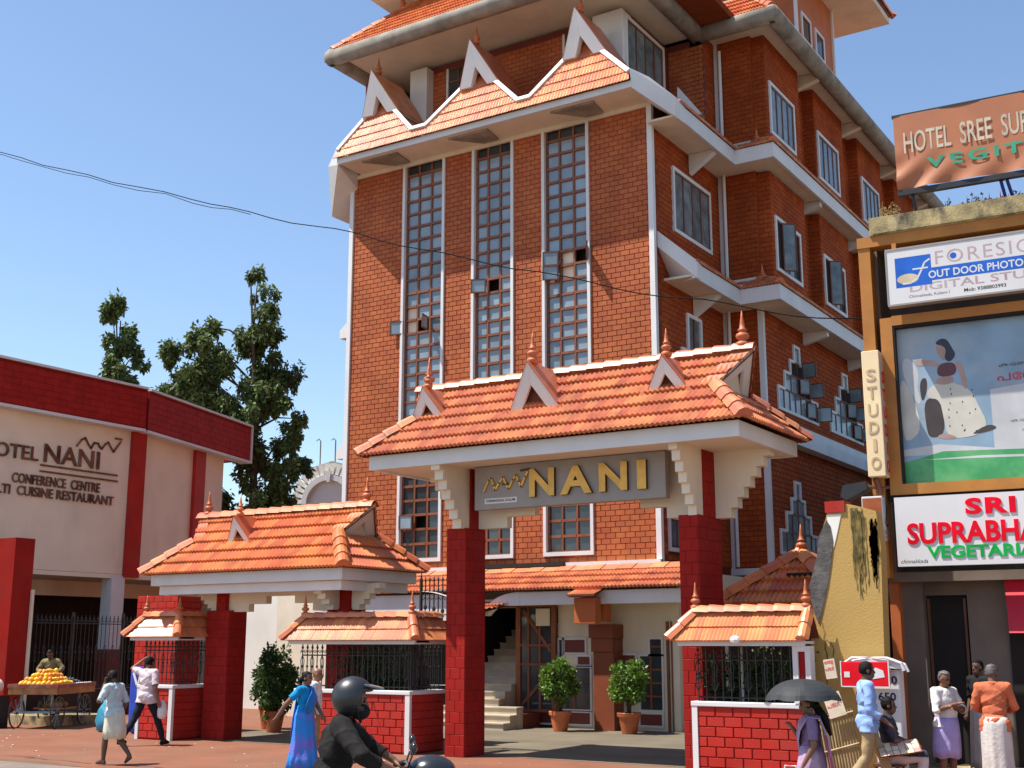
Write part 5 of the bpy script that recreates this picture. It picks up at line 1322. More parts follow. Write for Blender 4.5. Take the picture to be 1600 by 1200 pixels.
fp([(300, 1780), (1000, 1770), (3000, 1850), (3000, 1868), (1000, 1800)], 'print_white', 4, 'print_band')
fp([(120, 650), (180, 440), (330, 620), (330, 830), (300, 860), (350, 1060), (290, 1090)], 'print_white', 2, 'print_veil')
fp([(95, 660), (250, 960), (330, 1400), (180, 1540), (95, 1500)], 'print_skirt', 1, 'print_veil')
fp([(330, 800), (420, 740), (430, 900), (350, 1100)], 'print_brown', 3, 'print_chair')
fp([(370, 1010), (580, 1040), (610, 1480), (420, 1530), (380, 1400)], 'print_brown', 3, 'print_chair')
fp([(430, 900), (560, 830), (730, 850), (930, 950), (1010, 1180), (1100, 1400), (980, 1530), (620, 1550), (590, 1250), (560, 1040), (410, 1020)], 'print_skirt', 5, 'print_skirt')
fp([(550, 770), (740, 760), (740, 870), (520, 865)], 'print_skin', 6, 'print_skin')
fp([(570, 600), (760, 590), (790, 700), (740, 770), (545, 765)], 'print_maroon', 7, 'print_blouse')
fp([(290, 520), (470, 540), (590, 590), (590, 640), (440, 600), (320, 610)], 'print_skin', 8, 'print_skin')
fp([(770, 590), (850, 590), (905, 920), (860, 960), (810, 740)], 'print_skin', 6, 'print_skin')
fp([(555, 360), (660, 350), (690, 440), (660, 580), (600, 520), (570, 460)], 'print_skin', 8, 'print_skin')
fp([(540, 345), (620, 280), (700, 300), (750, 420), (790, 500), (745, 570), (690, 590), (650, 530), (680, 440), (650, 380)], 'print_hair', 9, 'print_hair')
fp([(500, 1490), (620, 1470), (770, 1550), (540, 1540)], 'print_skin', 6, 'print_skin')
fp([(900, 1500), (1090, 1400), (1190, 1430), (1180, 1470), (960, 1510)], 'print_brown', 6, 'print_shoe')
for k in range(16):
    x = random.uniform(600, 980); y = random.uniform(930, 1480)
    fp([(x - 9, y), (x, y - 16), (x + 9, y), (x, y + 16)], 'print_brown', 10, 'print_dot')
text(po, 'പേൾ', pm(1240, 890) [0:1] and (pm(1240, 890)[0], -0.0052, pm(1240, 890)[1]), U3, V3, h=0.17, w=0.62, m='print_red', ext=0.0006, bold=0.01)
text(po, 'കേരള', (pm(1270, 725)[0], -0.0052, pm(1270, 725)[1]), U3, V3, h=0.06, w=0.5, m='print_brown', ext=0.0006)
for (x, y, w) in ((1350, 1395, 0.4), (1470, 1510, 0.3)):
    text(po, 'കേരള', (pm(x, y)[0], -0.0052, pm(x, y)[1]), U3, V3, h=0.035, w=w, m='print_brown', ext=0.0006)
# restaurant fascia board
rb = shthing('restaurant_signboard', 'white fascia board with raised red and green restaurant letters', 'sign')
mat('red_letter', (0.70, 0.004, 0.02), 0.5, 0.02, spec=0.1); mat('green_raised', (0.008, 0.36, 0.06), 0.5, 0.02, spec=0.1)
q = MB(); q.box(0.74, 3.6, -0.42, -0.30, 3.16, 4.23); q.build('sign_panel', 'panel_white', rb)
Yr = -0.4205
text(rb, 'SRI', (1.79, Yr, 3.915), U3, V3, h=0.25, w=0.72, m='red_letter', ext=0.016, bold=0.04, gap=1.15)
text(rb, 'SUPRABHATHAM', (0.91, Yr, 3.49), U3, V3, h=0.33, w=2.95, m='red_letter', ext=0.016, bold=0.03)
text(rb, 'VEGETARIAN', (1.19, Yr, 3.27), U3, V3, h=0.19, w=1.75, m='green_raised', ext=0.012, bold=0.03)
text(rb, 'chinnakkada', (0.79, Yr, 3.205), U3, V3, h=0.06, w=0.40, m='black_print', ext=0.0005, shear=0.3)
# projecting light boxes
sb = shthing('studio_lightbox', 'tall narrow cream light box lettered STUDIO on two faces', 'sign')
mat('cream_panel', (0.80, 0.62, 0.37), 0.4, 0.02, 2, 0.1); mat('cream_letter', (0.56, 0.40, 0.22), 0.5); mat('pink_panel', (0.50, 0.40, 0.30), 0.4, 0.02, 2, 0.1)
q = MB(); q.box(0.37, 0.645, -0.44, -0.05, 4.58, 6.62); q.build('box_body', 'cream_panel', sb, bevel=0.01)
q = MB(); q.box(0.646, 0.650, -0.42, -0.06, 4.62, 6.58); q.build('side_panel', 'pink_panel', sb)
for k, ch in enumerate('STUDIO'):
    text(sb, ch, (0.43 + (0.05 if ch == 'I' else 0), -0.443, 6.12 - k * 0.285), U3, V3, h=0.20, w=0.05 if ch == 'I' else 0.15, m='cream_letter', ext=0.008, bold=0.01)
    text(sb, ch, (0.652, -0.33 + (0.06 if ch == 'I' else 0), 6.10 - k * 0.29), (0, 1, 0), V3, h=0.20, w=0.06 if ch == 'I' else 0.17, m='red_letter', ext=0.004, bold=0.03)
nb = shthing('small_lightbox', 'small light box with an orange front and a white printed side', 'sign')
mat('orange_print', (0.34, 0.085, 0.02), 0.35, 0.05, 4, 0.35)
q = MB(); q.box(0.24, 0.56, -0.44, -0.04, 3.57, 4.27); q.build('box_body', 'panel_white', nb, bevel=0.01)
q = MB(); q.box(0.255, 0.545, -0.446, -0.442, 3.60, 4.24); q.build('front_print', 'orange_print', nb)
q = MB(); q.tube([(0.565, -0.16, 4.1), (0.565, -0.22, 4.0), (0.565, -0.30, 3.85), (0.565, -0.20, 3.8), (0.565, -0.12, 3.84)], 0.010, 4); q.build('side_drawing', 'black_print', nb)
q = MB(); q.box(0.562, 0.565, -0.38, -0.08, 3.68, 3.74); q.box(0.562, 0.565, -0.36, -0.1, 3.62, 3.65); q.build('side_lines', 'pale_mauve', nb)
fl = shthing('flood_lamp', 'dark flood lamp fixed under the tall cream light box', 'lamp')
q = MB(); q.prism([(-0.05, -0.4, 4.48), (0.30, -0.4, 4.52), (0.34, -0.4, 4.40), (0.0, -0.4, 4.24), (-0.10, -0.4, 4.30)], (0, 0.3, 0)); q.build('lamp_head', 'black_iron', fl)
q = MB(); q.tube([(0.3, -0.3, 4.45), (0.5, -0.2, 4.42), (0.7, -0.1, 4.44)], 0.03, 6); q.tube([(0.45, -0.3, 4.56), (0.5, -0.2, 4.32)], 0.05, 6); q.build('lamp_arm', 'timber_dark', fl)
vs = shthing('strip_signs', 'narrow stack of small coloured shop boards beside the yellow wall', 'sign')
cols = [((0.45, 0.17, 0.02), 2.45, 3.42), ((0.40, 0.35, 0.40), 2.22, 2.43), ((0.36, 0.05, 0.10), 1.98, 2.20), ((0.50, 0.20, 0.04), 1.80, 1.96), ((0.06, 0.10, 0.28), 1.58, 1.78), ((0.16, 0.11, 0.03), 1.40, 1.56)]
for k, (c, a, b) in enumerate(cols):
    mm = mat('strip_print_%s' % 'abcdef'[k], c, 0.45, 0.02, 20, 0.3)
    q = MB(); q.box(0.27, 0.36 + (0.06 if k else 0), -0.16, -0.12, a, b); q.build('board', mm.name, vs)
mm = mat('strip_navy', (0.02, 0.025, 0.06), 0.5); q = MB(); q.box(0.362, 0.44, -0.15, -0.12, 2.45, 3.42); q.build('board', 'strip_navy', vs)
for k in range(5): text(vs, 'SHOES'[k], (0.375, -0.153, 3.2 - 0.17 * k), U3, V3, h=0.09, w=0.05, m='panel_white', ext=0.003) if False else None
q = MB(); q.box(0.30, 0.34, -0.11, -0.05, 0.2, 3.5); q.build('post', 'black_iron', vs)
# plants, rubble and flags on the parapet
q = MB()
for k in range(60):
    x = random.choice([random.uniform(0.75, 1.05), random.uniform(1.7, 3.0)]); y = random.uniform(-0.2, 0.1)
    h = random.uniform(0.04, 0.28) * (1.0 if x < 1.1 else 0.7)
    q.tube([(x, y, 8.9), (x + random.uniform(-.05, .05), y, 8.9 + h)], 0.004, 3)
    for s_ in range(4):
        a = random.uniform(0, 6.28); z = 8.9 + h * random.uniform(.4, 1)
        q.add([(x, y, z), (x + .03 * math.cos(a), y + .03 * math.sin(a), z + .02), (x + .05 * math.cos(a), y + .05 * math.sin(a), z), (x + .03 * math.cos(a + .5), y + .03 * math.sin(a + .5), z - .015)], [(0, 1, 2, 3)])
mat('dry_weed', (0.28, 0.17, 0.06), 0.8, 0.4)
pw_ = q.build('parapet_weeds', 'dry_weed', SH); pw_['kind'] = 'stuff'
fg = shthing('torn_flags', 'torn red and white festoon flags lying on the stained parapet', 'flags')
for k, m_ in enumerate(['red_letter', 'panel_white', 'red_letter', 'red_letter']):
    x = 2.05 + 0.17 * k
    q = MB(); q.add([(x, -0.1, 8.91), (x + 0.13, -0.08, 8.92), (x + 0.10, 0.0, 9.02), (x + 0.02, 0.02, 8.99)], [(0, 1, 2, 3)]); q.add([(x + .05, 0, 8.95), (x + .08, 0, 8.95), (x + .065, 0, 9.12)], [(0, 1, 2)]); q.build('flag', m_, fg)

# ================================================================ OLD YELLOW WALL BETWEEN HOTEL AND SHOP
mat('yellow_plaster', (0.45, 0.285, 0.085), 0.85, 0.02, 0.9, 0.10, bump=0.25, bscale=35, dirt=(0.33, 0.20, 0.06), dscale=0.9, damt=0.5)
mat('wall_stain', (0.11, 0.09, 0.04), 0.95, 0.0, 9, 0.5, spec=0.05, dirt=(0.34, 0.22, 0.07), dscale=7, damt=1.1, stretch=0.3)
mat('grey_cement', (0.085, 0.08, 0.075), 0.95, 0.0, 5, 0.35, bump=0.7, bscale=18, dirt=(0.20, 0.18, 0.16), dscale=3, damt=0.6)
yl = thing('yellow_wall', 'old peeling yellow boundary wall between the tiled wall and the shop', 'wall', (-5.8, 18.4, 0))
YW = 18.32
outl = [(-6.43, 0), (-5.36, 0), (-5.26, 1.2), (-5.20, 3.4), (-5.24, 3.92), (-5.55, 4.02), (-5.72, 4.06), (-5.95, 4.06), (-6.00, 3.85), (-6.10, 3.6), (-6.14, 3.35), (-6.20, 3.15), (-6.29, 2.85), (-6.27, 2.6), (-6.30, 2.35), (-6.33, 2.0), (-6.40, 1.6), (-6.42, 1.0)]
q = MB(); q.prism([(x, YW, z) for x, z in outl], (0, 0.3, 0)); q.build('wall_body', 'yellow_plaster', yl)
def decal(poly, m, y, name):
    q = MB(); q.prism([(x, y, z) for x, z in poly], (0, 0.02, 0)); return q.build(name, m, yl)
decal([(-6.19, 2.28), (-6.12, 2.5), (-6.02, 2.85), (-5.95, 3.2), (-5.90, 3.5), (-5.93, 3.72), (-5.99, 3.82), (-6.11, 3.6), (-6.15, 3.35), (-6.21, 3.15), (-6.30, 2.85), (-6.28, 2.6), (-6.25, 2.45)], 'grey_cement', YW - 0.016, 'cement_patch')
decal([(-5.90, 3.4), (-5.84, 3.6), (-5.76, 3.9), (-5.98, 3.9), (-5.97, 3.74), (-5.91, 3.6)], 'white_wall', YW - 0.010, 'bare_patch')
q = MB(); q.box(-6.0, -5.70, YW - 0.03, YW + 0.32, 3.93, 4.10); q.build('red_cap', 'red_wall', yl)
_sk = [0]
def streak(x, z0, z1, w, n=14):
    _sk[0] += 1; yy_ = YW - 0.003 - 0.0004 * _sk[0]
    L_ = []; R_ = []
    for k in range(n + 1):
        z = z1 - (z1 - z0) * k / n; ww = w * (1 - 0.8 * (k / n) ** 1.4) * random.uniform(0.55, 1.2)
        L_.append((x - ww + random.uniform(-.012, .012), z)); R_.append((x + ww + random.uniform(-.012, .012), z))
    for k in range(n):
        a, b, c, d = L_[k + 1], R_[k + 1], R_[k], L_[k]
        q.quad((a[0], yy_, a[1]), (b[0], yy_, b[1]), (c[0], yy_, c[1]), (d[0], yy_, d[1]))
q = MB()
for k in range(26):
    xx = random.gauss(-5.50, 0.055); streak(xx, random.uniform(2.6, 3.6), random.uniform(3.75, 4.0), random.uniform(0.008, 0.028))
q.build('damp_stain', 'wall_stain', yl); q = MB()
for k in range(16):
    xx = random.gauss(-5.29, 0.03); streak(xx, random.uniform(2.7, 3.3), random.uniform(3.5, 3.88), random.uniform(0.006, 0.02))
for k in range(6): streak(random.gauss(-5.34, 0.03), random.uniform(1.15, 1.35), random.uniform(1.45, 1.6), 0.012); q.build('damp_stain', 'wall_stain', yl)
q = MB(); pts = [(-6.14, 2.3)]
for k in range(16): pts.append((pts[-1][0] + random.uniform(-0.03, 0.035), pts[-1][1] - 0.075))
for a, b in zip(pts[:-1], pts[1:]): q.quad((b[0] - .009, YW - .003, b[1]), (b[0] + .012, YW - .003, b[1]), (a[0] + .012, YW - .003, a[1]), (a[0] - .009, YW - .003, a[1]))
pts = [(-6.10, 2.05), (-6.02, 2.0), (-5.98, 1.92), (-6.0, 1.8)]
for a, b in zip(pts[:-1], pts[1:]): q.quad((b[0] - .008, YW - .0032, b[1]), (b[0] + .008, YW - .0032, b[1]), (a[0] + .008, YW - .0032, a[1]), (a[0] - .008, YW - .0032, a[1]))
q.build('crack', 'wall_stain', yl)
mat('paper', (0.62, 0.52, 0.38), 0.8, 0.05, 6, 0.12); mat('pink_print', (0.60, 0.13, 0.11), 0.7)
def notice(label, x, z, w, h, tilt, words, y=17.6):
    t = thing('paper_notice', label, 'notice', (x, y, z))
    u = Vector((math.cos(tilt), 0, math.sin(tilt))); v = Vector((-math.sin(tilt), 0, math.cos(tilt)))
    q = MB(); q.obox((x, y, z), u, v, u.cross(v), 0, w, 0, h, -0.012, 0); q.build('sheet', 'paper', t)
    for k, s_ in enumerate(words):
        text(t, s_, Vector((x, y, z)) + u * (0.05 * w) + v * (h * (0.72 - 0.30 * k)) + u.cross(v) * 0.001, u, v, h=h * 0.22, w=w * 0.82, m='pink_print', ext=0.002, bold=0.03)
notice('upper paper notice with pink lettering on a board by the yellow wall', -5.86, 1.50, 0.16, 0.27, R(8), ['കേരള', 'പേൾ'], 17.55)
notice('lower tilted paper notice with pink lettering above the slatted crate', -5.80, 0.96, 0.25, 0.33, R(18), ['കേരള', 'പേൾ'], 17.45)
# slatted crate / cage leaning at the wall
lc = thing('slatted_panel', 'weathered slatted panel leaning beside the yellow wall under the notices', 'panel', (-5.5, 17.6, 0))
mat('old_cane', (0.34, 0.25, 0.13), 0.8, 0.2, 6, 0.25)
for k in range(12):
    x = -6.02 + 0.042 * k
    q = MB(); q.tube([(x + 0.20, 17.45, 0.0), (x, 17.62, 0.98 + 0.012 * k)], 0.010, 4); q.build('slat', 'old_cane', lc)
for zz in (0.12, 0.5, 0.92):
    q = MB(); q.tube([(-6.04 + (1 - zz) * 0.2, 17.60 - 0.17 * (1 - zz), zz), (-5.53 + (1 - zz) * 0.2, 17.60 - 0.17 * (1 - zz), zz + 0.15)], 0.014, 4); q.build('rail', 'old_cane', lc)
# red panel on the white stall marked 650
stl = thing('phone_stall', 'white stall board marked 650 beside the seated man', 'stall', (-5.270, 18.2, 0))
q = MB(); q.box(-5.370, -4.990, 18.1, 18.35, 0.0, 1.62); q.build('stall_body', 'panel_white', stl, bevel=0.02)
q = MB(); pts = [(-5.790, 18.02, 1.55), (-5.740, 18.02, 1.72), (-5.630, 18.02, 1.79), (-5.370, 18.02, 1.81), (-5.120, 18.02, 1.79), (-4.930, 18.02, 1.72), (-4.890, 18.02, 1.62)]
q.tube(pts, 0.025, 6); q.tube([(a, b + 0.2, c - 0.02) for a, b, c in pts], 0.025, 6); q.build('canopy_tube', 'panel_white', stl)
q = MB(); q.prism([(-5.750, 18.03, 1.73), (-5.370, 18.03, 1.80), (-4.950, 18.03, 1.73), (-4.910, 18.03, 1.64), (-5.750, 18.03, 1.70)][::-1], (0, 0.2, 0)); q.build('canopy', 'panel_white', stl)
text(stl, '650', (-5.300, 18.097, 1.20), U3, V3, h=0.115, w=0.25, m='black_print', ext=0.004, bold=0.02)
text(stl, '650', (-5.270, 18.097, 1.43), U3, V3, h=0.115, w=0.25, m='black_print', ext=0.004, bold=0.02)
rp = thing('red_panel', 'bright red and white printed panel hung on the white stall', 'panel', (-5.470, 18.0, 1.4))
mat('red_glossy', (0.66, 0.008, 0.018), 0.4, 0.02, spec=0.15)
q = MB(); q.box(-5.770, -5.100, 17.955, 17.985, 1.40, 1.74); q.build('sheet', 'red_glossy', rp, bevel=0.008)
q = MB(); q.prism([(-5.470, 17.95, 1.55), (-5.320, 17.95, 1.50), (-5.150, 17.95, 1.53), (-5.170, 17.95, 1.62), (-5.270, 17.95, 1.66), (-5.390, 17.95, 1.60), (-5.470, 17.95, 1.62)], (0, 0.004, 0)); q.box(-5.730, -5.650, 17.95, 17.954, 1.52, 1.60); q.build('white_print', 'panel_white', rp)
q = MB(); q.box(-5.785, -5.770, 17.95, 17.99, 1.39, 1.75); q.box(-5.100, -5.085, 17.95, 17.99, 1.39, 1.75); q.box(-5.770, -5.100, 17.95, 17.99, 1.385, 1.40); q.build('panel_rim', 'panel_white', rp)
# ================================================================ PLANTS
mat('foliage_shade', (0.028, 0.055, 0.014), 0.55, 0.45, 0.8, 0.35, spec=0.25, hue=0.03, trans=0.12)  # darker foliage copy: shade behind the grilles put into the colour
def leaf_cloud(q, c, rad, n, size, droop=0.25, shell=0.55, noise=0.25, elong=1.6, seed=0):
    """n small pointed leaf faces spread through an ellipsoid, denser near its surface, with uneven outline"""
    rnd = np.random.RandomState(seed)
    c = np.array(c); rad = np.array(rad)
    d = rnd.normal(size=(n, 3)); d /= np.linalg.norm(d, axis=1)[:, None]
    bump = 1 + noise * np.sin(d[:, 0] * 5.1 + seed) * np.sin(d[:, 1] * 4.3 + 2 * seed) + noise * 0.6 * np.sin(d[:, 2] * 7 + seed)
    r = (shell + (1 - shell) * rnd.rand(n)) ** 0.6 * bump
    p = c + d * rad * r[:, None]
    for i in range(n):
        a = rnd.normal(size=3) + d[i] * 0.8; a[2] -= droop; a /= np.linalg.norm(a)
        b = np.cross(a, rnd.normal(size=3)); b /= (np.linalg.norm(b) + 1e-9)
        s = size * (0.6 + 0.8 * rnd.rand())
        L = a * s * elong; W_2 = b * s * 0.5
        q.add([p[i] - W_2 * 0.2, p[i] + L * 0.45 - W_2, p[i] + L, p[i] + L * 0.5 + W_2], [(0, 1, 2, 3)])
_pot = None
def potted(label, x, y, pr, ph, cz, rad, n, m, seed, leaf=0.06, group=None):
    global _pot
    t = thing('potted_plant', label, 'potted plant', (x, y, 0), group=group)
    q = MB(); q.lathe((x, y, 0), [(pr * 0.62, 0.0), (pr * 0.66, 0.02), (pr * 0.93, ph * 0.80), (pr * 1.04, ph * 0.81), (pr * 1.07, ph * 0.97), (pr * 1.02, ph), (pr * 0.94, ph), (pr * 0.90, ph * 0.86)], 24); q.build('pot', 'terracotta', t, smooth=False)
    q = MB(); q.lathe((x, y, ph * 0.84), [(pr * 0.9, 0), (pr * 0.5, 0.02)], 16); q.build('soil', 'soil', t)
    q = MB()
    for k in range(5):
        a = k * 1.3 + seed; q.tube([(x + 0.03 * math.cos(a), y + 0.03 * math.sin(a), ph * 0.8), (x + 0.05 * math.cos(a), y + 0.05 * math.sin(a), (ph + cz) / 2), (x + rad[0] * 0.5 * math.cos(a), y + rad[1] * 0.5 * math.sin(a), cz + 0.1)], [0.018, 0.014, 0.006], 5)
    q.build('stem', 'bark', t)
    q = MB(); leaf_cloud(q, (x, y, cz), rad, n, leaf, seed=seed)
    for k in range(10):
        rnd = random.Random(seed * 10 + k); a = rnd.uniform(0, 6.28); zz = rnd.uniform(-0.6, 0.9)
        leaf_cloud(q, (x + rad[0] * 0.85 * math.cos(a) * math.sqrt(max(0.05, 1 - zz * zz * 0.8)), y + rad[1] * 0.85 * math.sin(a) * math.sqrt(max(0.05, 1 - zz * zz * 0.8)), cz + rad[2] * zz), (0.16, 0.16, 0.14), int(n / 14), leaf, seed=seed * 31 + k)
    f = q.build('foliage', m, t); f['kind'] = 'stuff'
    return t
potted('round clipped shrub in a terracotta pot left of the brown porch pillar', -14.92, 25.6, 0.25, 0.46, 1.12, (0.36, 0.36, 0.47), 1900, 'foliage_bright', 3, leaf=0.05)
potted('round clipped shrub in a terracotta pot right of the brown porch pillar', -13.18, 25.7, 0.26, 0.47, 1.10, (0.35, 0.35, 0.46), 1900, 'foliage_bright', 5, leaf=0.05)
potted('tall dark shrub in a terracotta pot inside the side gate', -20.35, 21.85, 0.25, 0.48, 1.12, (0.42, 0.42, 0.72), 1900, 'foliage', 8)
potted('smaller shrub in a red pot half hidden behind the side gate column', -21.25, 22.6, 0.22, 0.55, 1.05, (0.36, 0.36, 0.60), 1100, 'foliage', 11)

def strap_plant(label, x, y, z0, n, L, m, name='garden_plant', cat='plant', seed=1, w=0.035, spread=0.8):
    """clump of arching strap leaves"""
    t = thing(name, label, cat, (x, y, z0)); rnd = random.Random(seed); q = MB()
    for k in range(n):
        a = rnd.uniform(0, 6.28); l = L * rnd.uniform(0.6, 1.1); up_ = rnd.uniform(0.4, 1.0)
        d = Vector((math.cos(a), math.sin(a), 0)); s_ = Vector((-d.y, d.x, 0)); prev = None
        for i in range(6):
            f = i / 5
            p = Vector((x, y, z0)) + d * (l * spread * f * f * 0.9 + 0.05 * f) + Vector((0, 0, 1)) * (l * up_ * (f - 0.45 * f * f))
            ww = w * (1 - f) ** 0.6 * (0.6 + f)
            cur = (p - s_ * ww, p + s_ * ww)
            if prev: q.quad(prev[0], prev[1], cur[1], cur[0])
            prev = cur
    f = q.build('leaves', m, t); f['kind'] = 'stuff'
    return t
def bush(label, x, y, z0, rad, n, m, seed, leaf=0.05, name='bush'):
    t = thing(name, label, 'bush', (x, y, z0)); q = MB()
    for k in range(6):
        a = k * 1.05 + seed; q.tube([(x, y, z0), (x + rad[0] * 0.5 * math.cos(a), y + rad[1] * 0.5 * math.sin(a), z0 + rad[2])], [0.02, 0.006], 4)
    q.build('stems', 'bark', t)
    q = MB(); leaf_cloud(q, (x, y, z0 + rad[2]), rad, n, leaf, seed=seed, shell=0.3, noise=0.35)
    f = q.build('leaves', m, t); f['kind'] = 'stuff'
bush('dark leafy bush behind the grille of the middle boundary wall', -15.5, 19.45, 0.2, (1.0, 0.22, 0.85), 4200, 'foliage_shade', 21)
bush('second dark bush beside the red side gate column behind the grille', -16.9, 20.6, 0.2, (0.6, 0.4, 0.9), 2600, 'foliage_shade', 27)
strap_plant('light green strap leaved plant behind the grille near the main gate', -14.95, 19.35, 0.7, 46, 0.95, 'foliage_bright', seed=4)
strap_plant('dark strap leaved plant at the right end of the middle wall bed', -14.5, 19.6, 0.6, 40, 0.9, 'foliage', seed=6)
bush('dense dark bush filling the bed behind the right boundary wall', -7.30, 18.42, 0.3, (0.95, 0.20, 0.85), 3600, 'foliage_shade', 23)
strap_plant('small yellow green plant on the bed behind the right wall', -7.85, 18.25, 0.95, 16, 0.35, 'foliage_bright', seed=9, w=0.02)
strap_plant('pale leaved plant poking through the right grille beside the umbrella', -6.75, 18.2, 0.95, 16, 0.45, 'foliage_bright', seed=12, w=0.02)
strap_plant('arching green palm fronds above the left end of the right tiled wall', -7.9, 18.75, 1.95, 36, 0.62, 'foliage_bright', 'palm', 'palm', seed=14, w=0.02, spread=1.1)
strap_plant('drooping palm fronds in front of the kiosk roof', -7.15, 19.3, 2.05, 34, 0.95, 'foliage', 'palm', 'palm', seed=17, w=0.03, spread=1.0)
# trees behind the hall
def tree(label, base, top_z, lean, clumps, seed, m, leaf, tr=0.28, name='tree'):
    x, y = base
    t = thing(name, label, 'tree', (x, y, 0)); rnd = random.Random(seed)
    axis = [(x + lean[0] * f + 0.25 * math.sin(5 * f + seed), y + lean[1] * f, top_z * f) for f in [0, 0.2, 0.4, 0.6, 0.8, 0.96]]
    q = MB(); q.tube(axis, [tr, tr * 0.85, tr * 0.66, tr * 0.45, tr * 0.25, 0.03], 9); q.build('trunk', 'bark', t)
    q = MB(); qf = MB()
    for (dx, dy, z, r, rz_) in clumps:
        f = max(0.12, min(0.92, (z - r * 0.6) / top_z)); k = min(4, int(f * 5)); g_ = f * 5 - k
        A = Vector(axis[k]).lerp(Vector(axis[k + 1]), max(0, min(1, g_ - 0.4 if g_ > 0.4 else 0)))
        P = Vector((x + lean[0] * f + dx, y + lean[1] * f + dy, z))
        mid = A.lerp(P, 0.55) + Vector((0, 0, 0.25))
        q.tube([A, mid, P], [tr * 0.24, tr * 0.14, 0.015], 5)
        m_ = max(5, int(r * 8.5))
        for j in range(m_):
            a = rnd.uniform(0, 6.28); rr = r * rnd.uniform(0.15, 0.85); zz = rz_ * rnd.uniform(-0.9, 0.8)
            c = (P.x + rr * math.cos(a), P.y + rr * math.sin(a) * 0.8, P.z + zz)
            sub = r * rnd.uniform(0.22, 0.42)
            leaf_cloud(qf, c, (sub, sub, sub * 1.15), int(330 * (sub / 0.5) ** 1.5), leaf, droop=1.3, shell=0.15, noise=0.4, elong=2.1, seed=rnd.randint(0, 99999))
            if rnd.random() < 0.75:  # hanging spray
                c2 = (c[0] + rnd.uniform(-.2, .2), c[1], c[2] - sub * 1.1); leaf_cloud(qf, c2, (sub * 0.35, sub * 0.35, sub * 0.75), 60, leaf, droop=2.2, shell=0.1, noise=0.3, elong=2.2, seed=rnd.randint(0, 99999))
    q.build('limbs', 'bark', t)
    f = qf.build('crown', m, t); f['kind'] = 'stuff'
    return t
RV = Vector((math.cos(R(32.4)), math.sin(R(32.4)), 0))   # direction across the view, used to spread the crown sideways
def spread(L): return [(RV.x * s_ - 0.4 * random.uniform(-1, 1), RV.y * s_ + 0.8 * random.uniform(-1, 1), z, r, rz_) for (s_, z, r, rz_) in L]
tree('large tree with drooping dark foliage beside the hotel tower', (-37.0, 38.1), 18.2, (-0.5, -0.3), spread([
    (-0.2, 17.7, 0.5, 0.8), (0.0, 16.7, 0.65, 0.8), (0.1, 15.7, 0.75, 0.8), (-0.5, 15.1, 0.85, 0.7), (0.5, 14.7, 0.85, 0.8), (-1.5, 15.5, 0.65, 0.5), (-2.0, 14.8, 0.75, 0.55), (-2.9, 14.3, 0.8, 0.5), (-2.5, 13.4, 1.1, 0.8),
    (-3.7, 13.1, 0.8, 0.6), (-1.2, 13.9, 1.1, 0.8), (0.2, 13.5, 1.1, 0.9), (1.1, 13.3, 0.85, 0.7), (-3.5, 12.0, 1.0, 0.8), (-2.2, 12.2, 1.1, 0.7), (-0.6, 12.2, 1.1, 0.8), (0.7, 12.1, 1.1, 0.9), (1.4, 12.2, 0.7, 0.6),
    (-4.0, 11.1, 0.75, 0.6), (-2.9, 10.9, 0.8, 0.5), (0.3, 10.9, 1.1, 0.9), (1.1, 10.8, 0.85, 0.7), (2.0, 11.4, 0.5, 0.3), (-0.5, 10.2, 0.85, 0.9), (0.6, 9.6, 1.0, 0.9), (1.2, 9.2, 0.8, 0.8), (0.3, 8.4, 1.0, 0.9), (1.2, 7.9, 0.9, 0.9), (0.5, 7.1, 1.0, 0.9), (1.3, 6.6, 0.9, 0.8), (0.6, 5.8, 1.0, 0.9), (-0.4, 7.4, 0.8, 1.0)]), 5, 'foliage_tree', 0.105)
tree('slender tree with a nodding top rising behind the red parapet', (-48.4, 40.4), 18.6, (-0.6, -0.3), spread([
    (-0.9, 18.6, 0.5, 0.3), (-0.3, 18.9, 0.6, 0.4), (0.2, 18.3, 0.6, 0.5), (0.4, 17.4, 0.6, 0.6), (-0.3, 17.4, 0.4, 0.5), (0.1, 16.6, 0.75, 0.6), (0.6, 16.2, 0.7, 0.6), (-0.3, 15.9, 0.6, 0.6), (0.3, 15.4, 0.9, 0.6), (0.7, 14.9, 0.6, 0.6), (-0.2, 14.8, 0.7, 0.7), (0.4, 14.2, 0.8, 0.7), (0.0, 13.4, 0.9, 0.8), (0.8, 13.3, 0.7, 0.8), (0.3, 12.0, 0.9, 1.0)]), 9, 'foliage_tree', 0.12, tr=0.2)
tree('low tree with a pointed top beside the white arched building', (-36.6, 39.6), 10.9, (-0.2, 0.2), spread([
    (0.2, 10.4, 0.35, 0.5), (0.0, 9.8, 0.45, 0.35), (0.6, 9.6, 0.5, 0.25), (-0.5, 9.4, 0.45, 0.3), (1.1, 9.5, 0.35, 0.22), (-0.1, 8.7, 0.4, 0.5), (-0.3, 7.6, 0.5, 0.6), (-0.8, 7.0, 0.6, 0.7), (-0.6, 6.2, 0.7, 0.7)]), 13, 'foliage_tree', 0.10, tr=0.12)
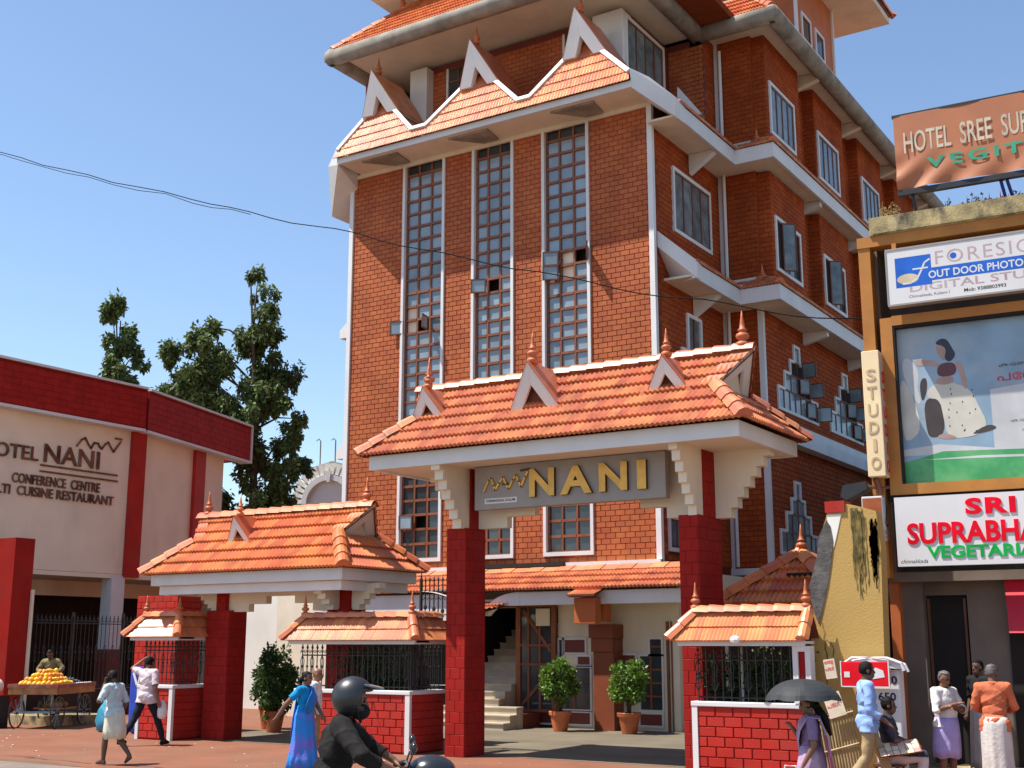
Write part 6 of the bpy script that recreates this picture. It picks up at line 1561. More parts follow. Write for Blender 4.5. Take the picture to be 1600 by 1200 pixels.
# white building with a spoked arch behind the trees
ab = thing('arched_building', 'white building with a ribbed arch far behind the low tree', 'building', (-39.9, 46.0, 0), R(18), world=False)
q = MB(); q.box(-2.8, 5, 0.4, 5, 0, 8.1); q.build('wall', 'white_wall', ab)
cz = 8.7
q = MB(); q.prism([(1.15 * math.cos(a), 0.25, cz + 1.15 * math.sin(a)) for a in [math.pi * k / 20 for k in range(21)]], (0, 0.3, 0)); q.build('arch_panel', 'white_wall', ab)
def ring_seg(r0, r1, a0, a1, y0, d):
    n = 6; A = [a0 + (a1 - a0) * k / n for k in range(n + 1)]
    return [(r1 * math.cos(a), y0, cz + r1 * math.sin(a)) for a in A] + [(r0 * math.cos(a), y0, cz + r0 * math.sin(a)) for a in A[::-1]]
q = MB()
for k in range(5): q.prism(ring_seg(1.15, 1.42, math.pi * k / 5, math.pi * (k + 1) / 5, 0.05, 0)[::-1], (0, 0.45, 0))
q.build('arch_ring', 'white_paint', ab)
for k in range(18):
    a = math.pi * (k + 0.15) / 18; b_ = math.pi * (k + 0.80) / 18
    q = MB(); q.prism(ring_seg(1.45, 2.0, a, b_, 0.15, 0)[::-1], (0, 0.3, 0)); q.build('arch_rib', 'white_wall', ab)
q = MB(); q.prism(ring_seg(1.4, 2.15, 0, math.pi, 0.46, 0)[::-1], (0, 0.2, 0)); q.build('arch_back', 'grey_board', ab)
q = MB(); q.prism([(-0.08, 0, cz + 1.05), (0.08, 0, cz + 1.05), (0.15, 0, cz + 1.6), (-0.15, 0, cz + 1.6)], (0, 0.1, 0)); q.build('keystone', 'white_paint', ab)
q = MB(); q.box(-1.4, 2.5, 0.1, 0.4, cz - 0.45, cz - 0.2)
for k in range(9): q.ball((-1.2 + 0.22 * k, 0.2, cz - 0.18), 0.07, 6, 4)
q.build('ledge', 'grey_board', ab)
for x in (-0.7, 0.1, 0.8):
    q = MB(); q.tube([(x, 0.6, cz + 1.9), (x, 0.6, cz + 3.2), (x - 0.1, 0.6, cz + 3.3), (x - 0.22, 0.6, cz + 3.22)], 0.035, 5); q.build('roof_rod', 'concrete_gutter', ab)
# overhead cable
q = MB()
cp = [(-34.5, 22, 17.5), (-32.9, 22, 17.0), (-24.2, 22, 13.75), (-18.36, 22, 11.68), (-13.3, 22, 9.90), (-9.44, 22, 8.66), (-6.4, 22, 7.85), (-2.0, 22, 6.9)]
P_ = []
for a, b in zip(cp[:-1], cp[1:]):
    for i in range(8):
        f = i / 8; p = Vector(a).lerp(Vector(b), f); P_.append((p.x, p.y, p.z + 0.035 * math.sin(p.x * 1.9) - 0.25 * f * (1 - f)))
q.tube(P_ + [cp[-1]], 0.013, 5)
P2_ = [(x, y + 0.04, z - 0.07 - 0.03 * math.sin(x * 2.3)) for (x, y, z) in P_[:20]]
q.tube(P2_, 0.009, 4)
mat('cable_rubber', (0.012, 0.012, 0.012), 0.9, spec=0.1)
cb = q.build('overhead_cable', 'cable_rubber'); tag(cb, 'thin black overhead cable drooping across the hotel front', 'cable')

# ================================================================ PEOPLE
mat('skin', (0.20, 0.095, 0.055), 0.5, 0.04, 8, 0.08, spec=0.4); mat('skin_dark', (0.115, 0.056, 0.034), 0.5, 0.04, 8, 0.08, spec=0.45)
mat('skin_light', (0.24, 0.105, 0.055), 0.45, 0.04, 8, 0.08, spec=0.45)
mat('hair_black', (0.008, 0.006, 0.006), 0.65, spec=0.15); mat('hair_grey', (0.11, 0.10, 0.095), 0.6, 0.1, 40, 0.3)
mat('eye_dark', (0.01, 0.008, 0.007), 0.2)
def cloth(name, c, **k):
    return mat('cloth_' + name, c, k.get('rough', 0.85), 0.02, k.get('ns', 5), k.get('nv', 0.12), bump=0.35, bscale=26, spec=0.15, dirt=k.get('dirt'), dscale=k.get('ds', 5), damt=k.get('da', 0.8))
cloth('white', (0.66, 0.63, 0.60)); cloth('rose_white', (0.60, 0.50, 0.52)); cloth('black', (0.016, 0.016, 0.018)); cloth('navy', (0.017, 0.018, 0.028)); cloth('plaid', (0.50, 0.56, 0.58), dirt=(0.30, 0.40, 0.45), ds=14); cloth('cream', (0.62, 0.56, 0.45))
cloth('sari_blue', (0.03, 0.22, 0.62), dirt=(0.28, 0.09, 0.50), ds=5.5, da=1.0); cloth('blouse_blue', (0.01, 0.25, 0.55)); cloth('sari_mauve', (0.42, 0.27, 0.40), dirt=(0.55, 0.38, 0.50), ds=7); cloth('blouse_mauve', (0.20, 0.13, 0.24)); cloth('sari_rose', (0.42, 0.10, 0.16))
cloth('sky', (0.25, 0.38, 0.66)); cloth('khaki', (0.34, 0.25, 0.13)); cloth('lavender', (0.42, 0.34, 0.62)); cloth('orange', (0.55, 0.15, 0.07)); cloth('dark_check', (0.035, 0.035, 0.045), dirt=(0.11, 0.08, 0.12), ds=9); cloth('olive', (0.22, 0.18, 0.09)); cloth('jacket', (0.016, 0.014, 0.013), rough=0.9, dirt=(0.03, 0.027, 0.024), ds=9); cloth('dhoti', (0.55, 0.50, 0.46))

def person(label, loc, yaw, H=1.7, pose=None, lean=0.0, head=(0, 0, 0), skin='skin', hair='hair_black', hairline=0.03, shirt=None, sleeve=0.55, collar=True, hem=0.86, pants=None, belly=1.0, build=1.0, barefoot='skin_dark', vox=0.012, group=None, bald=False, long_hair=False):
    """One continuous remeshed body in the given pose, with clothes, hair and eyes as its children. Local +y is forward, +x the person's right."""
    k = H / 1.7
    J = dict(shL=(-0.175, 0, 1.385), shR=(0.175, 0, 1.385), elL=(-0.235, -0.03, 1.11), elR=(0.235, -0.03, 1.11), wrL=(-0.24, 0.06, 0.87), wrR=(0.24, 0.06, 0.87),
             hipL=(-0.088, 0, 0.90), hipR=(0.088, 0, 0.90), knL=(-0.095, 0.02, 0.49), knR=(0.095, 0.02, 0.49), anL=(-0.10, -0.02, 0.085), anR=(0.10, -0.02, 0.085))
    off = (pose or {}).pop('root', (0, 0, 0)) if pose else (0, 0, 0)
    fdir = {}
    for key in ('L', 'R'): fdir[key] = Vector(((pose or {}).pop('foot' + key, (0, 1, -0.32)))).normalized() if pose and ('foot' + key) in pose else Vector((0.0, 1, -0.32)).normalized()
    curl = (pose or {}).pop('curl', 0.5) if pose else 0.5
    if pose: J.update(pose)
    Lm = Matrix.Rotation(-lean, 4, 'X'); piv = Vector((0, 0, 0.93))
    def T(p): return (Lm @ (Vector(p) - piv)) + piv + Vector(off)
    J = {a: (T(b) if a in ('shL', 'shR') else Vector(b)) for a, b in J.items()}
    for a in ('hipL', 'hipR'):
        if not (pose and a in pose): J[a] = Vector(J[a]) + Vector(off)
    hc = T((0, 0.025, 1.57)); hm = Matrix.Rotation(-lean * 0.6, 4, 'X') @ Matrix.Rotation(head[1], 4, 'Z') @ Matrix.Rotation(-head[0], 4, 'X') @ Matrix.Rotation(head[2], 4, 'Y')
    def Hd(p): return hc + (hm @ Vector(p))
    E = []   # ellipsoids: centre, axes matrix(3 vectors), radii, tag
    Cc = []  # capsules: a, b, ra, rb, tag
    I3 = Matrix.Identity(3); L3 = Lm.to_3x3(); H3 = hm.to_3x3()
    B = build
    E += [(T((0, 0.005, 1.26)), L3, (0.162 * B, 0.105 * B, 0.19), 'torso'), (T((0, 0.012 + 0.02 * (belly - 1), 1.075)), L3, (0.142 * B, 0.105 * B * belly, 0.17), 'torso'), (T((0, -0.005, 0.935)), L3, (0.152 * B, 0.118 * B, 0.125), 'hip')]
    Cc += [(T((-0.13, 0, 1.375)), T((0.13, 0, 1.375)), 0.068, 0.068, 'torso'), (T((0, -0.005, 1.40)), T((0, 0.01, 1.52)), 0.058, 0.05, 'neck')]
    E += [(Hd((0, 0.0, 0.035)), H3, (0.076, 0.096, 0.095), 'head'), (Hd((0, 0.035, -0.045)), H3, (0.056, 0.060, 0.072), 'head'), (Hd((0, 0.10, -0.012)), H3, (0.014, 0.020, 0.026), 'head'), (Hd((0, 0.088, -0.06)), H3, (0.024, 0.012, 0.012), 'head'),
          (Hd((0.079, 0.005, 0.0)), H3, (0.011, 0.022, 0.032), 'ear'), (Hd((-0.079, 0.005, 0.0)), H3, (0.011, 0.022, 0.032), 'ear')]
    for s_ in ('L', 'R'):
        sg = -1 if s_ == 'L' else 1
        Cc += [(J['sh' + s_], J['el' + s_], 0.058 * B, 0.043, 'uarm'), (J['el' + s_], J['wr' + s_], 0.042, 0.027, 'farm')]
        d = (J['wr' + s_] - J['el' + s_]).normalized(); side = d.cross(Vector((0, 0, 1)) if abs(d.z) < 0.8 else Vector((0, 1, 0))).normalized(); nrm = side.cross(d)
        pc_ = J['wr' + s_] + d * 0.055
        Cc += [(J['wr' + s_], pc_ + d * 0.01 + side * 0.014, 0.022, 0.019, 'hand'), (J['wr' + s_], pc_ + d * 0.01 - side * 0.014, 0.022, 0.019, 'hand')]
        for f in range(4):
            o_ = pc_ + side * (0.028 - 0.0187 * f) + d * 0.012; fl = (0.066, 0.076, 0.072, 0.056)[f]
            m1 = o_ + d * fl * 0.5 - nrm * 0.006; m2 = m1 + (d * (1 - curl) - nrm * curl).normalized() * fl * 0.5
            Cc += [(o_, m1, 0.0105, 0.0095, 'hand'), (m1, m2, 0.0095, 0.008, 'hand')]
        th_ = J['wr' + s_] + d * 0.02 + side * 0.022
        Cc += [(th_, th_ + d * 0.035 + side * 0.028, 0.013, 0.011, 'hand'), (th_ + d * 0.035 + side * 0.028, th_ + d * 0.066 + side * 0.034 - nrm * 0.01, 0.011, 0.009, 'hand')]
        Cc += [(J['hip' + s_], J['kn' + s_], 0.088 * B, 0.056, 'thigh'), (J['kn' + s_], J['kn' + s_].lerp(J['an' + s_], 0.35), 0.055, 0.057, 'shin'), (J['kn' + s_].lerp(J['an' + s_], 0.35), J['an' + s_], 0.057, 0.036, 'shin')]
        fd = fdir[s_]; an = J['an' + s_]
        heel = an - Vector((fd.x, fd.y, 0)) * 0.035 - Vector((0, 0, 0.045))
        Cc += [(an, heel, 0.036, 0.034, 'foot'), (an + fd * 0.03, an + fd * 0.15, 0.036, 0.026, 'foot'), (heel, an + fd * 0.15, 0.030, 0.026, 'foot')]
    sc_ = k
    bm = bmesh.new()
    def ico(c, r, M3=None):
        mt = Matrix.Translation(Vector(c))
        if isinstance(r, tuple): mt = mt @ (M3.to_4x4() if M3 else Matrix.Identity(4)) @ Matrix.Diagonal((r[0], r[1], r[2], 1))
        else: mt = mt @ Matrix.Diagonal((r, r, r, 1))
        bmesh.ops.create_icosphere(bm, subdivisions=2, radius=1.0, matrix=mt)
    for (c, M3, r, tg) in E: ico(c, r, M3)
    for (a, b, ra, rb_, tg) in Cc:
        a, b = Vector(a), Vector(b); ico(a, ra); ico(b, rb_); d = b - a
        if d.length > 1e-4:
            mt = Matrix.Translation((a + b) / 2) @ d.to_track_quat('Z', 'Y').to_matrix().to_4x4()
            bmesh.ops.create_cone(bm, cap_ends=True, segments=14, radius1=ra, radius2=rb_, depth=d.length, matrix=mt)
    me0 = bpy.data.meshes.new('tmp'); bm.to_mesh(me0); bm.free()
    ob = bpy.data.objects.new('tmp', me0); COL.objects.link(ob)
    rm = ob.modifiers.new('r', 'REMESH'); rm.mode = 'VOXEL'; rm.voxel_size = vox; rm.use_smooth_shade = True
    sm = ob.modifiers.new('s', 'SMOOTH'); sm.factor = 0.5; sm.iterations = 2
    me = bpy.data.meshes.new_from_object(ob.evaluated_get(bpy.context.evaluated_depsgraph_get()))
    bpy.data.objects.remove(ob); bpy.data.meshes.remove(me0)
    nv = len(me.vertices); co = np.zeros(nv * 3); me.vertices.foreach_get('co', co); co = co.reshape(-1, 3)
    no = np.zeros(nv * 3); me.vertices.foreach_get('normal', no); no = no.reshape(-1, 3)
    # nearest body part for every vertex
    best = np.full(nv, 1e9); tags = np.zeros(nv, dtype=object); par_ = np.zeros(nv)
    for (c, M3, r, tg) in E:
        q_ = (co - np.array(c)) @ np.array(M3); dd = (np.linalg.norm(q_ / np.array(r), axis=1) - 1) * min(r)
        m_ = dd < best; best[m_] = dd[m_]; tags[m_] = tg; par_[m_] = 0.5
    for (a, b, ra, rb_, tg) in Cc:
        a_, b_ = np.array(a), np.array(b); ab_ = b_ - a_; t_ = np.clip(((co - a_) @ ab_) / (ab_ @ ab_ + 1e-12), 0, 1)
        dd = np.linalg.norm(co - (a_ + t_[:, None] * ab_), axis=1) - (ra + (rb_ - ra) * t_)
        m_ = dd < best; best[m_] = dd[m_]; tags[m_] = tg; par_[m_] = t_[m_]
    t = thing('person', label, 'person', loc, yaw, group, world=False)
    t.scale = (sc_, sc_, sc_)
    me.name = 'body'; me.materials.clear(); me.materials.append(MATS[skin]); me.polygons.foreach_set('material_index', np.zeros(len(me.polygons), np.int32))
    link('body', me, t)
    polys = [tuple(p.vertices) for p in me.polygons]
    P4 = np.array([p if len(p) == 4 else (p + (p[-1],)) for p in polys])
    def shell(name, mask, offs, m, wr=0.006, fq=26.0):
        use = mask[P4].all(1)
        if not use.any(): return None
        F_ = P4[use]; idx = np.unique(F_); mp = -np.ones(nv, int); mp[idx] = np.arange(len(idx))
        c = co[idx]; n_ = no[idx]
        w_ = 0.9 * np.sin(c[:, 2] * fq + c[:, 0] * 9 + 3 * np.sin(c[:, 1] * 13)) * np.sin(c[:, 0] * 17 + c[:, 2] * 7) + 0.5 * np.sin(c[:, 2] * fq * 1.9 + c[:, 1] * 21)
        w_ = w_ + 0.9 * (1 - 2 * np.abs(np.sin(c[:, 2] * fq * 0.8 + c[:, 0] * 14 * np.sign(c[:, 1] + 0.01) + 2.2 * np.sin(c[:, 2] * 6))) ** 0.5)
        o1 = offs if np.isscalar(offs) else offs[idx]
        c = c + n_ * (o1 + wr * w_)[:, None]
        s_ = bpy.data.meshes.new(name); s_.from_pydata([tuple(x) for x in c], [], [tuple(dict.fromkeys(mp[f])) for f in F_]); s_.materials.append(MATS[m])
        s_.polygons.foreach_set('use_smooth', [True] * len(s_.polygons)); s_.update()
        o_ = link(name, s_, t); sd = o_.modifiers.new('cloth', 'SOLIDIFY'); sd.thickness = 0.006; sd.offset = -1
        return o_
    isin = lambda *a: np.isin(tags, a)
    hl = (co - np.array(hc)) @ np.array(H3)
    if shirt:
        mk = isin('torso') | ((isin('neck')) & (par_ < 0.25)) | ((tags == 'hip') & (co[:, 2] > hem + off[2])) | ((tags == 'thigh') & (co[:, 2] > hem + off[2])) | (tags == 'uarm') & (par_ < min(1.01, sleeve * 2)) | ((tags == 'farm') & (par_ < max(-1, sleeve * 2 - 1)))
        base = np.where(isin('hip', 'thigh'), 0.036, np.where(isin('torso'), 0.026, 0.019))
        shell('shirt', mk, base, shirt, 0.006)
        if collar:
            q = MB(); cc = T((0, 0.0, 1.445)); n_ = 16
            for (rr, dz) in ((0.070, -0.018), (0.066, 0.022), (0.078, 0.004)):
                for i in range(n_):
                    a = 2 * math.pi * i / n_ + math.pi / 2; q.v.append(tuple(cc + Vector((rr * math.cos(a), rr * 1.05 * math.sin(a) + 0.004, dz - 0.03 * max(0, math.sin(a))))))
            for j in range(2):
                for i in range(n_): q.f.append((j * n_ + i, j * n_ + (i + 1) % n_, (j + 1) * n_ + (i + 1) % n_, (j + 1) * n_ + i)); q.mi.append(0)
            q.build('collar', shirt, t, smooth=True)
    if pants:
        mk = isin('hip', 'thigh') | ((tags == 'shin')) | ((tags == 'foot') & (co[:, 2] > 0.10) & (par_ < 0.15)) | ((tags == 'torso') & (co[:, 2] < 0.99 + off[2]))
        shell('trousers', mk, 0.013, pants, 0.006, 19)
    if barefoot and barefoot != 'skin_dark':
        shell('shoe', isin('foot') & (hl[:, 2] < 0), 0.008, barefoot, 0.0)
    if hair and not bald:
        mk = isin('head', 'ear') & (((hl[:, 1] < hairline) & (hl[:, 2] > -0.055 + 0.5 * np.maximum(0, hl[:, 1]))) | (hl[:, 2] > 0.085 - 0.25 * np.maximum(0, -hl[:, 1]) + 0.0)) & ~((np.abs(hl[:, 0]) > 0.07) & (hl[:, 2] < 0.03) & (hl[:, 1] > -0.02))
        shell('hair', mk, 0.012, hair, 0.003, 60)
    for sg in (-1, 1):
        q = MB(); q.ball(Hd((0.031 * sg, 0.083, 0.014)), 0.0105, 8, 6); q.build('eye', 'eye_dark', t)
        q = MB(); a, b = Hd((0.017 * sg, 0.094, 0.034)), Hd((0.046 * sg, 0.082, 0.034)); q.tube([a, b], 0.0045, 4); q.build('eyebrow', 'hair_black', t)
    q = MB(); q.tube([Hd((-0.02, 0.094, -0.06)), Hd((0.0, 0.100, -0.061)), Hd((0.02, 0.094, -0.06))], 0.004, 4); q.build('mouth', 'maroon_paint', t)
    t['_h'] = 0; del t['_h']
    return t, J, Hd
def loft(t, name, rings, m, folds=14, amp=0.02, n=56, seed=0, tilt=None):
    """draped cloth around the body: rings (z, cx, cy, rx, ry) from top to bottom"""
    q = MB(); nr = len(rings)
    for j, (z, cx, cy, rx, ry) in enumerate(rings):
        f = j / (nr - 1)
        for i in range(n):
            a = 2 * math.pi * i / n
            w_ = 1 + amp * (0.25 + f) * (math.sin(folds * a + 1.3 * math.sin(3 * a + seed)) + 0.5 * math.sin(folds * 0.37 * a * 2 + seed))
            q.v.append((cx + rx * w_ * math.cos(a), cy + ry * w_ * math.sin(a), z + 0.012 * math.sin(5 * a + seed) * f))
    for j in range(nr - 1):
        for i in range(n):
            q.f.append((j * n + i, (j + 1) * n + i, (j + 1) * n + (i + 1) % n, j * n + (i + 1) % n)); q.mi.append(0)
    o_ = q.build(name, m, t, smooth=True); sd = o_.modifiers.new('cloth', 'SOLIDIFY'); sd.thickness = 0.008
    return o_
def drape(t, name, path, width, m, folds=5, amp=0.012):
    """cloth band following a path of (point, outward normal)"""
    q = MB(); n = 12
    for (p, nn, wv) in path:
        p, nn, wv = Vector(p), Vector(nn).normalized(), Vector(wv)
        for i in range(n + 1):
            f = i / n - 0.5
            q.v.append(tuple(p + wv * f + nn * (amp * math.sin(folds * 2 * math.pi * f) - 0.10 * f * f * 0)))
    for j in range(len(path) - 1):
        for i in range(n):
            k = j * (n + 1) + i; q.f.append((k, k + 1, k + n + 2, k + n + 1)); q.mi.append(0)
    o_ = q.build(name, m, t, smooth=True); sd = o_.modifiers.new('cloth', 'SOLIDIFY'); sd.thickness = 0.008
    return o_
FACE_R, FACE_L, AWAY, TOWARD = R(-57.6), R(122.4), R(32.4), R(212.4)

# 1 man with raised arm, back to the street
person('man in a pale pink shirt shading his eyes with a raised arm', (-19.90, 17.65, 0), R(5), 1.74,
       dict(elL=(-0.40, -0.02, 1.46), wrL=(-0.24, 0.10, 1.63), elR=(0.27, -0.06, 1.10), wrR=(0.29, 0.02, 0.86), knL=(-0.17, -0.13, 0.50), anL=(-0.24, -0.40, 0.12), knR=(0.13, 0.20, 0.49), anR=(0.20, 0.30, 0.085), curl=0.2),
       head=(0.1, 0.3, 0), shirt='cloth_rose_white', sleeve=0.42, hem=0.80, pants='cloth_navy', build=1.04, barefoot='cloth_black')
# his plastic bag
q = MB(); bx, by = -19.63, 17.83
q.lathe((bx, by, 0.52), [(0.05, 0), (0.09, 0.04), (0.10, 0.16), (0.07, 0.28), (0.02, 0.36)], 12); b1 = q.build('carrier_bag', 'panel_white'); tag(b1, 'small white carrier bag in the hand of the man shading his eyes', 'bag')
# 2 man with a phone in a folded white mundu
t, J, Hd = person('man in a checked pale shirt and folded white cloth walking with a phone', (-17.24, 14.62, 0), R(100), 1.56,
       dict(elL=(-0.32, 0.12, 1.14), wrL=(-0.16, 0.14, 1.46), elR=(0.27, -0.04, 1.10), wrR=(0.22, 0.05, 0.88), knL=(-0.10, 0.10, 0.49), anL=(-0.10, 0.12, 0.085), knR=(0.10, -0.02, 0.50), anR=(0.11, -0.30, 0.17), footR=(0, 0.55, -0.8), curl=0.8),
       lean=0.12, head=(0.25, 0.25, 0.1), skin='skin_dark', shirt='cloth_plaid', sleeve=0.5, hem=0.86, build=1.05)
loft(t, 'folded_cloth', [(1.03, 0, 0.01, 0.165, 0.14), (0.93, 0, 0, 0.185, 0.155), (0.78, 0, -0.01, 0.20, 0.18), (0.62, 0, -0.02, 0.215, 0.20), (0.47, 0, -0.02, 0.21, 0.205)], 'cloth_cream', 9, 0.03, seed=2)
q = MB(); q.obox(Hd((-0.09, 0.03, -0.02)), (0, 1, 0), (0, 0, 1), (1, 0, 0), -0.03, 0.03, -0.06, 0.06, -0.02, 0.0); q.build('phone', 'cloth_black', t)
# blue sack and wrapped bundle standing behind him
mat('blue_plastic', (0.05, 0.27, 0.42), 0.3, 0.03, 6, 0.25, dirt=(0.25, 0.50, 0.45), dscale=6, damt=0.8); mat('deep_blue', (0.02, 0.06, 0.40), 0.4, 0.03, 4, 0.2)
q = MB()
for j, (z, r) in enumerate([(0, 0.20), (0.04, 0.30), (0.25, 0.33), (0.5, 0.26), (0.7, 0.15), (0.80, 0.07), (0.86, 0.12)]):
    for i in range(16):
        a = 2 * math.pi * i / 16; rr = r * (1 + 0.10 * math.sin(3 * a + j) + 0.05 * math.sin(7 * a + 2 * j)); q.v.append((-23.7 + rr * math.cos(a), 19.95 + rr * math.sin(a) * 0.8, z))
for j in range(6):
    for i in range(16): q.f.append((j * 16 + i, j * 16 + (i + 1) % 16, (j + 1) * 16 + (i + 1) % 16, (j + 1) * 16 + i)); q.mi.append(0)
q.f.append(tuple(range(15, -1, -1))); q.mi.append(0)
o_ = q.build('plastic_sack', 'blue_plastic', smooth=True); tag(o_, 'tied blue green plastic sack standing on the red pavement', 'sack')
bb = thing('blue_bundle', 'bright blue wrapped bundle with white marks beside the brick pier', 'bundle', (-22.6, 19.6, 0))
q = MB(); q.box(-22.85, -22.45, 19.7, 20.0, 0.0, 1.48); q.build('wrapping', 'deep_blue', bb, bevel=0.12)
q = MB(); q.obox((-22.6, 19.69, 1.2), (1, 0, 0.5), (-0.5, 0, 1), (0, -1, 0), -0.03, 0.03, -0.12, 0.15, 0, 0.01); q.obox((-22.48, 19.69, 1.2), (1, 0, -0.2), (0.2, 0, 1), (0, -1, 0), -0.02, 0.02, -0.12, 0.1, 0, 0.01); q.build('white_mark', 'panel_white', bb)
# 3 woman in a blue sari, 4 man behind her
t, J, Hd = person('woman in a bright blue and purple patterned sari walking right', (-13.68, 15.38, 0), R(-80), 1.56,
       dict(elL=(-0.27, 0.08, 1.12), wrL=(-0.24, 0.22, 0.95), elR=(0.30, -0.20, 1.14), wrR=(0.36, -0.34, 0.92), knL=(-0.09, 0.10, 0.49), anL=(-0.09, 0.16, 0.085), knR=(0.09, -0.03, 0.49), anR=(0.09, -0.16, 0.10), curl=0.25),
       head=(0.0, 0.1, 0), skin='skin', shirt='cloth_blouse_blue', collar=False, sleeve=0.30, hem=1.12, build=0.95)
loft(t, 'sari_skirt', [(1.06, 0, 0.01, 0.155, 0.13), (0.95, 0, 0, 0.185, 0.155), (0.75, 0, 0.01, 0.195, 0.185), (0.5, 0, 0.0, 0.19, 0.22), (0.25, 0, 0.0, 0.21, 0.27), (0.04, 0, 0.0, 0.24, 0.31)], 'cloth_sari_blue', 11, 0.035, seed=1)
drape(t, 'sari_drape', [((0.12, 0.13, 1.0), (0, 1, 0), (0.20, 0, 0.08)), ((0.04, 0.155, 1.16), (0, 1, 0.1), (0.26, 0, 0.10)), ((-0.06, 0.15, 1.30), (0, 1, 0.3), (0.20, 0, 0.12)), ((-0.11, 0.06, 1.43), (0, 0.3, 1), (0.15, 0.02, 0.02)), ((-0.11, -0.08, 1.42), (0, -0.6, 0.8), (0.16, 0, 0.02)), ((-0.09, -0.165, 1.2), (0, -1, 0), (0.22, 0, 0)), ((-0.08, -0.20, 0.9), (0, -1, 0), (0.26, 0, 0)), ((-0.08, -0.22, 0.6), (0, -1, 0), (0.28, 0, 0))], 0.2, 'cloth_sari_blue')
q = MB(); q.ball(Hd((0, -0.115, -0.02)), 0.05, 10, 8); q.tube([Hd((0, -0.11, -0.05)), Hd((0, -0.16, -0.2)), Hd((0.0, -0.15, -0.45))], [0.035, 0.03, 0.012], 8); q.build('hair_braid', 'hair_black', t, smooth=True)
person('bald man in a white shirt half hidden behind the woman in the blue sari', (-14.62, 16.7, 0), R(-60), 1.58, dict(), skin='skin_light', bald=True, shirt='cloth_white', pants='cloth_khaki', barefoot='cloth_black')
# 5 woman under the umbrella
t, J, Hd = person('woman in a pale mauve sari walking left under a black umbrella', (-4.66, 13.35, 0), R(112), 1.46,
       dict(elR=(0.25, 0.10, 1.10), wrR=(0.14, 0.22, 1.28), elL=(-0.25, -0.02, 1.10), wrL=(-0.24, 0.12, 0.86), knL=(-0.09, 0.10, 0.49), anL=(-0.09, 0.14, 0.085), anR=(0.09, -0.14, 0.10), curl=0.9),
       head=(0.2, 0.15, 0), skin='skin', shirt='cloth_blouse_mauve', collar=False, sleeve=0.42, hem=1.10, build=1.05)
loft(t, 'sari_skirt', [(1.08, 0, 0.01, 0.165, 0.14), (0.95, 0, 0, 0.20, 0.17), (0.75, 0, 0.01, 0.21, 0.20), (0.5, 0, 0.0, 0.20, 0.22), (0.25, 0, 0.0, 0.22, 0.27), (0.04, 0, 0.0, 0.24, 0.31)], 'cloth_sari_mauve', 11, 0.035, seed=4)
drape(t, 'sari_drape', [((0.12, 0.14, 1.0), (0, 1, 0), (0.20, 0, 0.08)), ((0.02, 0.16, 1.18), (0, 1, 0.1), (0.28, 0, 0.10)), ((-0.10, 0.14, 1.32), (0, 1, 0.3), (0.22, 0, 0.12)), ((-0.15, 0.05, 1.44), (0, 0.3, 1), (0.18, 0.02, 0.02)), ((-0.16, -0.10, 1.42), (0, -0.6, 0.8), (0.18, 0, 0.02)), ((-0.15, -0.18, 1.2), (0, -1, 0), (0.26, 0, 0)), ((-0.12, -0.22, 0.9), (0, -1, 0), (0.32, 0, 0)), ((-0.10, -0.26, 0.45), (0, -1, 0), (0.34, 0, 0))], 0.2, 'cloth_sari_mauve')
drape(t, 'sari_border', [((-0.27, -0.16, 1.22), (-0.6, -1, 0), (0.05, -0.02, 0)), ((-0.28, -0.21, 0.9), (-0.5, -1, 0), (0.07, -0.03, 0)), ((-0.27, -0.26, 0.45), (-0.5, -1, 0), (0.08, -0.03, 0)), ((-0.26, -0.3, 0.1), (-0.5, -1, 0), (0.09, -0.03, 0))], 0.05, 'cloth_sari_rose', 1)
q = MB(); q.ball(Hd((0, -0.10, -0.03)), 0.055, 10, 8); q.tube([Hd((0, -0.10, -0.05)), Hd((0, -0.17, -0.2)), Hd((0.0, -0.19, -0.42))], [0.05, 0.055, 0.02], 8); q.build('long_hair', 'hair_black', t, smooth=True)
um = thing('umbrella', 'open black umbrella held over the woman in mauve', 'umbrella', (-4.72, 13.33, 1.1))
mat('umbrella_cloth', (0.030, 0.032, 0.034), 0.65, 0.03, 3, 0.1, spec=0.3)
uc = Vector((-4.74, 13.38, 1.62)); rr_ = 0.42
q = MB(); nseg = 8; rings = 7
for j in range(rings + 1):
    f = j / rings
    for i in range(nseg * 6):
        a = 2 * math.pi * i / (nseg * 6); sc2 = 1 - 0.06 * f * f * (1 - abs(math.cos(a * nseg / 2)))
        r_ = rr_ * math.sin(f * 1.25) / math.sin(1.25) * sc2
        q.v.append((uc.x + r_ * math.cos(a), uc.y + r_ * math.sin(a), uc.z - 0.225 * (1 - math.cos(f * 1.25)) / (1 - math.cos(1.25)) + 0.015 * f * (1 - abs(math.cos(a * nseg / 2)))))
for j in range(rings):
    for i in range(nseg * 6):
        w_ = nseg * 6; q.f.append((j * w_ + i, j * w_ + (i + 1) % w_, (j + 1) * w_ + (i + 1) % w_, (j + 1) * w_ + i)); q.mi.append(0)
q.build('canopy', 'umbrella_cloth', um)
for k in range(8):
    a = 2 * math.pi * k / 8; q = MB()
    q.tube([(uc.x + rr_ * math.sin(f * 1.25) / math.sin(1.25) * math.cos(a), uc.y + rr_ * math.sin(f * 1.25) / math.sin(1.25) * math.sin(a), uc.z - 0.012 - 0.225 * (1 - math.cos(f * 1.25)) / (1 - math.cos(1.25))) for f in (0.05, 0.3, 0.55, 0.8, 1.02)], 0.004, 4); q.build('rib', 'black_iron', um)
q = MB(); q.tube([uc + Vector((0, 0, 0.05)), uc + Vector((0.0, -0.02, -0.58))], 0.007, 6); q.build('shaft', 'black_iron', um)
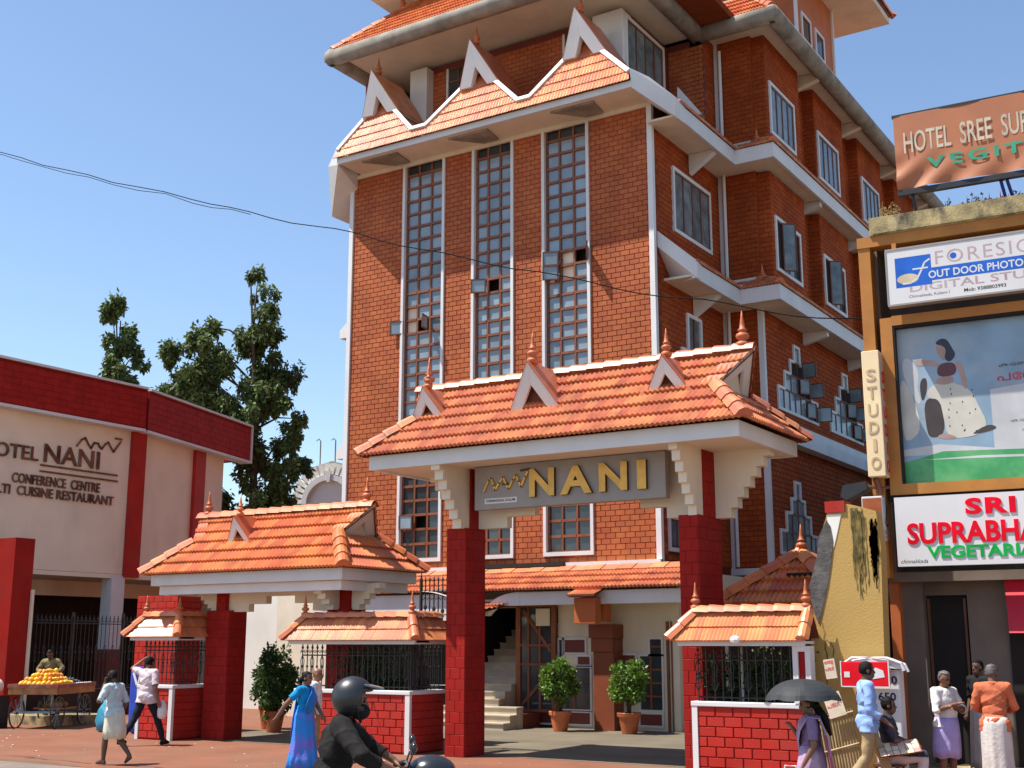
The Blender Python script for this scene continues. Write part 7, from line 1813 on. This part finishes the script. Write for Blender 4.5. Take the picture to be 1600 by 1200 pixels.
q = MB(); q.tube([uc + Vector((0, -0.02, -0.56)), uc + Vector((0, -0.02, -0.66)), uc + Vector((-0.03, -0.02, -0.69))], 0.014, 6); q.build('handle', 'black_iron', um)
hbag = thing('handbag', 'dark blue handbag hanging from the hand of the woman in mauve', 'bag', (-4.86, 13.22, 0.5))
q = MB(); q.box(-4.96, -4.72, 13.12, 13.22, 0.40, 0.60); q.build('bag_body', 'cloth_navy', hbag, bevel=0.03)
q = MB(); q.tube([(-4.93, 13.17, 0.6), (-4.9, 13.17, 0.72), (-4.78, 13.17, 0.72), (-4.75, 13.17, 0.6)], 0.01, 5); q.build('strap', 'panel_white', hbag)
# 6 man in blue shirt
person('man in a light blue shirt and khaki trousers walking past the stall', (-5.16, 17.05, 0), R(-60), 1.76,
       dict(elL=(-0.24, 0.06, 1.12), wrL=(-0.22, 0.24, 0.93), elR=(0.24, -0.02, 1.11), wrR=(0.24, 0.20, 0.93), knL=(-0.10, 0.20, 0.50), anL=(-0.10, 0.30, 0.10), knR=(0.10, -0.06, 0.50), anR=(0.10, -0.34, 0.14), footR=(0, 0.8, -0.6)),
       skin='skin_dark', shirt='cloth_sky', sleeve=0.80, hem=0.80, pants='cloth_khaki', barefoot='cloth_black', hairline=0.05)
# 7 seated ticket seller
t, J, Hd = person('man in a dark checked shirt seated beside the white stall', (-5.03, 17.52, 0), R(-75), 1.70,
       dict(root=(0, 0, -0.42), elL=(-0.28, 0.10, 0.72), wrL=(-0.10, 0.32, 0.66), elR=(0.28, 0.10, 0.72), wrR=(0.12, 0.34, 0.66), hipL=(-0.09, 0.02, 0.49), hipR=(0.09, 0.02, 0.49), knL=(-0.15, 0.44, 0.50), knR=(0.15, 0.44, 0.50), anL=(-0.15, 0.42, 0.085), anR=(0.15, 0.42, 0.085), curl=0.7),
       skin='skin_dark', shirt='cloth_dark_check', sleeve=0.5, hem=0.92, pants='cloth_rose_white', hairline=0.045)
stool = thing('stool', 'low wooden stool under the seated man', 'stool', (-5.03, 17.52, 0))
q = MB(); q.box(-5.21, -4.85, 17.34, 17.7, 0.36, 0.40); q.build('seat', 'timber_dark', stool)
for (a, b) in ((-5.17, 17.38), (-4.89, 17.38), (-5.17, 17.66), (-4.89, 17.66)):
    q = MB(); q.box(a - 0.02, a + 0.02, b - 0.02, b + 0.02, 0, 0.36); q.build('leg', 'timber_dark', stool)
tk = thing('ticket_tray', 'board of printed lottery tickets on the knees of the seated man', 'tray', (-4.66, 17.25, 0.62))
q = MB(); O = Vector((-4.80, 17.16, 0.60)); q.obox(O, (0.86, 0.42, 0.18), (-0.35, 0.75, 0.35), Vector((0.86, 0.42, 0.18)).cross(Vector((-0.35, 0.75, 0.35))), -0.26, 0.30, -0.16, 0.20, 0, 0.012); q.build('board', 'timber', tk)
mat('ticket', (0.62, 0.40, 0.30), 0.5, 0.45, 12, 0.3, hue=0.06)
uu, vv = Vector((0.86, 0.42, 0.18)).normalized(), Vector((-0.35, 0.75, 0.35)).normalized(); ww = uu.cross(vv).normalized(); uu = vv.cross(ww)
for i in range(6):
    for j in range(3):
        q = MB(); q.obox(O + ww * 0.03, uu, vv, ww, -0.25 + 0.088 * i, -0.17 + 0.088 * i, -0.15 + 0.115 * j, -0.045 + 0.115 * j, -0.002, 0.004 + 0.002 * ((i + j) % 2)); q.build('ticket', 'ticket', tk)
# 8 old man with folded arms
t, J, Hd = person('old man in a white shirt and lavender cloth standing with folded arms', (-4.52, 18.62, 0.0), R(-120), 1.62,
       dict(elL=(-0.27, 0.10, 1.12), wrL=(0.04, 0.20, 1.19), elR=(0.27, 0.10, 1.13), wrR=(-0.02, 0.23, 1.22), curl=0.8), head=(0.35, 0.1, 0), skin='skin', hair='hair_grey', hairline=-0.005, shirt='cloth_white', sleeve=0.55, hem=0.88, belly=1.35, build=1.05)
loft(t, 'lavender_cloth', [(1.02, 0, 0.02, 0.175, 0.155), (0.92, 0, 0.02, 0.19, 0.17), (0.75, 0, 0.01, 0.205, 0.19), (0.56, 0, 0.0, 0.21, 0.20), (0.44, 0, 0.0, 0.20, 0.19)], 'cloth_lavender', 8, 0.04, seed=3)
# 9 man in orange shirt
t, J, Hd = person('grey haired man in an orange shirt and long white cloth, back turned', (-3.80, 18.40, 0.0), R(10), 1.72,
       dict(elL=(-0.25, 0.05, 1.12), wrL=(-0.14, 0.26, 1.05), elR=(0.26, 0.06, 1.12), wrR=(0.16, 0.28, 1.06)), head=(0.3, -0.2, 0), skin='skin', hair='hair_grey', shirt='cloth_orange', sleeve=0.85, hem=0.80, build=1.0)
loft(t, 'long_cloth', [(1.0, 0, 0, 0.165, 0.14), (0.9, 0, 0, 0.19, 0.16), (0.7, 0, 0.01, 0.20, 0.18), (0.45, 0, 0.01, 0.20, 0.19), (0.2, 0, 0.01, 0.21, 0.20), (0.06, 0, 0.01, 0.22, 0.21)], 'cloth_dhoti', 10, 0.035, seed=6)
# 10 man in the shade
t, J, Hd = person('man in dark shirt and pale cloth standing in the shop doorway shade', (-4.22, 19.6, 0.16), R(150), 1.60, dict(), skin='skin_dark', shirt='cloth_black', sleeve=0.5, hem=0.85)
loft(t, 'pale_cloth', [(1.0, 0, 0, 0.165, 0.14), (0.9, 0, 0, 0.19, 0.16), (0.6, 0, 0.01, 0.20, 0.18), (0.2, 0, 0.01, 0.21, 0.20), (0.06, 0, 0.01, 0.22, 0.21)], 'cloth_dhoti', 10, 0.035, seed=8)
# 11 fruit seller and his cart
person('fruit seller in a khaki shirt bending over the heaped handcart', (-27.2, 21.0, 0.22), R(205), 1.66,
       dict(elL=(-0.34, 0.14, 1.18), wrL=(-0.22, 0.42, 1.02), elR=(0.32, 0.18, 1.16), wrR=(0.12, 0.44, 1.0), curl=0.6), lean=0.32, head=(0.25, 0.3, 0), skin='skin_dark', shirt='cloth_olive', sleeve=0.75, pants='cloth_navy', barefoot='cloth_black')
q = MB(); q.box(-29.0, -26.3, 20.5, 22.3, 0.0, 0.22); o_ = q.build('stone_slab', 'stained_concrete'); tag(o_, 'low stone slab behind the handcart where the seller stands', 'slab')
cart = thing('handcart', 'wooden four wheeled handcart with spoked wheels', 'cart', (-25.35, 19.75, 0), R(27), world=False)
mat('cart_wood', (0.38, 0.19, 0.075), 0.75, 0.12, 5, 0.3, bump=0.3, bscale=30, dirt=(0.2, 0.09, 0.04), dscale=3); mat('cart_paint', (0.27, 0.07, 0.05), 0.7, 0.1, 6, 0.4, dirt=(0.35, 0.3, 0.28), dscale=5); mat('pale_blue_iron', (0.22, 0.32, 0.36), 0.6, 0.1, 8, 0.2)
CW, CL, CZ = 1.22, 2.05, 0.86
def cbox(name, m, *b, bevel=0): q = MB(); q.box(*b); return q.build(name, m, cart, bevel=bevel)
for k in range(8): cbox('plank', 'cart_wood', -CW + 0.03, -0.03, 0.03 + k * 0.249, 0.272 + k * 0.249, CZ, CZ + 0.03)
cbox('side_board', 'cart_wood', -CW, 0.0, -0.02, 0.03, CZ - 0.06, CZ + 0.10); cbox('side_board', 'cart_wood', -0.03, 0.02, 0.03, CL, CZ - 0.06, CZ + 0.10); cbox('side_board', 'cart_wood', -CW - 0.02, -CW + 0.03, 0.03, CL, CZ - 0.06, CZ + 0.10); cbox('side_board', 'cart_wood', -CW, 0.0, CL, CL + 0.05, CZ - 0.06, CZ + 0.10)
cbox('painted_rail', 'cart_paint', -CW - 0.02, 0.02, -0.04, 0.0, CZ + 0.10, CZ + 0.18); cbox('painted_rail', 'cart_paint', 0.0, 0.04, 0.0, CL, CZ + 0.10, CZ + 0.18); cbox('painted_rail', 'cart_paint', -CW - 0.03, -CW, 0.0, CL, CZ + 0.10, CZ + 0.18)
for x in (-CW + 0.2, -0.25):
    for y in (0.28, 1.75): cbox('leg', 'pale_blue_iron', x - 0.025, x + 0.025, y - 0.02, y + 0.02, 0.38, CZ - 0.06)
for y in (0.28, 1.75): cbox('axle', 'pale_blue_iron', -CW + 0.02, -0.06, y - 0.03, y + 0.03, 0.35, 0.40)
def wheel(x, y, r=0.37):
    q = MB(); n = 28
    pts = [(x, y + r * math.cos(2 * math.pi * i / n), r + r * 0.985 * math.sin(2 * math.pi * i / n)) for i in range(n + 1)]
    q.tube(pts, 0.020, 6); w_ = q.build('wheel', 'black_iron', cart)
    for k in range(10):
        a = math.pi * 2 * k / 10; q = MB(); q.tube([(x, y, r), (x, y + r * math.cos(a), r + r * math.sin(a))], 0.007, 4); q.build('spoke', 'pale_blue_iron', w_)
    q = MB(); q.tube([(x - 0.05, y, r), (x + 0.05, y, r)], 0.04, 8); q.build('hub', 'black_iron', w_)
for x in (-CW + 0.10, -0.10):
    for y in (0.28, 1.75): wheel(x, y)
cbox('shelf', 'cart_wood', -CW + 0.2, -0.2, 0.9, 1.7, 0.42, 0.45)
q = MB(); q.ball((-0.6, 1.25, 0.52), 0.22, 10, 6, 1.4, 1.2, 0.5); q.build('basket', 'old_cane', cart)
# mangoes heaped on the cart (each one a thing), black grapes beside them
mat('mango', (0.80, 0.40, 0.03), 0.4, 0.22, 9, 0.12, spec=0.4, hue=0.035)
mg = MB(); mg.ball((0, 0, 0), 0.062, 8, 6, 1.2, 0.95, 0.95); MG = mg.mesh('mango', 'mango', smooth=True)
rc = Matrix.Translation((-25.35, 19.75, 0)) @ Matrix.Rotation(R(27), 4, 'Z')
rnd = random.Random(3); cnt = 0
layers = [(0, 0.0), (1, 0.09), (2, 0.18), (3, 0.27), (4, 0.36)]
for lv, dz in layers:
    m_ = 0.06 + lv * 0.115
    xx = -CW + m_
    while xx < -0.05 - m_ * 0.9:
        yy = 0.07 + m_ * 0.7
        while yy < 1.30 - m_ * 0.45:
            edge = (xx < -CW + m_ + 0.12) or (xx > -0.05 - m_ * 0.9 - 0.125) or (yy < 0.07 + m_ * 0.7 + 0.12) or (yy > 1.30 - m_ * 0.45 - 0.12) or lv >= 3
            if edge:
                p = rc @ Vector((xx + rnd.uniform(-.02, .02), yy + rnd.uniform(-.02, .02), CZ + 0.095 + dz + rnd.uniform(-.01, .02)))
                o_ = bpy.data.objects.new('mango', MG); COL.objects.link(o_); o_.location = p; o_.rotation_euler = (rnd.uniform(0, 6), rnd.uniform(0, 6), rnd.uniform(0, 6))
                tag(o_, 'ripe yellow mango in the heap on the wooden handcart', 'mango', 'mangoes heaped on the handcart'); cnt += 1
            yy += 0.118
        xx += 0.118
mat('grape', (0.022, 0.016, 0.028), 0.3, 0.3, 20, 0.2, spec=0.5)
q = MB()
for k in range(420):
    a, b = rnd.uniform(-1, 1), rnd.uniform(-1, 1); hgt = max(0, 0.26 * (1 - (a * a + b * b) * 0.6))
    q.ball((-CW / 2 + a * 0.50, 1.58 + b * 0.40, CZ + 0.05 + hgt * rnd.uniform(0.75, 1.0)), 0.030, 6, 4)
me_ = q.mesh('grapes', 'grape', smooth=True); o_ = link('grapes', me_); o_.matrix_world = rc; tag(o_, 'pile of dark grapes on the right half of the handcart', 'grapes', kind='stuff')
q = MB()
for k in range(16): q.ball((-0.06 - 0.02 * (k % 2), 1.15 + 0.055 * k, CZ + 0.16), 0.045, 6, 4, 1, 1.2, 0.7)
me_ = q.mesh('paper_lining', 'panel_white'); o_ = link('paper_lining', me_); o_.matrix_world = rc; tag(o_, 'crumpled white paper along the edge of the handcart', 'paper')
bs = thing('wrapped_sack', 'white plastic wrapped sack at the left end of the handcart', 'sack', (-27.1, 19.0, 0))
q = MB(); q.ball((-27.15, 19.25, 0.98), 0.24, 12, 8, 1.3, 1, 0.9); q.ball((-27.3, 19.2, 1.12), 0.14, 10, 6); q.build('sack_body', 'panel_white', bs, smooth=True)
q = MB(); q.box(-27.6, -26.8, 19.0, 19.5, 0.0, 0.76); q.build('crate', 'black_iron', bs)

# ================================================================ MOTORCYCLIST PASSING CLOSE BY
rx, ry = -5.94, 7.30
ryaw = R(-52)
mat('bike_paint', (0.022, 0.024, 0.030), 0.22, 0.02, spec=0.6); mat('chrome', (0.55, 0.55, 0.55), 0.2, metal=1.0); mat('tyre', (0.015, 0.015, 0.015), 0.85); mat('helmet', (0.016, 0.017, 0.019), 0.38, 0.02, 3, 0.1, spec=0.6); mat('visor', (0.10, 0.12, 0.15), 0.12, spec=0.7)
GZ_ = 0.06
bike = thing('motorcycle', 'dark motorcycle with chrome tail rail passing in front of the gates', 'motorcycle', (rx, ry, GZ_), ryaw, world=False)
def bw(name, m, *parts, smooth=True):
    q = MB()
    for f in parts: f(q)
    return q.build(name, m, bike, smooth=smooth)
for yy in (-0.72, 0.58):
    q = MB(); n = 32; pts = [(0, yy + 0.27 * math.cos(2 * math.pi * i / n), 0.30 + 0.27 * math.sin(2 * math.pi * i / n)) for i in range(n + 1)]
    q.tube(pts, 0.045, 8); w_ = q.build('wheel', 'tyre', bike, smooth=True)
    q = MB()
    for k in range(6):
        a = k * math.pi / 3; q.tube([(0, yy, 0.30), (0, yy + 0.24 * math.cos(a), 0.30 + 0.24 * math.sin(a))], 0.014, 5)
    q.tube([(-0.06, yy, 0.3), (0.06, yy, 0.3)], 0.06, 10); q.build('rim', 'chrome', w_)
bw('fuel_tank', 'bike_paint', lambda q: q.ball((0, 0.12, 0.84), 0.2, 14, 10, 0.75, 1.35, 0.75))
bw('seat', 'cloth_black', lambda q: q.ball((0, -0.42, 0.80), 0.2, 14, 8, 0.72, 2.1, 0.45))
bw('engine', 'chrome', lambda q: q.box(-0.12, 0.12, -0.2, 0.22, 0.28, 0.62), smooth=False)
bw('side_panel', 'bike_paint', lambda q: q.ball((0, -0.45, 0.64), 0.18, 12, 8, 0.8, 2.0, 0.7))
bw('tail_rail', 'chrome', lambda q: q.tube([(-0.12, -0.62, 0.86), (-0.12, -0.95, 0.93), (0.0, -1.02, 0.95), (0.12, -0.95, 0.93), (0.12, -0.62, 0.86)], 0.016, 8))
bw('fork', 'chrome', lambda q: q.tube([(-0.09, 0.60, 0.30), (-0.09, 0.38, 0.98)], 0.025, 8), lambda q: q.tube([(0.09, 0.60, 0.30), (0.09, 0.38, 0.98)], 0.025, 8))
bw('handlebar', 'chrome', lambda q: q.tube([(-0.36, 0.26, 1.04), (-0.22, 0.34, 1.07), (-0.08, 0.38, 1.0), (0.08, 0.38, 1.0), (0.22, 0.34, 1.07), (0.36, 0.26, 1.04)], 0.014, 8))
for sg in (-1, 1):
    bw('grip', 'tyre', lambda q: q.tube([(0.37 * sg, 0.255, 1.04), (0.25 * sg, 0.325, 1.065)], 0.02, 8))
    bw('mirror', 'bike_paint', lambda q: q.tube([(0.26 * sg, 0.34, 1.07), (0.34 * sg, 0.38, 1.20)], 0.007, 5), lambda q: q.ball((0.36 * sg, 0.38, 1.22), 0.05, 8, 6, 1.3, 0.5, 0.9))
bw('headlamp_cowl', 'bike_paint', lambda q: q.ball((0, 0.52, 1.0), 0.19, 18, 12, 0.85, 1.0, 0.75))
bw('headlamp', 'panel_white', lambda q: q.ball((0, 0.68, 0.97), 0.085, 12, 8, 1, 0.5, 1))
bw('front_mudguard', 'bike_paint', lambda q: q.tube([(0, 0.58 + 0.34 * math.cos(a), 0.30 + 0.34 * math.sin(a)) for a in (0.3, 0.8, 1.3, 1.8, 2.3)], 0.05, 6))
bw('exhaust', 'chrome', lambda q: q.tube([(0.16, 0.1, 0.32), (0.17, -0.3, 0.30), (0.18, -0.95, 0.36)], [0.025, 0.04, 0.045], 8))
t, J, Hd = person('motorcyclist in a dark jacket and black peaked helmet', (rx, ry, GZ_), ryaw, 1.74,
       dict(root=(0, -0.24, -0.06), elL=(-0.37, 0.06, 1.16), wrL=(-0.33, 0.24, 1.05), elR=(0.40, 0.02, 1.14), wrR=(0.33, 0.22, 1.05), hipL=(-0.10, -0.24, 0.84), hipR=(0.10, -0.24, 0.84), knL=(-0.20, 0.18, 0.72), knR=(0.20, 0.18, 0.72), anL=(-0.17, -0.02, 0.36), anR=(0.17, -0.02, 0.36), curl=0.9),
       lean=0.24, head=(0.0, 0.0, 0), shirt='cloth_jacket', sleeve=0.80, hem=0.76, pants='cloth_navy', barefoot='cloth_black', build=1.12, vox=0.010, bald=True)
q = MB(); c0 = Hd((0, -0.005, 0.03))
q.ball((0, 0, 0), 0.140, 28, 20, 0.95, 1.10, 1.05)
vs = [Vector(p) for p in q.v]; keep = []
H3 = None
for f in q.f:
    c = sum((vs[i] for i in f), Vector()) / len(f)
    if not (c.y > 0.070 and -0.095 < c.z < 0.05) and c.z > -0.125: keep.append(f)
q.f = keep; q.mi = [0] * len(keep)
q.v = [tuple(Vector(c0) + p) for p in vs]
h_ = q.build('helmet_shell', 'helmet', t, smooth=True); sd = h_.modifiers.new('thick', 'SOLIDIFY'); sd.thickness = 0.022; sd.offset = -1
q = MB(); q.prism([c0 + Vector(p) for p in ((-0.115, 0.085, 0.080), (-0.085, 0.195, 0.055), (0.0, 0.225, 0.050), (0.085, 0.195, 0.055), (0.115, 0.085, 0.080))], (0, 0.0, 0.016)); q.build('peak', 'visor', t, bevel=0.006)
q = MB(); q.ball(c0 + Vector((0, 0.055, -0.100)), 0.085, 16, 10, 1.05, 0.85, 0.70); q.build('face_scarf', 'cloth_black', t, smooth=True)
q = MB(); q.tube([c0 + Vector((-0.13, 0.02, -0.06)), c0 + Vector((-0.06, 0.06, -0.17)), c0 + Vector((0.06, 0.06, -0.17)), c0 + Vector((0.13, 0.02, -0.06))], 0.01, 5); q.build('chin_strap', 'cloth_black', t)
